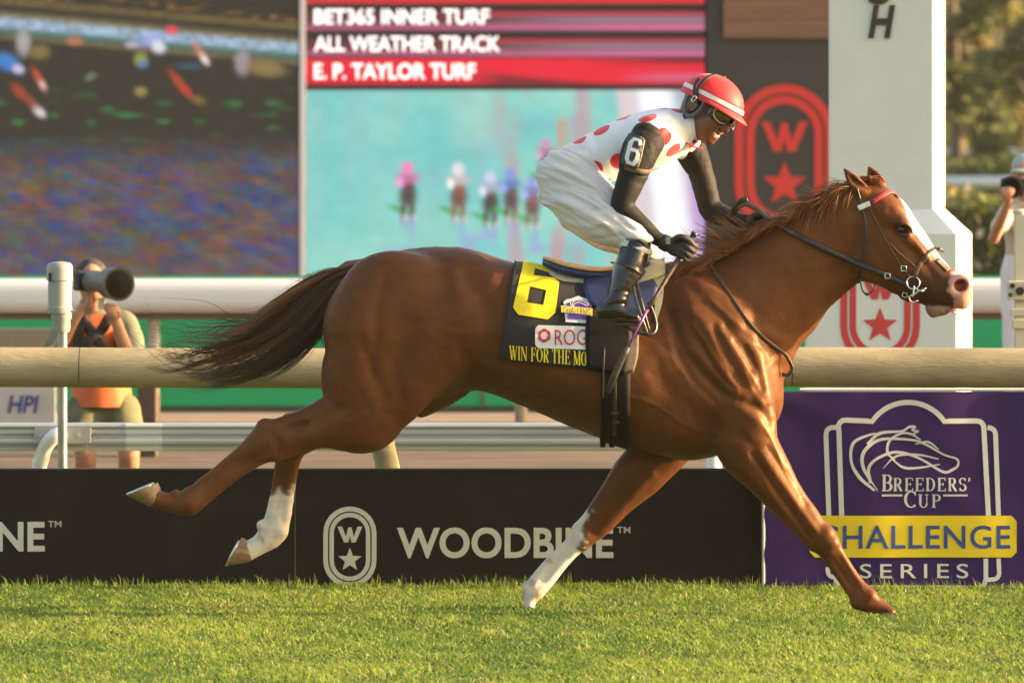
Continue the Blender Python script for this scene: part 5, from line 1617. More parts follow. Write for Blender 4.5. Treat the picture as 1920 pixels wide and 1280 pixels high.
# reins run from the bit along the neck to the far hand
rp, rn = conform([(1704, 533), (1672, 519), (1640, 505), (1600, 489), (1560, 472), (1520, 454), (1484, 436), (1462, 422)], .008)
MB().tube(rp, 1.0, 8, flat=(.0035, .0125), up=(0, -1, .2)).build('rein', M_leather, bridle, smooth=True)
free('rein_grip', [rp[-8], rp[-1] + Vector((0, -.006, 0)), P(1440, 409, -.075), P(1420, 392, -.07), P(1400, 383, -.06), P(1384, 388, -.04), P(1376, 400, -.02)], .013, M_brownl, bridle, fl=(.45, 1.0), up=(0, -.8, .6))
free('rein_end', [P(1368, 406, -.03), P(1380, 388, -.04), P(1392, 376, -.05), P(1402, 374, -.05)], .014, M_leather, bridle, fl=(.28, 1.0), up=(.3, -1, .3))
free('far_rein', [P(1735, 548, .0), P(1640, 500, .09), P(1540, 455, .10), P(1470, 415, .05), P(1440, 410, .02)], .010, M_leather, bridle, fl=(.3, 1.0), up=(0, 1, 0))

yoke = empty('breast_strap', P(1400, 600, -.1), label='narrow dark neck strap hanging loose across the horse shoulder to its breast', cat='strap')
c1, n1 = conform([(1328, 496), (1352, 530), (1382, 576), (1412, 616), (1440, 640), (1462, 656)], .005)
tailp = [P(1472, 664, -.118), P(1481, 679, -.105), P(1485, 691, -.095), P(1479, 702, -.088), P(1466, 702, -.085)]
cc_ = catmull([tuple(p) for p in c1[::4]] + [tuple(p) for p in tailp], 4)
MB().tube([Vector(a) for a in cc_], 1.0, 8, flat=(.003, .008), up=(-.3, -1, .2)).build('strap', M_brownl, yoke, smooth=True)

# number cloth
cloth = empty('saddle_cloth', P(1030, 600, -.28), label='black number cloth with yellow six, sponsor patch and horse name under the saddle', cat='saddle cloth')
def patch_on(name, left, right, n, m_, off, mt, par, bvh=None, th=.003, smooth_it=3, wob=0.0):
    """ruled cloth patch between two traced edges laid on the coat"""
    A, B = catmull(left, 6), catmull(right, 6)
    A = A[np.linspace(0, len(A) - 1, m_ + 1).astype(int)]; B = B[np.linspace(0, len(B) - 1, m_ + 1).astype(int)]
    G_ = np.zeros((m_ + 1, n + 1, 3)); last = -.25
    for j in range(m_ + 1):
        for i in range(n + 1):
            t = i / n; q = A[j] * (1 - t) + B[j] * t
            p, nn = cast(q[0], q[1], bvh)
            if p is None: p = P(q[0], q[1], -.03); nn = Vector((0, 0, 1))
            G_[j, i] = p + nn * off
    for _ in range(smooth_it):
        G_[1:-1, 1:-1] = .4 * G_[1:-1, 1:-1] + .15 * (G_[:-2, 1:-1] + G_[2:, 1:-1] + G_[1:-1, :-2] + G_[1:-1, 2:])
    if wob: G_[..., 1] -= wob * (1 + vnoise(G_.reshape(-1, 3) * np.array([12, 3, 5]), 77).reshape(G_.shape[:2]))
    V = G_.reshape(-1, 3); w = n + 1
    F = np.array([(j * w + i, (j + 1) * w + i, (j + 1) * w + i + 1, j * w + i + 1) for j in range(m_) for i in range(n)])
    o = MB().add(V, F.tolist()).build(name, mt, par, smooth=True)
    md = o.modifiers.new('thickness', 'SOLIDIFY'); md.thickness = th; md.offset = 1
    return o, bvh_of(V, F)
M_clothb = mat('cloth_black', (0.013, 0.012, 0.012), 0.8, var=0.25, scale=18, bump=0.2, bscale=300, sheen=0.2)
_, cl_bvh = patch_on('towel', [(964, 494), (956, 540), (946, 610), (936, 672)], [(1138, 516), (1136, 570), (1134, 640), (1132, 692)], 40, 40, .010, M_clothb, cloth, wob=.0035)
patch_far = [(964, 494), (1138, 516)]
def onc(off, bv=None):
    def f(x, y, e=0.0):
        p, n = cast(x, y, bv or cl_bvh)
        if p is None: p = P(x, y, -.27); n = Vector((0, -1, 0))
        if n.y > 0: n = -n
        return tuple(p + n * (off + e))
    return f
M_six = mat('six_yellow', srgb(232, 206, 20), 0.65, var=0.05, scale=30)
six = [(981, 493), (1003, 496), (1003, 506), (1000, 518), (993, 538), (988, 567), (1018, 572), (1024, 545), (1039, 523), (1048, 531), (1041, 586), (1027, 598), (972, 589), (962, 576), (970, 540), (1030, 500), (1053, 511), (1053, 520), (1030, 514)]
sixF = [(0, 1, 2, 3, 4, 14), (14, 4, 5, 13), (13, 5, 6, 11, 12), (6, 7, 9, 10, 11), (4, 3, 8, 9, 7), (1, 15, 18, 2), (15, 16, 17, 18)]
def fine(V, F, mp, cuts=3):
    """triangulate and subdivide in photo space before laying the print on cloth"""
    bm = bmesh.new(); vv = [bm.verts.new((x, y, 0)) for x, y in V]
    for f in F: bm.faces.new([vv[i] for i in f])
    bmesh.ops.triangulate(bm, faces=bm.faces[:])
    bmesh.ops.subdivide_edges(bm, edges=bm.edges[:], cuts=cuts, use_grid_fill=True)
    bm.verts.index_update()
    r = [mp(v.co.x, v.co.y) for v in bm.verts], [tuple(v.index for v in f.verts) for f in bm.faces]
    bm.free(); return r
link_mesh('numeral', mesh_from(*fine(six, sixF, onc(.0065))), M_six, cloth)
M_pw = mat('patch_white', (.66, .66, .66), .6, var=.05)
M_pp = mat('patch_purple', srgb(84, 50, 140), .6)
M_pr = mat('patch_red', srgb(176, 24, 60), .6)
rr_ = rrect(1003, 1108, 608, 650, 9); rr_ = [(x, y + (x - 1003) * .035) for x, y in rr_]
link_mesh('sponsor_patch', mesh_from(*fine(rr_, [tuple(range(len(rr_)))], onc(.0065), 2)), M_pw, cloth)
V, F = stroke2d([(1020 + 9.5 * math.cos(a), 627.5 + 9.5 * math.sin(a)) for a in np.linspace(0, 6.283, 25)[:-1]], [6 if k % 4 else 3 for k in range(24)], True)
link_mesh('sponsor_ring', mesh_from([onc(.0095)(*p) for p in V], F), M_pr, cloth)
text_on('letter', 'ROG', (1040, 1099, 617, 645), onc(.0095), M_pr, cloth, bold=-0.005)
badge = [(1060, 603), (1056, 566), (1062, 562), (1070, 561), (1084, 556), (1098, 561), (1108, 563), (1108, 606)]
link_mesh('badge_border', mesh_from(*fine(badge, [tuple(range(8))], onc(.0065), 2)), M_pw, cloth)
bd2 = [(1064, 597), (1061, 570), (1072, 566), (1084, 561), (1098, 566), (1107, 568), (1107, 600)]
link_mesh('badge', mesh_from(*fine(bd2, [tuple(range(7))], onc(.0085), 2)), M_pp, cloth)
link_mesh('badge_strip', mesh_from(*fine([(1051, 574), (1110, 580), (1110, 592), (1052, 586)], [(0, 1, 2, 3)], onc(.0105), 2)), M_six, cloth)
text_on('letter', 'CHALLENGE', (1054, 1112, 576, 588), lambda x, y: onc(.0125)(x, y + (x - 1054) * .10), mat('badge_blue', srgb(50, 70, 140), .6), cloth, cut=1107)
for pts, w in hh[:4]:
    c = catmull([((x - 1690) * .17 + 1085, (y - 850) * .15 + 569) for x, y in pts], 4)
    V, F = stroke2d(c, 1.2); link_mesh('badge_line', mesh_from([onc(.0105)(*p) for p in V], F), M_pw, cloth)
def name_map(x, y, e=0.0): return onc(.0065)(x, y + (x - 955) * .085, e)
serif_on('letter', 'WIN FOR THE MO', (955, 1101, 645, 671), name_map, M_six, cloth, cut=1097, wt=0.75)

# saddle: small racing saddle with pad, flaps, girth and stirrup
saddle = empty('saddle', P(1140, 520, 0), label='small blue racing saddle with tan seat, black girth and stirrup', cat='saddle')
M_sblue = mat('saddle_blue', srgb(36, 50, 92), 0.5, var=0.15, scale=20, bump=0.1, bscale=120)
M_tan = mat('saddle_tan', (0.46, 0.27, 0.12), 0.5, var=0.12, scale=20)
M_pad = mat('saddle_pad_cream', (0.42, 0.39, 0.27), 0.8, var=0.15, scale=20, bump=0.2, bscale=200)
def saddle_sheet(name, path, th, m, dz=0.0, ext=1.0, drop=.42):
    """arched sheet across the back: path rows (px x, py, half width m)"""
    A = catmull(path, 6); V, F = [], []; n = 14
    for x, y, w in A:
        for i in range(n + 1):
            t = i / n * 2 - 1; p = P(x, y, 0)
            V.append((p.x, t * w * ext, p.z + dz - (abs(t) ** 2.2) * w * drop))
    k = n + 1
    F = [(j * k + i, j * k + i + 1, (j + 1) * k + i + 1, (j + 1) * k + i) for j in range(len(A) - 1) for i in range(n)]
    o = MB().add(V, F).build(name, m, saddle, smooth=True)
    md = o.modifiers.new('thickness', 'SOLIDIFY'); md.thickness = th; md.offset = -1
    return o
sp_ = [(1018, 480, .05), (1030, 482, .09), (1060, 490, .125), (1100, 498, .12), (1140, 500, .10), (1180, 492, .09), (1205, 482, .08), (1216, 480, .06)]
saddle_sheet('seat', sp_, .007, M_tan, drop=.10)
saddle_sheet('seat_panel', sp_, .026, M_sblue, dz=-.009, ext=1.0, drop=.13)
saddle_sheet('pad', [(1030, 502, .14), (1100, 512, .15), (1180, 506, .15), (1225, 494, .14), (1246, 490, .12)], .012, M_pad, dz=.006)
patch_on('pad_front', [(1214, 492), (1222, 530), (1226, 570), (1224, 604)], [(1247, 489), (1246, 530), (1240, 570), (1228, 606)], 8, 16, .012, M_pad, saddle, th=.008)
patch_on('flap', [(1096, 522), (1094, 545), (1100, 566), (1118, 580)], [(1190, 500), (1224, 528), (1232, 552), (1210, 592)], 16, 14, .024, M_sblue, saddle, th=.006)
free('pommel_tab', [P(1196, 494, -.13), P(1206, 496, -.12)], .012, mat('tab_orange', (.75, .33, .05), .5), saddle, sub=2)
M_girth = mat('girth_black', (0.007, 0.006, 0.006), 0.65, var=0.3, scale=30, bump=0.06, bscale=200, spec=0.2)
# girth: band right round the barrel
Lx = []
zc = P(0, 690).z
cx_t, cx_b = 1156, 1152
rings = []
for x in np.linspace(-27, 27, 7):
    rg = []
    for k in range(64):
        a = 2 * math.pi * k / 64
        d = Vector((0, math.sin(a), -math.cos(a)))
        px_ = 1152 + x
        h = h_bvh.ray_cast(Vector((P(px_, 690).x, 0, zc)), d)
        rg.append(tuple(h[0] + d * .011) if h[0] is not None else tuple(Vector((P(px_, 690).x, 0, zc)) + d * .3))
    rings.append(rg)
V = [p for r in rings for p in r]; F = []
for i in range(6):
    for k in range(64):
        k2 = (k + 1) % 64
        if abs(V[i * 64 + k][2]) > P(0, 560).z: continue
        F.append((i * 64 + k, i * 64 + k2, (i + 1) * 64 + k2, (i + 1) * 64 + k))
g = MB().add(V, F).build('girth', M_girth, saddle, smooth=True)
md = g.modifiers.new('thickness', 'SOLIDIFY'); md.thickness = .007; md.offset = 0
for px_ in (1130, 1147, 1172):
    p = P(px_, 832, 0)
    MB().box(p.x - .011, p.x + .011, -.06, .06, p.z - .012, p.z + .016, .004).build('girth_keeper', M_girth, saddle)
patch_on('billet_guard', [(1098, 596), (1096, 630), (1100, 690)], [(1180, 600), (1182, 640), (1172, 702)], 10, 14, .019, M_girth, saddle, th=.006)
patch_on('billet_lining', [(1170, 640), (1168, 680), (1166, 694)], [(1196, 628), (1194, 664), (1186, 696)], 5, 8, .016, mat('lining_grey', (.13, .11, .085), .8, var=.2, scale=30), saddle, th=.004)
strap('girth_strap', [(1131, 650), (1130, 700), (1130, 740)], .010, .004, M_leather, saddle, off=.024)
strap('girth_strap', [(1150, 700), (1152, 760), (1154, 810)], .018, .004, M_leather, saddle, off=.018)
for x, y in ((1152, 772), (1154, 790)):
    p, n = cast(x, y)
    MB().box(p.x - .016, p.x + .016, p.y - .030, p.y - .023, p.z - .006, p.z + .006, .002).build('girth_buckle', mat('buckle_dark', (.05, .05, .05), .3, .8), saddle)
# stirrup leather, iron and its spare end
free('stirrup_leather', [P(1188, 506, -.30), P(1196, 545, -.325), P(1206, 585, -.345), P(1216, 622, -.335)], .010, M_leather, saddle, fl=(.3, 1.0), up=(0, -1, 0))
free('stirrup_leather_end', [P(1183, 515, -.315), P(1192, 560, -.34), P(1204, 600, -.36), P(1213, 626, -.35)], .008, mat('leather_worn', (.06, .06, .065), .3), saddle, fl=(.3, 1.0), up=(0, -1, 0))
M_iron = mat('stirrup_iron', (.05, .05, .055), .3, .6)
free('stirrup_iron', [P(1216, 566, -.30), P(1226, 590, -.30), P(1230, 612, -.31), P(1222, 626, -.33), P(1196, 622, -.34), P(1160, 606, -.34)], .008, M_iron, saddle)
p = P(1176, 604, -.33)
MB().box(p.x - .055, p.x + .06, p.y - .045, p.y + .045, p.z - .014, p.z - .004, .004).build('stirrup_tread', M_iron, saddle)
# ------------------------------------------------------------------ the jockey
jockey = empty('person', P(1160, 500, 0), label='jockey in white silks with red dots and red cap crouching over the saddle', cat='person')
# head frame: turned towards the camera and looking down
_y, _p = math.radians(36), math.radians(27)
HF = np.array([math.cos(_y) * math.cos(_p), -math.sin(_y), -math.cos(_y) * math.sin(_p)])       # forward
HU = np.array([math.sin(_p), 0, math.cos(_p)])
HU = HU - HF * (HU @ HF); HU /= np.linalg.norm(HU)
HR = np.cross(HF, HU)                                                                            # towards the jockey's right: camera side
if HR[1] > 0: HR = -HR
HO = np.array(P(1327, 206, -.02)); HS = 1.12
HM = np.array([HF, HR, HU])
def hl(f, r, u): return HO + HS * (f * HF + r * HR + u * HU)
def nr(px, py, Y, rpx, rb=None):
    r = M_(rpx, Y); return (P(px, py, Y), r, rb if rb is not None else r)

def hand_right(F_, k, grow):
    """fist closed on the whip; the whip's axis runs from upper right to lower left"""
    ax = Vector((-.56, 0, -.83)).normalized(); nn = Vector((.83, 0, -.56)); c = P(1283, 466, -.285)
    F_.ell(P(1270, 463, -.285), (.042 + grow, .026 + grow, .040 + grow), -55, k=k)
    F_.tube([(P(1247, 456, -.26), .027 + grow, .025 + grow), (P(1262, 461, -.278), .034 + grow, .026 + grow)], k=k, sub=3)
    for i, o in enumerate((-.034, -.012, .011, .032)):
        b = c + ax * o; s_ = (.98, 1.05, 1.0, .86)[i]
        pts = [(-.022, -.014), (.004, -.034), (.030, -.026), (.038, -.002), (.026, .018), (.006, .020)]
        F_.tube([(b + nn * (x * s_) + Vector((0, y * s_, 0)), (.0125 - .0005 * j) * s_ + grow, (.0125 - .0005 * j) * s_ + grow) for j, (x, y) in enumerate(pts)], k=.006, sub=3)
    th = [P(1262, 452, -.30), P(1272, 445, -.322), P(1284, 446, -.326), P(1294, 452, -.318)]
    F_.tube([(p, .0125 + grow, .0125 + grow) for p in th], k=.008, sub=3)
def hand_left(F_, k, grow):
    c = P(1428, 414, .0)
    F_.ell(P(1418, 414, .01), (.042 + grow, .026 + grow, .034 + grow), 0, k=k)
    for i in range(4):
        b = c + Vector((-.006 * i, -.026 + .021 * i, 0)); s_ = (.95, 1.05, 1.0, .85)[i]
        pts = [(-.012, .020), (.016, .028), (.034, .014), (.036, -.008), (.018, -.022), (.0, -.020)]
        F_.tube([(b + Vector((x * s_, 0, z * s_)), .0115 * s_ + grow, .0115 * s_ + grow) for x, z in pts], k=.006, sub=3)
    F_.tube([(p, .0125 + grow, .0125 + grow) for p in (P(1414, 405, -.022), P(1426, 401, -.034), P(1438, 405, -.036))], k=.008, sub=3)

ARM_N = [nr(1212, 258, -.175, 31, .068), nr(1200, 290, -.205, 30, .062), nr(1184, 335, -.235, 27, .056), nr(1168, 378, -.25, 23, .050), nr(1172, 396, -.25, 23, .048), nr(1196, 420, -.252, 21, .045), nr(1222, 440, -.258, 16, .037), nr(1244, 454, -.262, 12.5, .029)]
ARM_F = [nr(1290, 268, .16, 28, .062), nr(1306, 300, .185, 25, .058), nr(1320, 345, .19, 23, .052), nr(1330, 386, .175, 22, .047), nr(1342, 399, .165, 22, .046), nr(1366, 408, .12, 18, .040), nr(1392, 413, .06, 14, .033), nr(1410, 414, .03, 12, .028)]
TORSO = [nr(1066, 328, 0, 54, .150), nr(1092, 312, 0, 50, .140), nr(1122, 296, 0, 50, .135), nr(1160, 282, 0, 55, .150), nr(1198, 270, 0, 57, .168), nr(1232, 258, 0, 53, .168), nr(1258, 250, 0, 44, .130), nr(1278, 244, 0, 32, .085)]
LEG_N = [nr(1066, 336, -.075, 54, .110), nr(1092, 372, -.125, 56, .105), nr(1126, 402, -.175, 50, .092), nr(1160, 422, -.215, 40, .076), nr(1190, 438, -.245, 29, .062), nr(1193, 462, -.265, 24, .054), nr(1178, 505, -.295, 24, .054), nr(1158, 555, -.325, 17, .040), nr(1146, 578, -.33, 16, .037)]
LEG_F = [nr(1066, 340, .075, 52, .110), nr(1100, 384, .125, 50, .10), nr(1140, 420, .175, 45, .09), nr(1180, 436, .215, 36, .074), nr(1208, 446, .24, 27, .060), nr(1210, 470, .265, 24, .054), nr(1194, 512, .295, 23, .054), nr(1174, 560, .325, 17, .040), nr(1162, 582, .33, 16, .037)]
def shrink(ch, d): return [(c, max(a - d, .008), max(b - d, .008)) for c, a, b in ch]

# the body itself: one continuous figure
jf = Field((.08, -.42, 1.18), (1.22, .42, 2.36), .0062)
jf.tube(shrink(TORSO, .022), k=.03)
jf.tube([(P(1262, 248), .066, .066), (P(1284, 238, -.005), .064, .064), (hl(-.038, 0, -.045), .064, .064)], k=.04)
for c in (ARM_N, ARM_F): jf.tube(shrink(c, .010), k=.03)
for c in (LEG_N, LEG_F): jf.tube(shrink(c, .014), k=.03)
for (h, t, y) in (((1136, 590), (1196, 598), -.335), ((1152, 594), (1212, 602), .335)):
    jf.tube([nr(*h, y, 13, .030), nr((h[0] + t[0]) / 2, (h[1] + t[1]) / 2 - 3, y, 12, .036), nr(*t, y, 9, .034)], k=.03)
hand_right(jf, .015, -.003); hand_left(jf, .015, -.003)
# skull and face
jf.ellm(hl(-.010, 0, .045), (.100 * HS, .078 * HS, .090 * HS), HM, k=.03)
jf.ellm(hl(-.040, 0, .000), (.064 * HS, .068 * HS, .080 * HS), HM, k=.03)
jf.ellm(hl(.035, 0, -.045), (.062 * HS, .060 * HS, .072 * HS), HM, k=.03)
jf.ellm(hl(.062, 0, -.098), (.026 * HS, .030 * HS, .022 * HS), HM, k=.025)
jf.ellm(hl(.086, 0, .030), (.018 * HS, .056 * HS, .015 * HS), HM, k=.02)
for s in (-1, 1):
    jf.ellm(hl(.068, .040 * s, -.020), (.024 * HS, .022 * HS, .022 * HS), HM, k=.02)
    jf.ellm(hl(.078, .024 * s, -.050), (.016 * HS, .014 * HS, .020 * HS), HM, k=.015)
    jf.ellm(hl(.098, .030 * s, .010), (.016 * HS, .018 * HS, .012 * HS), HM, k=.012, op='sub')
    jf.ellm(hl(.104, .013 * s, -.036), (.012 * HS, .010 * HS, .009 * HS), HM, k=.008)
    jf.ellm(hl(.109, .008 * s, -.045), (.006 * HS, .0045 * HS, .004 * HS), HM, k=.004, op='sub')
    jf.ellm(hl(-.012, .080 * s, -.008), (.021 * HS, .009 * HS, .032 * HS), HM, k=.010)
    jf.ellm(hl(-.010, .089 * s, -.006), (.012 * HS, .006 * HS, .020 * HS), HM, k=.006, op='sub')
for f, u, r in ((.098, .008, .010), (.104, -.010, .0105), (.112, -.026, .0125), (.114, -.034, .0135)):
    jf.ellm(hl(f, 0, u), (r * HS, r * .9 * HS, r * 1.2 * HS), HM, k=.014)
# smiling mouth: lips, the gap between them, creases
def mouth_pts(u0, f0, w, lift): return [hl(f0 - .010 * (t / w) ** 2 - .006 * abs(t / w), t, u0 + lift * (t / w) ** 2) for t in np.linspace(-w, w, 7)]
jf.tube([(Vector(p), .0062, .0062) for p in mouth_pts(-.064, .098, .030, .012)], k=.008, sub=2)
jf.tube([(Vector(p), .0072, .0072) for p in mouth_pts(-.084, .092, .028, .014)], k=.008, sub=2)
jf.tube([(Vector(p), .0058, .0058) for p in mouth_pts(-.074, .101, .026, .013)], k=.004, sub=2, op='sub')
for s in (-1, 1):
    jf.tube([(Vector(hl(.092, .022 * s, -.040)), .003, .003), (Vector(hl(.084, .036 * s, -.056)), .0035, .0035), (Vector(hl(.074, .040 * s, -.076)), .0025, .0025)], k=.007, sub=3, op='sub')
jpos, jfaces = jf.mesh(); jpos = relax(jpos, jfaces, 2)
jme = np_mesh('jockey_body', jpos, jfaces)
rel = (jpos - HO) / HS; lf, lr, lu = rel @ HF, rel @ HR, rel @ HU
skin = np.tile(np.array(srgb(108, 67, 48)[:3]), (len(jpos), 1)) * (1 + .15 * vnoise(jpos * 60, 9))[:, None]
lip = ((lf > .08) & (np.abs(lr) < .032) & (np.abs(lu + .074) < .018))
skin[lip] = np.array(srgb(118, 66, 56)[:3])
hr_ = (lf < .03) & (lu > .0) & (lf < .02 - .4 * (.03 - lu)); skin[hr_] = (.012, .009, .008)
set_col(jme, np.clip(skin, .004, 1))
link_mesh('body', jme, attr_mat('skin_dark', rough=.38, bump=.15, bscale=400, spec=.5, var=.1, vscale=40), jockey, True)
# teeth between the lips
tp = [hl(.0935 - .010 * (t / .024) ** 2, t, -.0735 + .010 * (t / .024) ** 2) for t in np.linspace(-.021, .021, 9)]
MB().tube(tp, .0055, 8, flat=(1.0, .55), up=tuple(HU)).build('teeth', mat('teeth_white', (.66, .60, .52), .3), jockey, smooth=True)

def cloth_mesh(name, build, lo, hi, h, mt, disp=None, cols=None, cut=None):
    f = Field(lo, hi, h); build(f)
    p, fc = f.mesh(); p = relax(p, fc, 2)
    n_ = normals(p, fc)
    if disp is not None: p = p + n_ * disp(p, n_)[:, None]
    if cut is not None:
        keep = ~cut(p); kf = keep[fc].all(1); fc = fc[kf]
        used = np.unique(fc); mp = np.full(len(p), -1); mp[used] = np.arange(len(used)); p = p[used]; fc = mp[fc]
    me = np_mesh(name, p, fc)
    if cols is not None: set_col(me, cols(p))
    o = link_mesh(name, me, mt, jockey, True)
    return o, bvh_of(p, fc), p, fc

# silks: white with red dots (each dot where the photograph shows one)
dots = [(1213, 218, 16), (1167, 216, 15), (1128, 243, 15), (1087, 263, 13), (1244, 257, 15), (1264, 283, 15), (1225, 322, 15), (1160, 303, 14), (1115, 317, 14), (1134, 341, 12), (1276, 205, 15), (1218, 300, 12), (1302, 273, 11), (1245, 196, 12), (1290, 312, 11)]
def jersey(f):
    f.tube(TORSO[1:], k=.02)
    f.tube([nr(1240, 248, -.12, 34, .075), nr(1222, 252, -.15, 36, .07)], k=.05, sub=3)
    f.tube([nr(1262, 258, .12, 36, .075), nr(1284, 268, .15, 33, .065)], k=.05, sub=3)
    f.tube([nr(1256, 250, 0, 40, .10), nr(1276, 243, -.003, 34, .080), nr(1288, 238, -.006, 32, .074)], k=.04)
def jersey_fold(p, n_):
    q = to_px(p)
    a = .0030 * vnoise(np.stack([q[:, 0] * .03 + q[:, 1] * .05, q[:, 1] * .012, p[:, 1] * 6], 1), 31)
    for pts, mm, w in (([(1265, 215), (1240, 235), (1225, 262)], -5, 5), ([(1285, 222), (1262, 240), (1240, 268)], -5, 5), ([(1275, 290), (1262, 305), (1240, 322)], -4, 5), ([(1292, 280), (1288, 300), (1272, 318)], -5, 4),
                       ([(1170, 222), (1160, 260), (1165, 300)], -4, 7), ([(1110, 250), (1128, 290), (1150, 330)], -4, 6), ([(1100, 262), (1120, 300), (1145, 340)], 4, 6), ([(1190, 215), (1178, 235), (1174, 250)], -4, 5), ([(1290, 215), (1284, 240), (1292, 265)], -4, 4)):
        a += mm * .001 * np.exp(-(seg_dist(q, catmull(pts, 4)) / w) ** 2) * np.clip(-n_[:, 1] + .3, 0, 1)
    return a
M_silk, nt, b_, N, L = new_mat('silks_dotted')
geo = N.new('ShaderNodeNewGeometry')
acc = None
j_tmp = Field((.2, -.32, 1.5), (.9, .32, 2.26), .012); jersey(j_tmp); tp_, tf_ = j_tmp.mesh(); j_bvh0 = bvh_of(tp_, tf_)
for px_, py_, r_ in dots:
    c, _n = cast(px_, py_, j_bvh0)
    if c is None: c = P(px_, py_, -.02)
    d = N.new('ShaderNodeVectorMath'); d.operation = 'DISTANCE'; d.inputs[1].default_value = c
    L.new(geo.outputs['Position'], d.inputs[0])
    lt = N.new('ShaderNodeMath'); lt.operation = 'LESS_THAN'; lt.inputs[1].default_value = M_(r_ * 1.14)
    L.new(d.outputs['Value'], lt.inputs[0])
    if acc is None: acc = lt.outputs[0]
    else:
        mx = N.new('ShaderNodeMath'); mx.operation = 'MAXIMUM'; L.new(acc, mx.inputs[0]); L.new(lt.outputs[0], mx.inputs[1]); acc = mx.outputs[0]
mixc = N.new('ShaderNodeMix'); mixc.data_type = 'RGBA'
mixc.inputs['A'].default_value = (.68, .68, .72, 1); mixc.inputs['B'].default_value = srgb(206, 28, 44)
L.new(acc, mixc.inputs['Factor']); L.new(mixc.outputs['Result'], b_.inputs['Base Color'])
b_.inputs['Roughness'].default_value = .55; b_.inputs['Sheen Weight'].default_value = .2
_tc = N.new('ShaderNodeTexNoise'); _tc.inputs['Scale'].default_value = 260; _bp = N.new('ShaderNodeBump'); _bp.inputs['Strength'].default_value = .15; _bp.inputs['Distance'].default_value = .003
L.new(geo.outputs['Position'], _tc.inputs['Vector']); L.new(_tc.outputs['Fac'], _bp.inputs['Height']); L.new(_bp.outputs[0], b_.inputs['Normal'])
_, j_bvh, _, _ = cloth_mesh('jersey', jersey, (.2, -.34, 1.5), (.92, .34, 2.28), .0062, M_silk, jersey_fold)

# black short sleeves, undershirt sleeves, armband
M_lycra = mat('lycra_black', (.013, .012, .011), .62, var=.25, scale=20, bump=.12, bscale=200, sheen=.04, spec=.2)
M_sleeve = mat('sleeve_black', (.011, .010, .010), .66, var=.25, scale=20, bump=.2, bscale=120, sheen=.04, spec=.2)
def sl_disp(p, n_):
    return .0035 * vnoise(np.stack([p[:, 0] * 26 + p[:, 2] * 9, p[:, 1] * 9, p[:, 2] * 7], 1), 41) + .0015 * vnoise(p * 60, 42)
def us_disp(p, n_):
    return .0026 * vnoise(np.stack([p[:, 0] * 22 + p[:, 2] * 10, p[:, 1] * 10, p[:, 2] * 48], 1), 43)
cloth_mesh('undershirt_sleeve', lambda f: f.tube(ARM_N, k=.02), (.35, -.36, 1.45), (.75, -.08, 2.1), .006, M_lycra, us_disp)
cloth_mesh('undershirt_sleeve', lambda f: f.tube(ARM_F, k=.02), (.6, -.04, 1.6), (1.1, .3, 2.1), .006, M_lycra, us_disp)
_, s_bvh, _, _ = cloth_mesh('sleeve', lambda f: f.tube([nr(1216, 266, -.18, 31, .070), nr(1205, 276, -.205, 35, .070), nr(1196, 296, -.225, 34, .066), nr(1190, 314, -.235, 30, .060)], k=.02), (.42, -.38, 1.7), (.75, -.06, 2.15), .006, M_sleeve, sl_disp)
cloth_mesh('sleeve', lambda f: f.tube([nr(1286, 268, .155, 31, .068), nr(1296, 284, .175, 30, .066), nr(1306, 306, .187, 27, .062)], k=.02), (.6, .04, 1.75), (.95, .3, 2.15), .006, M_sleeve, sl_disp)
c, ns = conform([(1171, 314), (1184, 318), (1198, 321), (1212, 322), (1218, 318)], .004, 5, s_bvh)
MB().tube(c, 1.0, 8, flat=(.003, .011), up=lambda i: ns[i]).build('sleeve_cuff', mat('cuff_brown', (.10, .075, .055), .7, var=.4, scale=60, stretch=(.2, .2, 4)), jockey, smooth=True)
ab = [(1186, 252), (1204, 260), (1208, 266), (1196, 314), (1188, 318), (1168, 308), (1166, 304), (1180, 254)]
arm = link_mesh('armband', mesh_from(*fine(ab, [tuple(range(8))], lambda x, y: onc(.009, s_bvh)(x, y), 2)), mat('armband_charcoal', (.035, .035, .037), .5), jockey, True)
md = arm.modifiers.new('thickness', 'SOLIDIFY'); md.thickness = .003; md.offset = -1
edge, _n = conform([(1200, 259), (1206, 264), (1202, 286), (1194, 314)], .011, 5, s_bvh)
MB().tube(edge, .0018, 6).build('armband_edge', mat('edge_tan', (.55, .38, .20), .5), jockey, smooth=True)
_six = [(.92, .80), (.80, .97), (.32, .97), (.12, .80), (.12, .20), (.32, .03), (.72, .03), (.90, .20), (.90, .40), (.74, .55), (.22, .55)]
V, F = stroke2d([(1173 + x * 19 + y * 11, 305 - y * 43 + x * 5) for x, y in _six], 6.6)
link_mesh('armband_number', mesh_from([onc(.020, s_bvh)(*p) for p in V], F), mat('number_white', (.62, .66, .68), .5), arm)

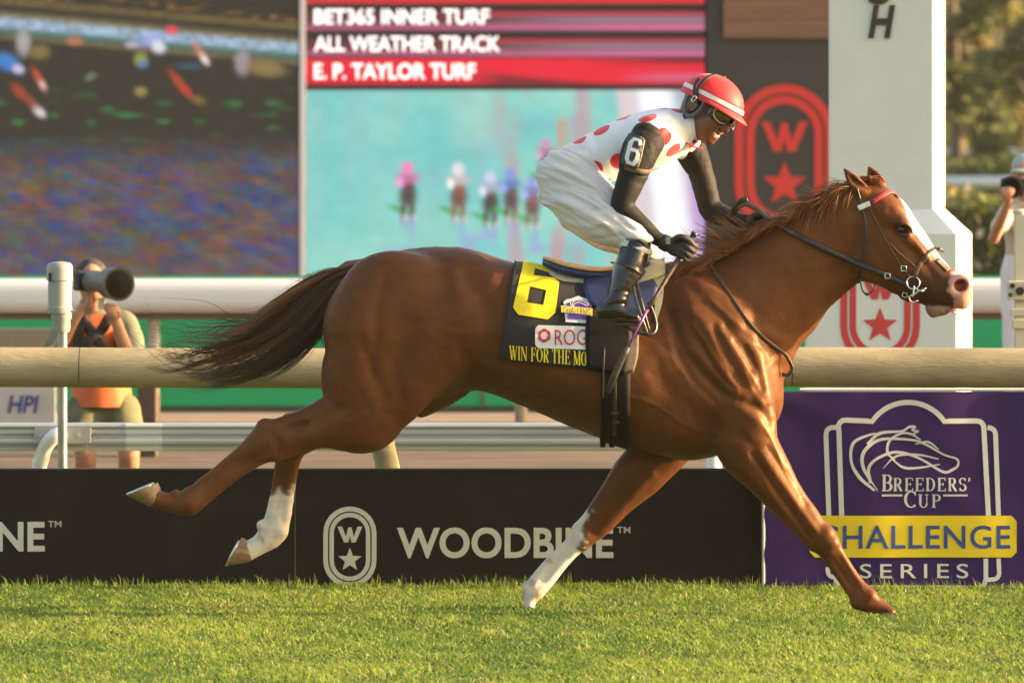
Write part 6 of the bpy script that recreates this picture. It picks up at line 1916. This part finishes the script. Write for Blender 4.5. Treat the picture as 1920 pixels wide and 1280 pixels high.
# breeches
M_breech = mat('breeches_white', (.56, .555, .575), .7, var=.05, scale=14, bump=.15, bscale=220, sheen=.2)
def breeches(f):
    f.tube([nr(1064, 328, 0, 51, .150), nr(1078, 318, 0, 52, .150), nr(1092, 311, 0, 52, .146)], k=.03)
    f.tube([(c, a + .010, b + .008) for c, a, b in LEG_N[:6]], k=.04)
    f.tube([(c, a + .010, b + .008) for c, a, b in LEG_F[:6]], k=.04)
    f.ell(P(1054, 358, 0), (M_(34), .135, M_(44)), 0, k=.06)
def br_disp(p, n_):
    q = to_px(p)
    u = (q[:, 0] * .45 - q[:, 1] * .89); v = q[:, 0] * .89 + q[:, 1] * .45
    u2 = u + 10 * vnoise(np.stack([v * .02, u * .02, p[:, 1] * 3], 1), 55)
    a = .014 * vnoise(np.stack([u2 / 11, v / 75, p[:, 1] * 5], 1), 51) + .0065 * vnoise(np.stack([u2 / 5, v / 40, p[:, 1] * 8], 1), 52)
    for pts, mm, w in (([(1042, 300), (1090, 320), (1128, 350)], -5, 6), ([(1030, 340), (1080, 352), (1110, 372)], -6, 5), ([(1048, 385), (1090, 395), (1130, 392)], -6, 5), ([(1060, 420), (1105, 425), (1150, 410)], 6, 6), ([(1090, 455), (1130, 448), (1165, 440)], -5, 5)):
        a += mm * .001 * np.exp(-(seg_dist(q, catmull(pts, 4)) / w) ** 2) * np.clip(-n_[:, 1] + .3, 0, 1)
    return a
cloth_mesh('breeches', breeches, (.02, -.42, 1.42), (.78, .42, 2.1), .0065, M_breech, br_disp)

# boots
M_boot = mat('boot_black', (.007, .007, .008), .20, var=.3, scale=14, bump=.10, bscale=40, coat=.25)
def boot(ch, heel, toe, y, lo, hi):
    def bf(f):
        f.tube([(c, a + .008, b + .010) for c, a, b in ch[5:]], k=.02)
        mx, my = (heel[0] + toe[0]) / 2, (heel[1] + toe[1]) / 2
        f.tube([nr(heel[0], heel[1] - 2, y, 15, .036), nr(mx - 8, my - 8, y, 16, .042), nr(mx + 14, my - 1, y, 13, .042), nr(toe[0], toe[1], y, 9.5, .036)], k=.03)
    def bd(p, n_):
        q = to_px(p)
        a = .0012 * vnoise(p * 30, 61)
        for pts, mm, w in (([(1132, 556), (1152, 548), (1176, 546)], -4, 3.5), ([(1138, 566), (1156, 562), (1174, 562)], 4, 4), ([(1140, 574), (1158, 570), (1176, 572)], -4, 3.5), ([(1150, 495), (1176, 500), (1206, 512)], 2, 3)):
            a += mm * .001 * np.exp(-(seg_dist(q, catmull(pts, 4)) / w) ** 2)
        return a
    o, bv, _, _ = cloth_mesh('boot', bf, lo, hi, .0055, M_boot, bd)
    return o, bv
bt, bt_bvh = boot(LEG_N, (1132, 586), (1192, 594), -.335, (.25, -.44, 1.2), (.7, -.16, 1.65))
boot(LEG_F, (1148, 590), (1208, 598), .335, (.25, .16, 1.2), (.75, .44, 1.65))
for nm, pts, wd, mt, o_ in (('boot_top', [(1164, 452), (1176, 446), (1192, 446), (1206, 454), (1213, 468)], .022, mat('boot_top_dark', (.018, .012, .010), .6, var=.2), .004),
                            ('boot_strap', [(1146, 492), (1165, 494), (1186, 502), (1200, 512)], .010, M_leather, .002),
                            ('boot_sole', [(1116, 594), (1130, 600), (1160, 602), (1190, 606), (1202, 604)], .012, mat('sole_dark', (.02, .016, .014), .8), -.004)):
    strap(nm, pts, wd, .006, mt, bt, off=o_, bvh=bt_bvh)

# gloves
M_glove = mat('glove_black', (.022, .019, .016), .6, var=.4, scale=40, bump=.4, bscale=120)
cloth_mesh('glove', lambda f: hand_right(f, .012, .0015), (.6, -.40, 1.4), (.86, -.2, 1.68), .0035, M_glove)
cloth_mesh('glove', lambda f: hand_left(f, .012, .0015), (.95, -.08, 1.58), (1.18, .12, 1.8), .004, M_glove)
MB().tube([P(1240, 452, -.262), P(1246, 455, -.264), P(1254, 459, -.268)], [.033, .036, .034], 16).build('glove_cuff', M_glove, jockey, smooth=True)
MB().box(P(1252, 0, -.3).x - .008, P(1252, 0, -.3).x + .012, -.309, -.298, P(0, 458, -.3).z, P(0, 446, -.3).z, .002).build('glove_label', mat('label_grey', (.30, .32, .33), .5), jockey)

# cap and helmet
M_cap = mat('cap_red', srgb(214, 34, 40), .55, var=.06, scale=10, bump=.12, bscale=200, sheen=.15)
M_bandw = mat('cap_band_white', (.70, .69, .66), .6)
def helm(fr, lat, up_, n=36, m_=12, lo=0.0, hi=math.pi / 2, c=(.002, 0, .034), tilt=0.0):
    V = []
    for j in range(m_ + 1):
        t = lo + (hi - lo) * j / m_
        for k in range(n):
            a = 2 * math.pi * k / n
            f, r, u = fr * math.cos(t) * math.cos(a), lat * math.cos(t) * math.sin(a), up_ * math.sin(t)
            seam = 1 + .010 * abs(math.cos(3 * a)) * math.cos(t)
            V.append(hl(c[0] + f * seam, c[1] + r * seam, c[2] + u))
    F = [(j * n + k, j * n + (k + 1) % n, (j + 1) * n + (k + 1) % n, (j + 1) * n + k) for j in range(m_) for k in range(n)]
    return V, F
helmet = MB().add(*helm(.132, .108, .104, lo=.16)).build('helmet', M_cap, jockey, smooth=True)
md = helmet.modifiers.new('thickness', 'SOLIDIFY'); md.thickness = .006
MB().add(*helm(.1355, .1115, .104, m_=2, lo=.05, hi=.21)).build('cap_band', M_bandw, helmet, smooth=True)
o = MB().add(*helm(.134, .110, .104, m_=3, lo=-.16, hi=.055)).build('cap_edge', M_cap, helmet, smooth=True)
# peak
V, F = [], []; n = 20
for i in range(n + 1):
    a = (i / n * 2 - 1) * 1.35
    for t in (0, .5, 1.0):
        ext = .040 * math.cos(a / 1.35 * math.pi / 2) ** .7 * t
        V.append(hl(.002 + (.133 + ext) * math.cos(a), (.109 + ext * .5) * math.sin(a), .034 - .004 - .020 * t * math.cos(a)))
for i in range(n):
    for j in range(2): F.append((i * 3 + j, i * 3 + j + 1, i * 3 + 4 + j, i * 3 + 3 + j))
o = MB().add(V, F).build('peak', M_cap, helmet, smooth=True)
md = o.modifiers.new('thickness', 'SOLIDIFY'); md.thickness = .007; md.offset = 0
bt_ = hl(.002, 0, .034 + .104)
bm = bmesh.new(); bmesh.ops.create_uvsphere(bm, u_segments=10, v_segments=6, radius=.006)
for v in bm.verts: v.co += Vector(bt_)
me = bpy.data.meshes.new('button'); bm.to_mesh(me); bm.free(); link_mesh('cap_button', me, M_cap, helmet, True)
M_padh = mat('harness_grey', (.075, .10, .125), .5, var=.15)
M_strapk = mat('strap_black', (.010, .010, .010), .5)
def hcurve(name, pts, r, m, fl=None, upv=None, par=jockey):
    c = catmull([tuple(hl(*p)) for p in pts], 6)
    return MB().tube([Vector(a) for a in c], r, 10, flat=fl, up=upv).build(name, m, par, smooth=True)
for s in (1, -1):
    hcurve('ear_harness', [(-.040, .098 * s, .022), (-.046, .088 * s, -.015), (-.036, .084 * s, -.045), (-.010, .083 * s, -.056), (.016, .083 * s, -.036), (.030, .085 * s, .000), (.034, .096 * s, .026)], .0078 * HS, M_padh)
    hcurve('chin_strap', [(-.028, .089 * s, -.055), (-.018, .074 * s, -.085), (.010, .050 * s, -.122), (.030, .022 * s, -.132)], .006, M_strapk, (.4, 1.2), tuple(HR))
    hcurve('goggle_strap', [(.080, .064 * s, .016), (.040, .086 * s, .020), (.0, .100 * s, .020), (-.01, .112 * s, .030), (-.024, .116 * s, .060), (-.028, .108 * s, .090)], .008, M_strapk, (.35, 1.0), tuple(HR * s))
hcurve('goggle_strap', [(.004, .116, .022), (-.004, .118, .055), (-.004, .106, .092), (-.004, .076, .122), (-.004, .045, .135)], .008, M_strapk, (.35, 1.0), tuple(HR))
c0 = Vector(hl(.006, .119, .014)); k = .009
hcurve('strap_buckle', [(.000, .121, .024), (.012, .121, .020), (.008, .121, .000), (-.003, .121, .004), (.000, .121, .024)], .0022, M_chrome)
# goggles: curved frame, two lenses
def face_patch(u0, u1, a0, a1, rad, n=26, m_=6, fo=.0, dip=0.0):
    V = []
    for j in range(m_ + 1):
        for i in range(n + 1):
            a = a0 + (a1 - a0) * i / n
            u = u0 + (u1 - u0) * j / m_
            edge_ = ((2 * j / m_ - 1) ** 2)
            nose_ = math.exp(-(a / .22) ** 2) * dip * (1 - j / m_)
            R_ = rad - .006 * edge_
            V.append(hl(fo + R_ * math.cos(a), (R_ * .80) * math.sin(a), u + nose_))
    w = n + 1
    return V, [(j * w + i, j * w + i + 1, (j + 1) * w + i + 1, (j + 1) * w + i) for j in range(m_) for i in range(n)]
o = MB().add(*face_patch(-.026, .034, -1.02, 1.02, .1175, dip=.030)).build('goggle_frame', mat('goggle_dark', (.012, .011, .010), .25, coat=.5), jockey, smooth=True)
md = o.modifiers.new('thickness', 'SOLIDIFY'); md.thickness = .006
M_lens = mat('lens_amber', (.05, .036, .014), .05, coat=1.0, spec=.9)
for a0, a1 in ((.14, .90), (-.90, -.14)):
    MB().add(*face_patch(-.015, .025, a0, a1, .1225, 14, 6)).build('goggle_lens', M_lens, o, smooth=True)
hcurve('goggle_rim', [(.112, .018, -.020), (.106, .038, -.024), (.088, .062, -.016), (.078, .072, .004), (.086, .066, .026)], .0035, mat('rim_clear', (.45, .40, .32), .2, coat=.5))
hcurve('goggle_rim', [(.120, -.012, -.018), (.118, -.034, -.024), (.104, -.054, -.018), (.094, -.064, .0)], .005, mat('rim_grey', (.35, .36, .36), .2))
hcurve('collar_tie', [(.020, .060, -.150), (.050, .036, -.150), (.066, .012, -.142)], .006, mat('tie_red', srgb(210, 30, 40), .6), (.6, 1.4), tuple(HU))

# ------------------------------------------------------------------ whip
whip = empty('whip', P(1283, 466, -.29), label='black riding whip with a purple shaft held in the jockey glove', cat='whip')
wp = lambda x, y, Y: P(x, y, Y)
MB().tube([wp(1303, 437, -.285), wp(1301, 440, -.285), wp(1283, 466, -.287), wp(1258, 508, -.305), wp(1232, 552, -.345), wp(1214, 580, -.372)], [.0135, .0125, .0105, .0105, .0095, .008], 12).build('handle', mat('whip_black', (.020, .016, .012), .5, color2=(.09, .06, .035), scale=60, thresh=(.45, .55), bump=.3, bscale=200), whip, smooth=True)
MB().tube([wp(1303.5, 436, -.285), wp(1299, 442.5, -.285)], [.0145, .0135], 12).build('grip_knob', M_leather, whip, smooth=True)
MB().tube([wp(1214, 580, -.372), wp(1196, 614, -.385), wp(1178, 652, -.39)], [.0075, .005, .004], 10).build('shaft', mat('whip_purple', srgb(112, 58, 128), .4), whip, smooth=True)
MB().tube([wp(1178, 650, -.39), wp(1170, 664, -.392), wp(1152, 704, -.392), wp(1139, 735, -.388)], [.010, .014, .015, .012], 10, flat=(.4, 1.0), up=(0, -1, 0)).build('flap', mat('whip_flap', (.05, .038, .03), .5, color2=(.02, .016, .014), scale=40), whip, smooth=True)
# ------------------------------------------------------------------ photographers
def figure(root, build, lo, hi, h, mt, name, disp=None, cols=None, hem=None):
    f = Field(lo, hi, h); build(f)
    p, fc = f.mesh(); p = relax(p, fc, 2); n_ = normals(p, fc)
    if disp: p = p + n_ * (disp * vnoise(p * np.array([16, 16, 11]), 5))[:, None]
    if hem is not None:                                  # open lower edge
        fc = fc[(p[:, 2] > hem)[fc].all(1)]
        used = np.unique(fc); mp = np.full(len(p), -1); mp[used] = np.arange(len(used)); p = p[used]; fc = mp[fc]
    me = np_mesh(name, p, fc)
    if cols is not None: set_col(me, cols(p))
    return link_mesh(name, me, mt, root, True)
def grip(f, c, d, n_out, r, k=.01):
    """four curled fingers and a thumb closing on something at c, stacked along d, leaving along n_out"""
    d, n_out = Vector(d).normalized(), Vector(n_out).normalized(); w = d.cross(n_out)
    for i in range(4):
        b = Vector(c) + d * (.021 * (i - 1.5)); s_ = (.92, 1.0, .97, .82)[i]
        pts = [(-.03, .02), (.0, .034), (.028, .024), (.036, -.002), (.02, -.02)]
        f.tube([(b + n_out * (x * s_) + w * (y * s_), .0105 * s_, .0105 * s_) for x, y in pts], k=.006, sub=3)
    f.tube([(Vector(c) - d * .03 + w * .01, .0115, .0115), (Vector(c) - d * .045 + n_out * .02, .011, .011), (Vector(c) - d * .035 + n_out * .045, .0095, .0095)], k=.008, sub=3)
M_skin = mat('skin_tan', (.40, .20, .12), .5, var=.12, scale=20)
def lens_tube(root, a, b, r0, r1, name='lens_barrel'):
    d = (b - a)
    pr_ = [(0, r0 * .8), (.08, r0), (.45, r0), (.47, r0 * 1.08), (.58, r0 * 1.08), (.60, r0), (.66, r0 * 1.02), (.70, r1 * .95), (.99, r1), (1.0, r1)]
    MB().tube([a + d * t for t, _ in pr_], [r for _, r in pr_], 24, caps=True).build(name, mat('lens_grey', (.085, .075, .075), .45, var=.1), root, auto=40)
    MB().tube([b - d * .02, b + d * .004], [r1 * .97, r1 * 1.03], 24).build('lens_hood', mat('hood_black', (.012, .011, .010), .6), root, auto=40)
    MB().tube([b + d * .0045, b + d * .009], [r1 * .86, r1 * .80], 24).build('front_glass', mat('front_glass', (.004, .004, .004), .6, spec=.1), root, auto=40)

# crouching photographer with the long lens
Y1 = 8.0
man = empty('person', (P(185, 0, Y1).x, Y1, 0), label='crouching photographer in an orange vest and olive shorts aiming a long lens', cat='person')
q1 = lambda px, py, Y, r, rb=None: (P(px, py, Y), M_(r, Y), rb if rb is not None else M_(r, Y))
A_R = [q1(126, 612, 7.95, 19), q1(104, 650, 7.85, 16), q1(92, 690, 7.7, 15), q1(112, 650, 7.5, 13), q1(138, 600, 7.45, 11), q1(152, 578, 7.45, 10)]
A_L = [q1(232, 608, 7.95, 20), q1(248, 650, 7.8, 18), q1(250, 690, 7.65, 15.5), q1(236, 655, 7.45, 14), q1(222, 615, 7.38, 11.5), q1(214, 592, 7.36, 10.5)]
L_R = [q1(160, 770, 8.0, 30), q1(156, 810, 7.9, 25), q1(160, 850, 7.85, 20), q1(160, 890, 7.95, 19), q1(156, 932, 8.05, 14)]
L_L = [q1(225, 770, 8.0, 30), q1(238, 810, 7.9, 25), q1(242, 850, 7.85, 20), q1(240, 890, 7.95, 19), q1(236, 932, 8.05, 14)]
TR = [q1(192, 770, 8.05, 50, .14), q1(190, 720, 8.05, 48, .13), q1(184, 670, 8.0, 52, .14), q1(180, 622, 7.95, 52, .14), q1(178, 598, 7.92, 36, .10)]
lo1, hi1 = (P(50, 0, Y1).x, 7.2, -.02), (P(300, 0, Y1).x, 8.4, P(0, 470, Y1).z)
def man_body(f):
    f.tube([(c, a - .012, b - .012) for c, a, b in TR], k=.04)
    for c in (A_R, A_L, L_R, L_L): f.tube(c, k=.03)
    for x in (156, 236): f.tube([q1(x, 934, 8.1, 11), q1(x + 4, 938, 7.92, 9)], k=.02)
    f.tube([q1(176, 598, 7.9, 18), q1(173, 560, 7.85, 18)], k=.03)
    f.ell(P(171, 527, 7.82), (M_(25, 8), .10, M_(36, 8)), 0, k=.03)
    f.ell(P(176, 548, 7.74), (M_(17, 8), .06, M_(18, 8)), 0, k=.02)
    f.ell(P(184, 535, 7.72), (M_(6, 8), .025, M_(9, 8)), 0, k=.01)
    f.ell(P(147, 528, 7.84), (M_(4, 8), .02, M_(9, 8)), 0, k=.008)
    grip(f, P(212, 584, 7.34), (1, .15, 0), (0, -.2, .9), .01)
    grip(f, P(158, 566, 7.46), (.2, .1, 1), (1, -.2, 0), .01)
figure(man, man_body, lo1, hi1, .011, M_skin, 'body')
figure(man, lambda f: (f.tube([(c, a + .004, b + .004) for c, a, b in TR], k=.03), f.tube([(c, a + .018, b + .018) for c, a, b in A_L[:3]], k=.03), f.tube([(c, a + .014, b + .014) for c, a, b in A_R[:2]], k=.03)), lo1, hi1, .012, mat('shirt_olive', (.15, .16, .10), .8, var=.15, scale=8), 'shirt', .006)
figure(man, lambda f: f.tube([(c, a + .016, b + .022) for c, a, b in [q1(192, 800, 8.03, 54, .165), q1(192, 770, 8.03, 54, .165), q1(190, 738, 8.05, 52, .15)] + TR[1:4]], k=.03), lo1, hi1, .012, mat('vest_orange', (.55, .12, .028), .7, var=.15, scale=7), 'vest', .006, hem=P(0, 762, 8).z)
figure(man, lambda f: (f.tube([q1(192, 775, 8.05, 53, .15), q1(191, 762, 8.05, 50, .14)], k=.03), f.tube([(c, a + .022, b + .022) for c, a, b in L_R[:2]], k=.03), f.tube([(c, a + .022, b + .022) for c, a, b in L_L[:2]], k=.03)), lo1, hi1, .012, mat('shorts_olive', (.085, .09, .042), .8, color2=(.14, .14, .06), scale=14), 'shorts', .006)
figure(man, lambda f: f.ell(P(170, 512, 7.86), (M_(29, 8), .11, M_(28, 8)), -6, k=.02), lo1, hi1, .010, mat('hair_dark', (.030, .022, .018), .7, var=.4, scale=40, bump=.5, bscale=60), 'hair', .008)
for pts in ([(150, 590), (170, 620), (195, 655), (215, 700)], [(205, 592), (190, 620), (165, 640), (140, 660)], [(150, 592), (146, 640), (145, 700)], [(222, 600), (226, 650), (226, 710)]):
    MB().tube([P(x, y, 7.78 - .015 * math.sin(i)) for i, (x, y) in enumerate(catmull(pts, 4))], .03, 8, flat=(.35, 1.0), up=(0, -1, 0)).build('harness_strap', mat('harness_black', (.014, .013, .013), .7), man, smooth=True)
for x in (157, 238): MB().tube([P(x, 940, 8.15), P(x, 938, 8.0), P(x + 2, 942, 7.85)], [.035, .05, .035], 12, flat=(.8, 1)).build('shoe', mat('shoe_dark', (.05, .045, .04), .7), man, smooth=True)
ca_ = empty('camera_with_lens', P(190, 530, 7.45), label='long telephoto camera with black hood held by the crouching photographer', cat='camera')
a_, b_p = P(168, 526, 7.66), P(223, 533, 7.28)
lens_tube(ca_, a_, b_p, .060, .091)
d_ = (b_p - a_).normalized()
cb = MB().box(-.075, .075, -.04, .045, -.058, .055, .012)
R_m = Matrix.Translation(a_ - d_ * .03) @ Matrix.Rotation(math.atan2(d_.y, d_.x) + math.pi / 2, 4, 'Z')
cb.v = [tuple(R_m @ Vector(v)) for v in cb.v]; cb.build('camera_body', mat('camera_black', (.012, .012, .012), .55), ca_)
MB().box(P(190, 0, 7.4).x - .02, P(190, 0, 7.4).x + .02, 7.40, 7.46, P(0, 580, 7.4).z, P(0, 558, 7.4).z, .006).build('lens_foot', mat('foot_cream', (.55, .50, .38), .5), ca_)

# standing photographer at the picture edge
Y2 = 11.0
man2 = empty('person', (P(1922, 0, Y2).x, Y2, 0), label='standing photographer in beige shirt, white trousers and cap at the picture edge', cat='person')
B_L = [q1(1892, 398, 10.95, 15), q1(1874, 425, 10.85, 14), q1(1862, 448, 10.7, 12), q1(1876, 415, 10.5, 11), q1(1890, 380, 10.4, 9), q1(1893, 366, 10.38, 8.5)]
B_R = [q1(1954, 398, 10.95, 15), q1(1972, 425, 10.85, 14), q1(1984, 448, 10.7, 12), q1(1965, 415, 10.5, 11), q1(1935, 380, 10.42, 9)]
T2 = [q1(1922, 500, 11.0, 36, .12), q1(1923, 460, 11.0, 36, .115), q1(1924, 425, 11.0, 40, .12), q1(1924, 398, 11.0, 38, .11), q1(1923, 382, 10.98, 24, .08)]
K = [[q1(1907, 505, 11.0, 25), q1(1904, 580, 11.0, 22), q1(1903, 690, 11.0, 17), q1(1903, 790, 11.02, 15), q1(1903, 868, 11.03, 10)], [q1(1940, 505, 11.0, 25), q1(1944, 580, 11.0, 22), q1(1945, 690, 11.0, 17), q1(1946, 790, 11.02, 15), q1(1946, 868, 11.03, 10)]]
lo2, hi2 = (P(1835, 0, Y2).x, 10.2, -.02), (P(2015, 0, Y2).x, 11.4, P(0, 270, Y2).z)
def man2_body(f):
    f.tube([(c, a - .012, b - .012) for c, a, b in T2], k=.04)
    for c in (B_L, B_R, *K): f.tube([(p, max(a - .006, .02), max(b - .006, .02)) for p, a, b in c], k=.03)
    for x in (1903, 1946): f.tube([q1(x, 874, 11.08, 9), q1(x, 878, 10.9, 8)], k=.02)
    f.tube([q1(1922, 382, 10.96, 15), q1(1920, 356, 10.92, 15)], k=.03)
    f.ell(P(1919, 328, 10.9), (M_(22, 11), .09, M_(32, 11)), 0, k=.03)
    f.ell(P(1914, 340, 10.82), (M_(5, 11), .03, M_(8, 11)), 0, k=.01)
    f.ell(P(1941, 330, 10.92), (M_(4, 11), .02, M_(8, 11)), 0, k=.008)
    grip(f, P(1890, 362, 10.36), (1, 0, .2), (0, -.2, .9), .01)
    grip(f, P(1934, 372, 10.42), (1, 0, -.2), (0, -.2, .9), .01)
figure(man2, man2_body, lo2, hi2, .011, M_skin, 'body')
figure(man2, lambda f: (f.tube([(c, a + .006, b + .01) for c, a, b in T2], k=.03), f.tube([(c, a + .014, b + .014) for c, a, b in B_L[:2]], k=.03), f.tube([(c, a + .014, b + .014) for c, a, b in B_R[:2]], k=.03)), lo2, hi2, .012, mat('shirt_beige', (.50, .42, .34), .8, var=.08, scale=8), 'shirt', .006)
figure(man2, lambda f: (f.tube([q1(1922, 486, 11.0, 38, .13), q1(1922, 510, 11.0, 40, .13)], k=.03), f.tube([(c, a + .016, b + .016) for c, a, b in K[0][:4]], k=.03), f.tube([(c, a + .016, b + .016) for c, a, b in K[1][:4]], k=.03)), lo2, hi2, .012, mat('trousers_white', (.66, .64, .66), .8, var=.05, scale=8), 'trousers', .008)
figure(man2, lambda f: (f.ell(P(1921, 312, 10.93), (M_(25, 11), .10, M_(25, 11)), 0, k=.02), f.ell(P(1916, 322, 10.80), (M_(22, 11), .06, M_(5, 11)), 0, k=.015)), lo2, hi2, .010, mat('cap_teal', (.30, .36, .34), .7), 'cap', .003)
for x in (1903, 1946): MB().tube([P(x, 878, 11.12), P(x, 876, 11.0), P(x, 880, 10.86)], [.035, .05, .035], 12, flat=(.8, 1)).build('shoe', mat('shoe_dark', (.05, .045, .04), .7), man2, smooth=True)
cam2 = empty('camera_with_lens', P(1900, 350, 10.5), label='black camera with a short lens held up by the standing photographer', cat='camera')
lens_tube(cam2, P(1902, 350, 10.62), P(1896, 352, 10.34), .048, .066)
MB().box(P(1900, 0, 10.7).x - .08, P(1900, 0, 10.7).x + .09, 10.62, 10.70, P(0, 368, 10.7).z, P(0, 334, 10.7).z, .014).build('camera_body', mat('camera_black', (.012, .012, .012), .55), cam2)

# ------------------------------------------------------------------ the hazy evening air
hz_m = bpy.data.materials.new('haze'); hz_m.use_nodes = True
hn_ = hz_m.node_tree; hn_.nodes.clear()
ho_ = hn_.nodes.new('ShaderNodeOutputMaterial'); pv = hn_.nodes.new('ShaderNodeVolumePrincipled')
pv.inputs['Color'].default_value = (1.0, .96, .88, 1); pv.inputs['Density'].default_value = .00013; pv.inputs['Anisotropy'].default_value = 0.0
hn_.links.new(pv.outputs[0], ho_.inputs['Volume'])
hz = MB().box(-430, 430, -70, 530, -1.0, 14.0).build('haze', hz_m)
tag(hz, 'thin warm haze that pales the far trees', 'haze', kind='stuff')
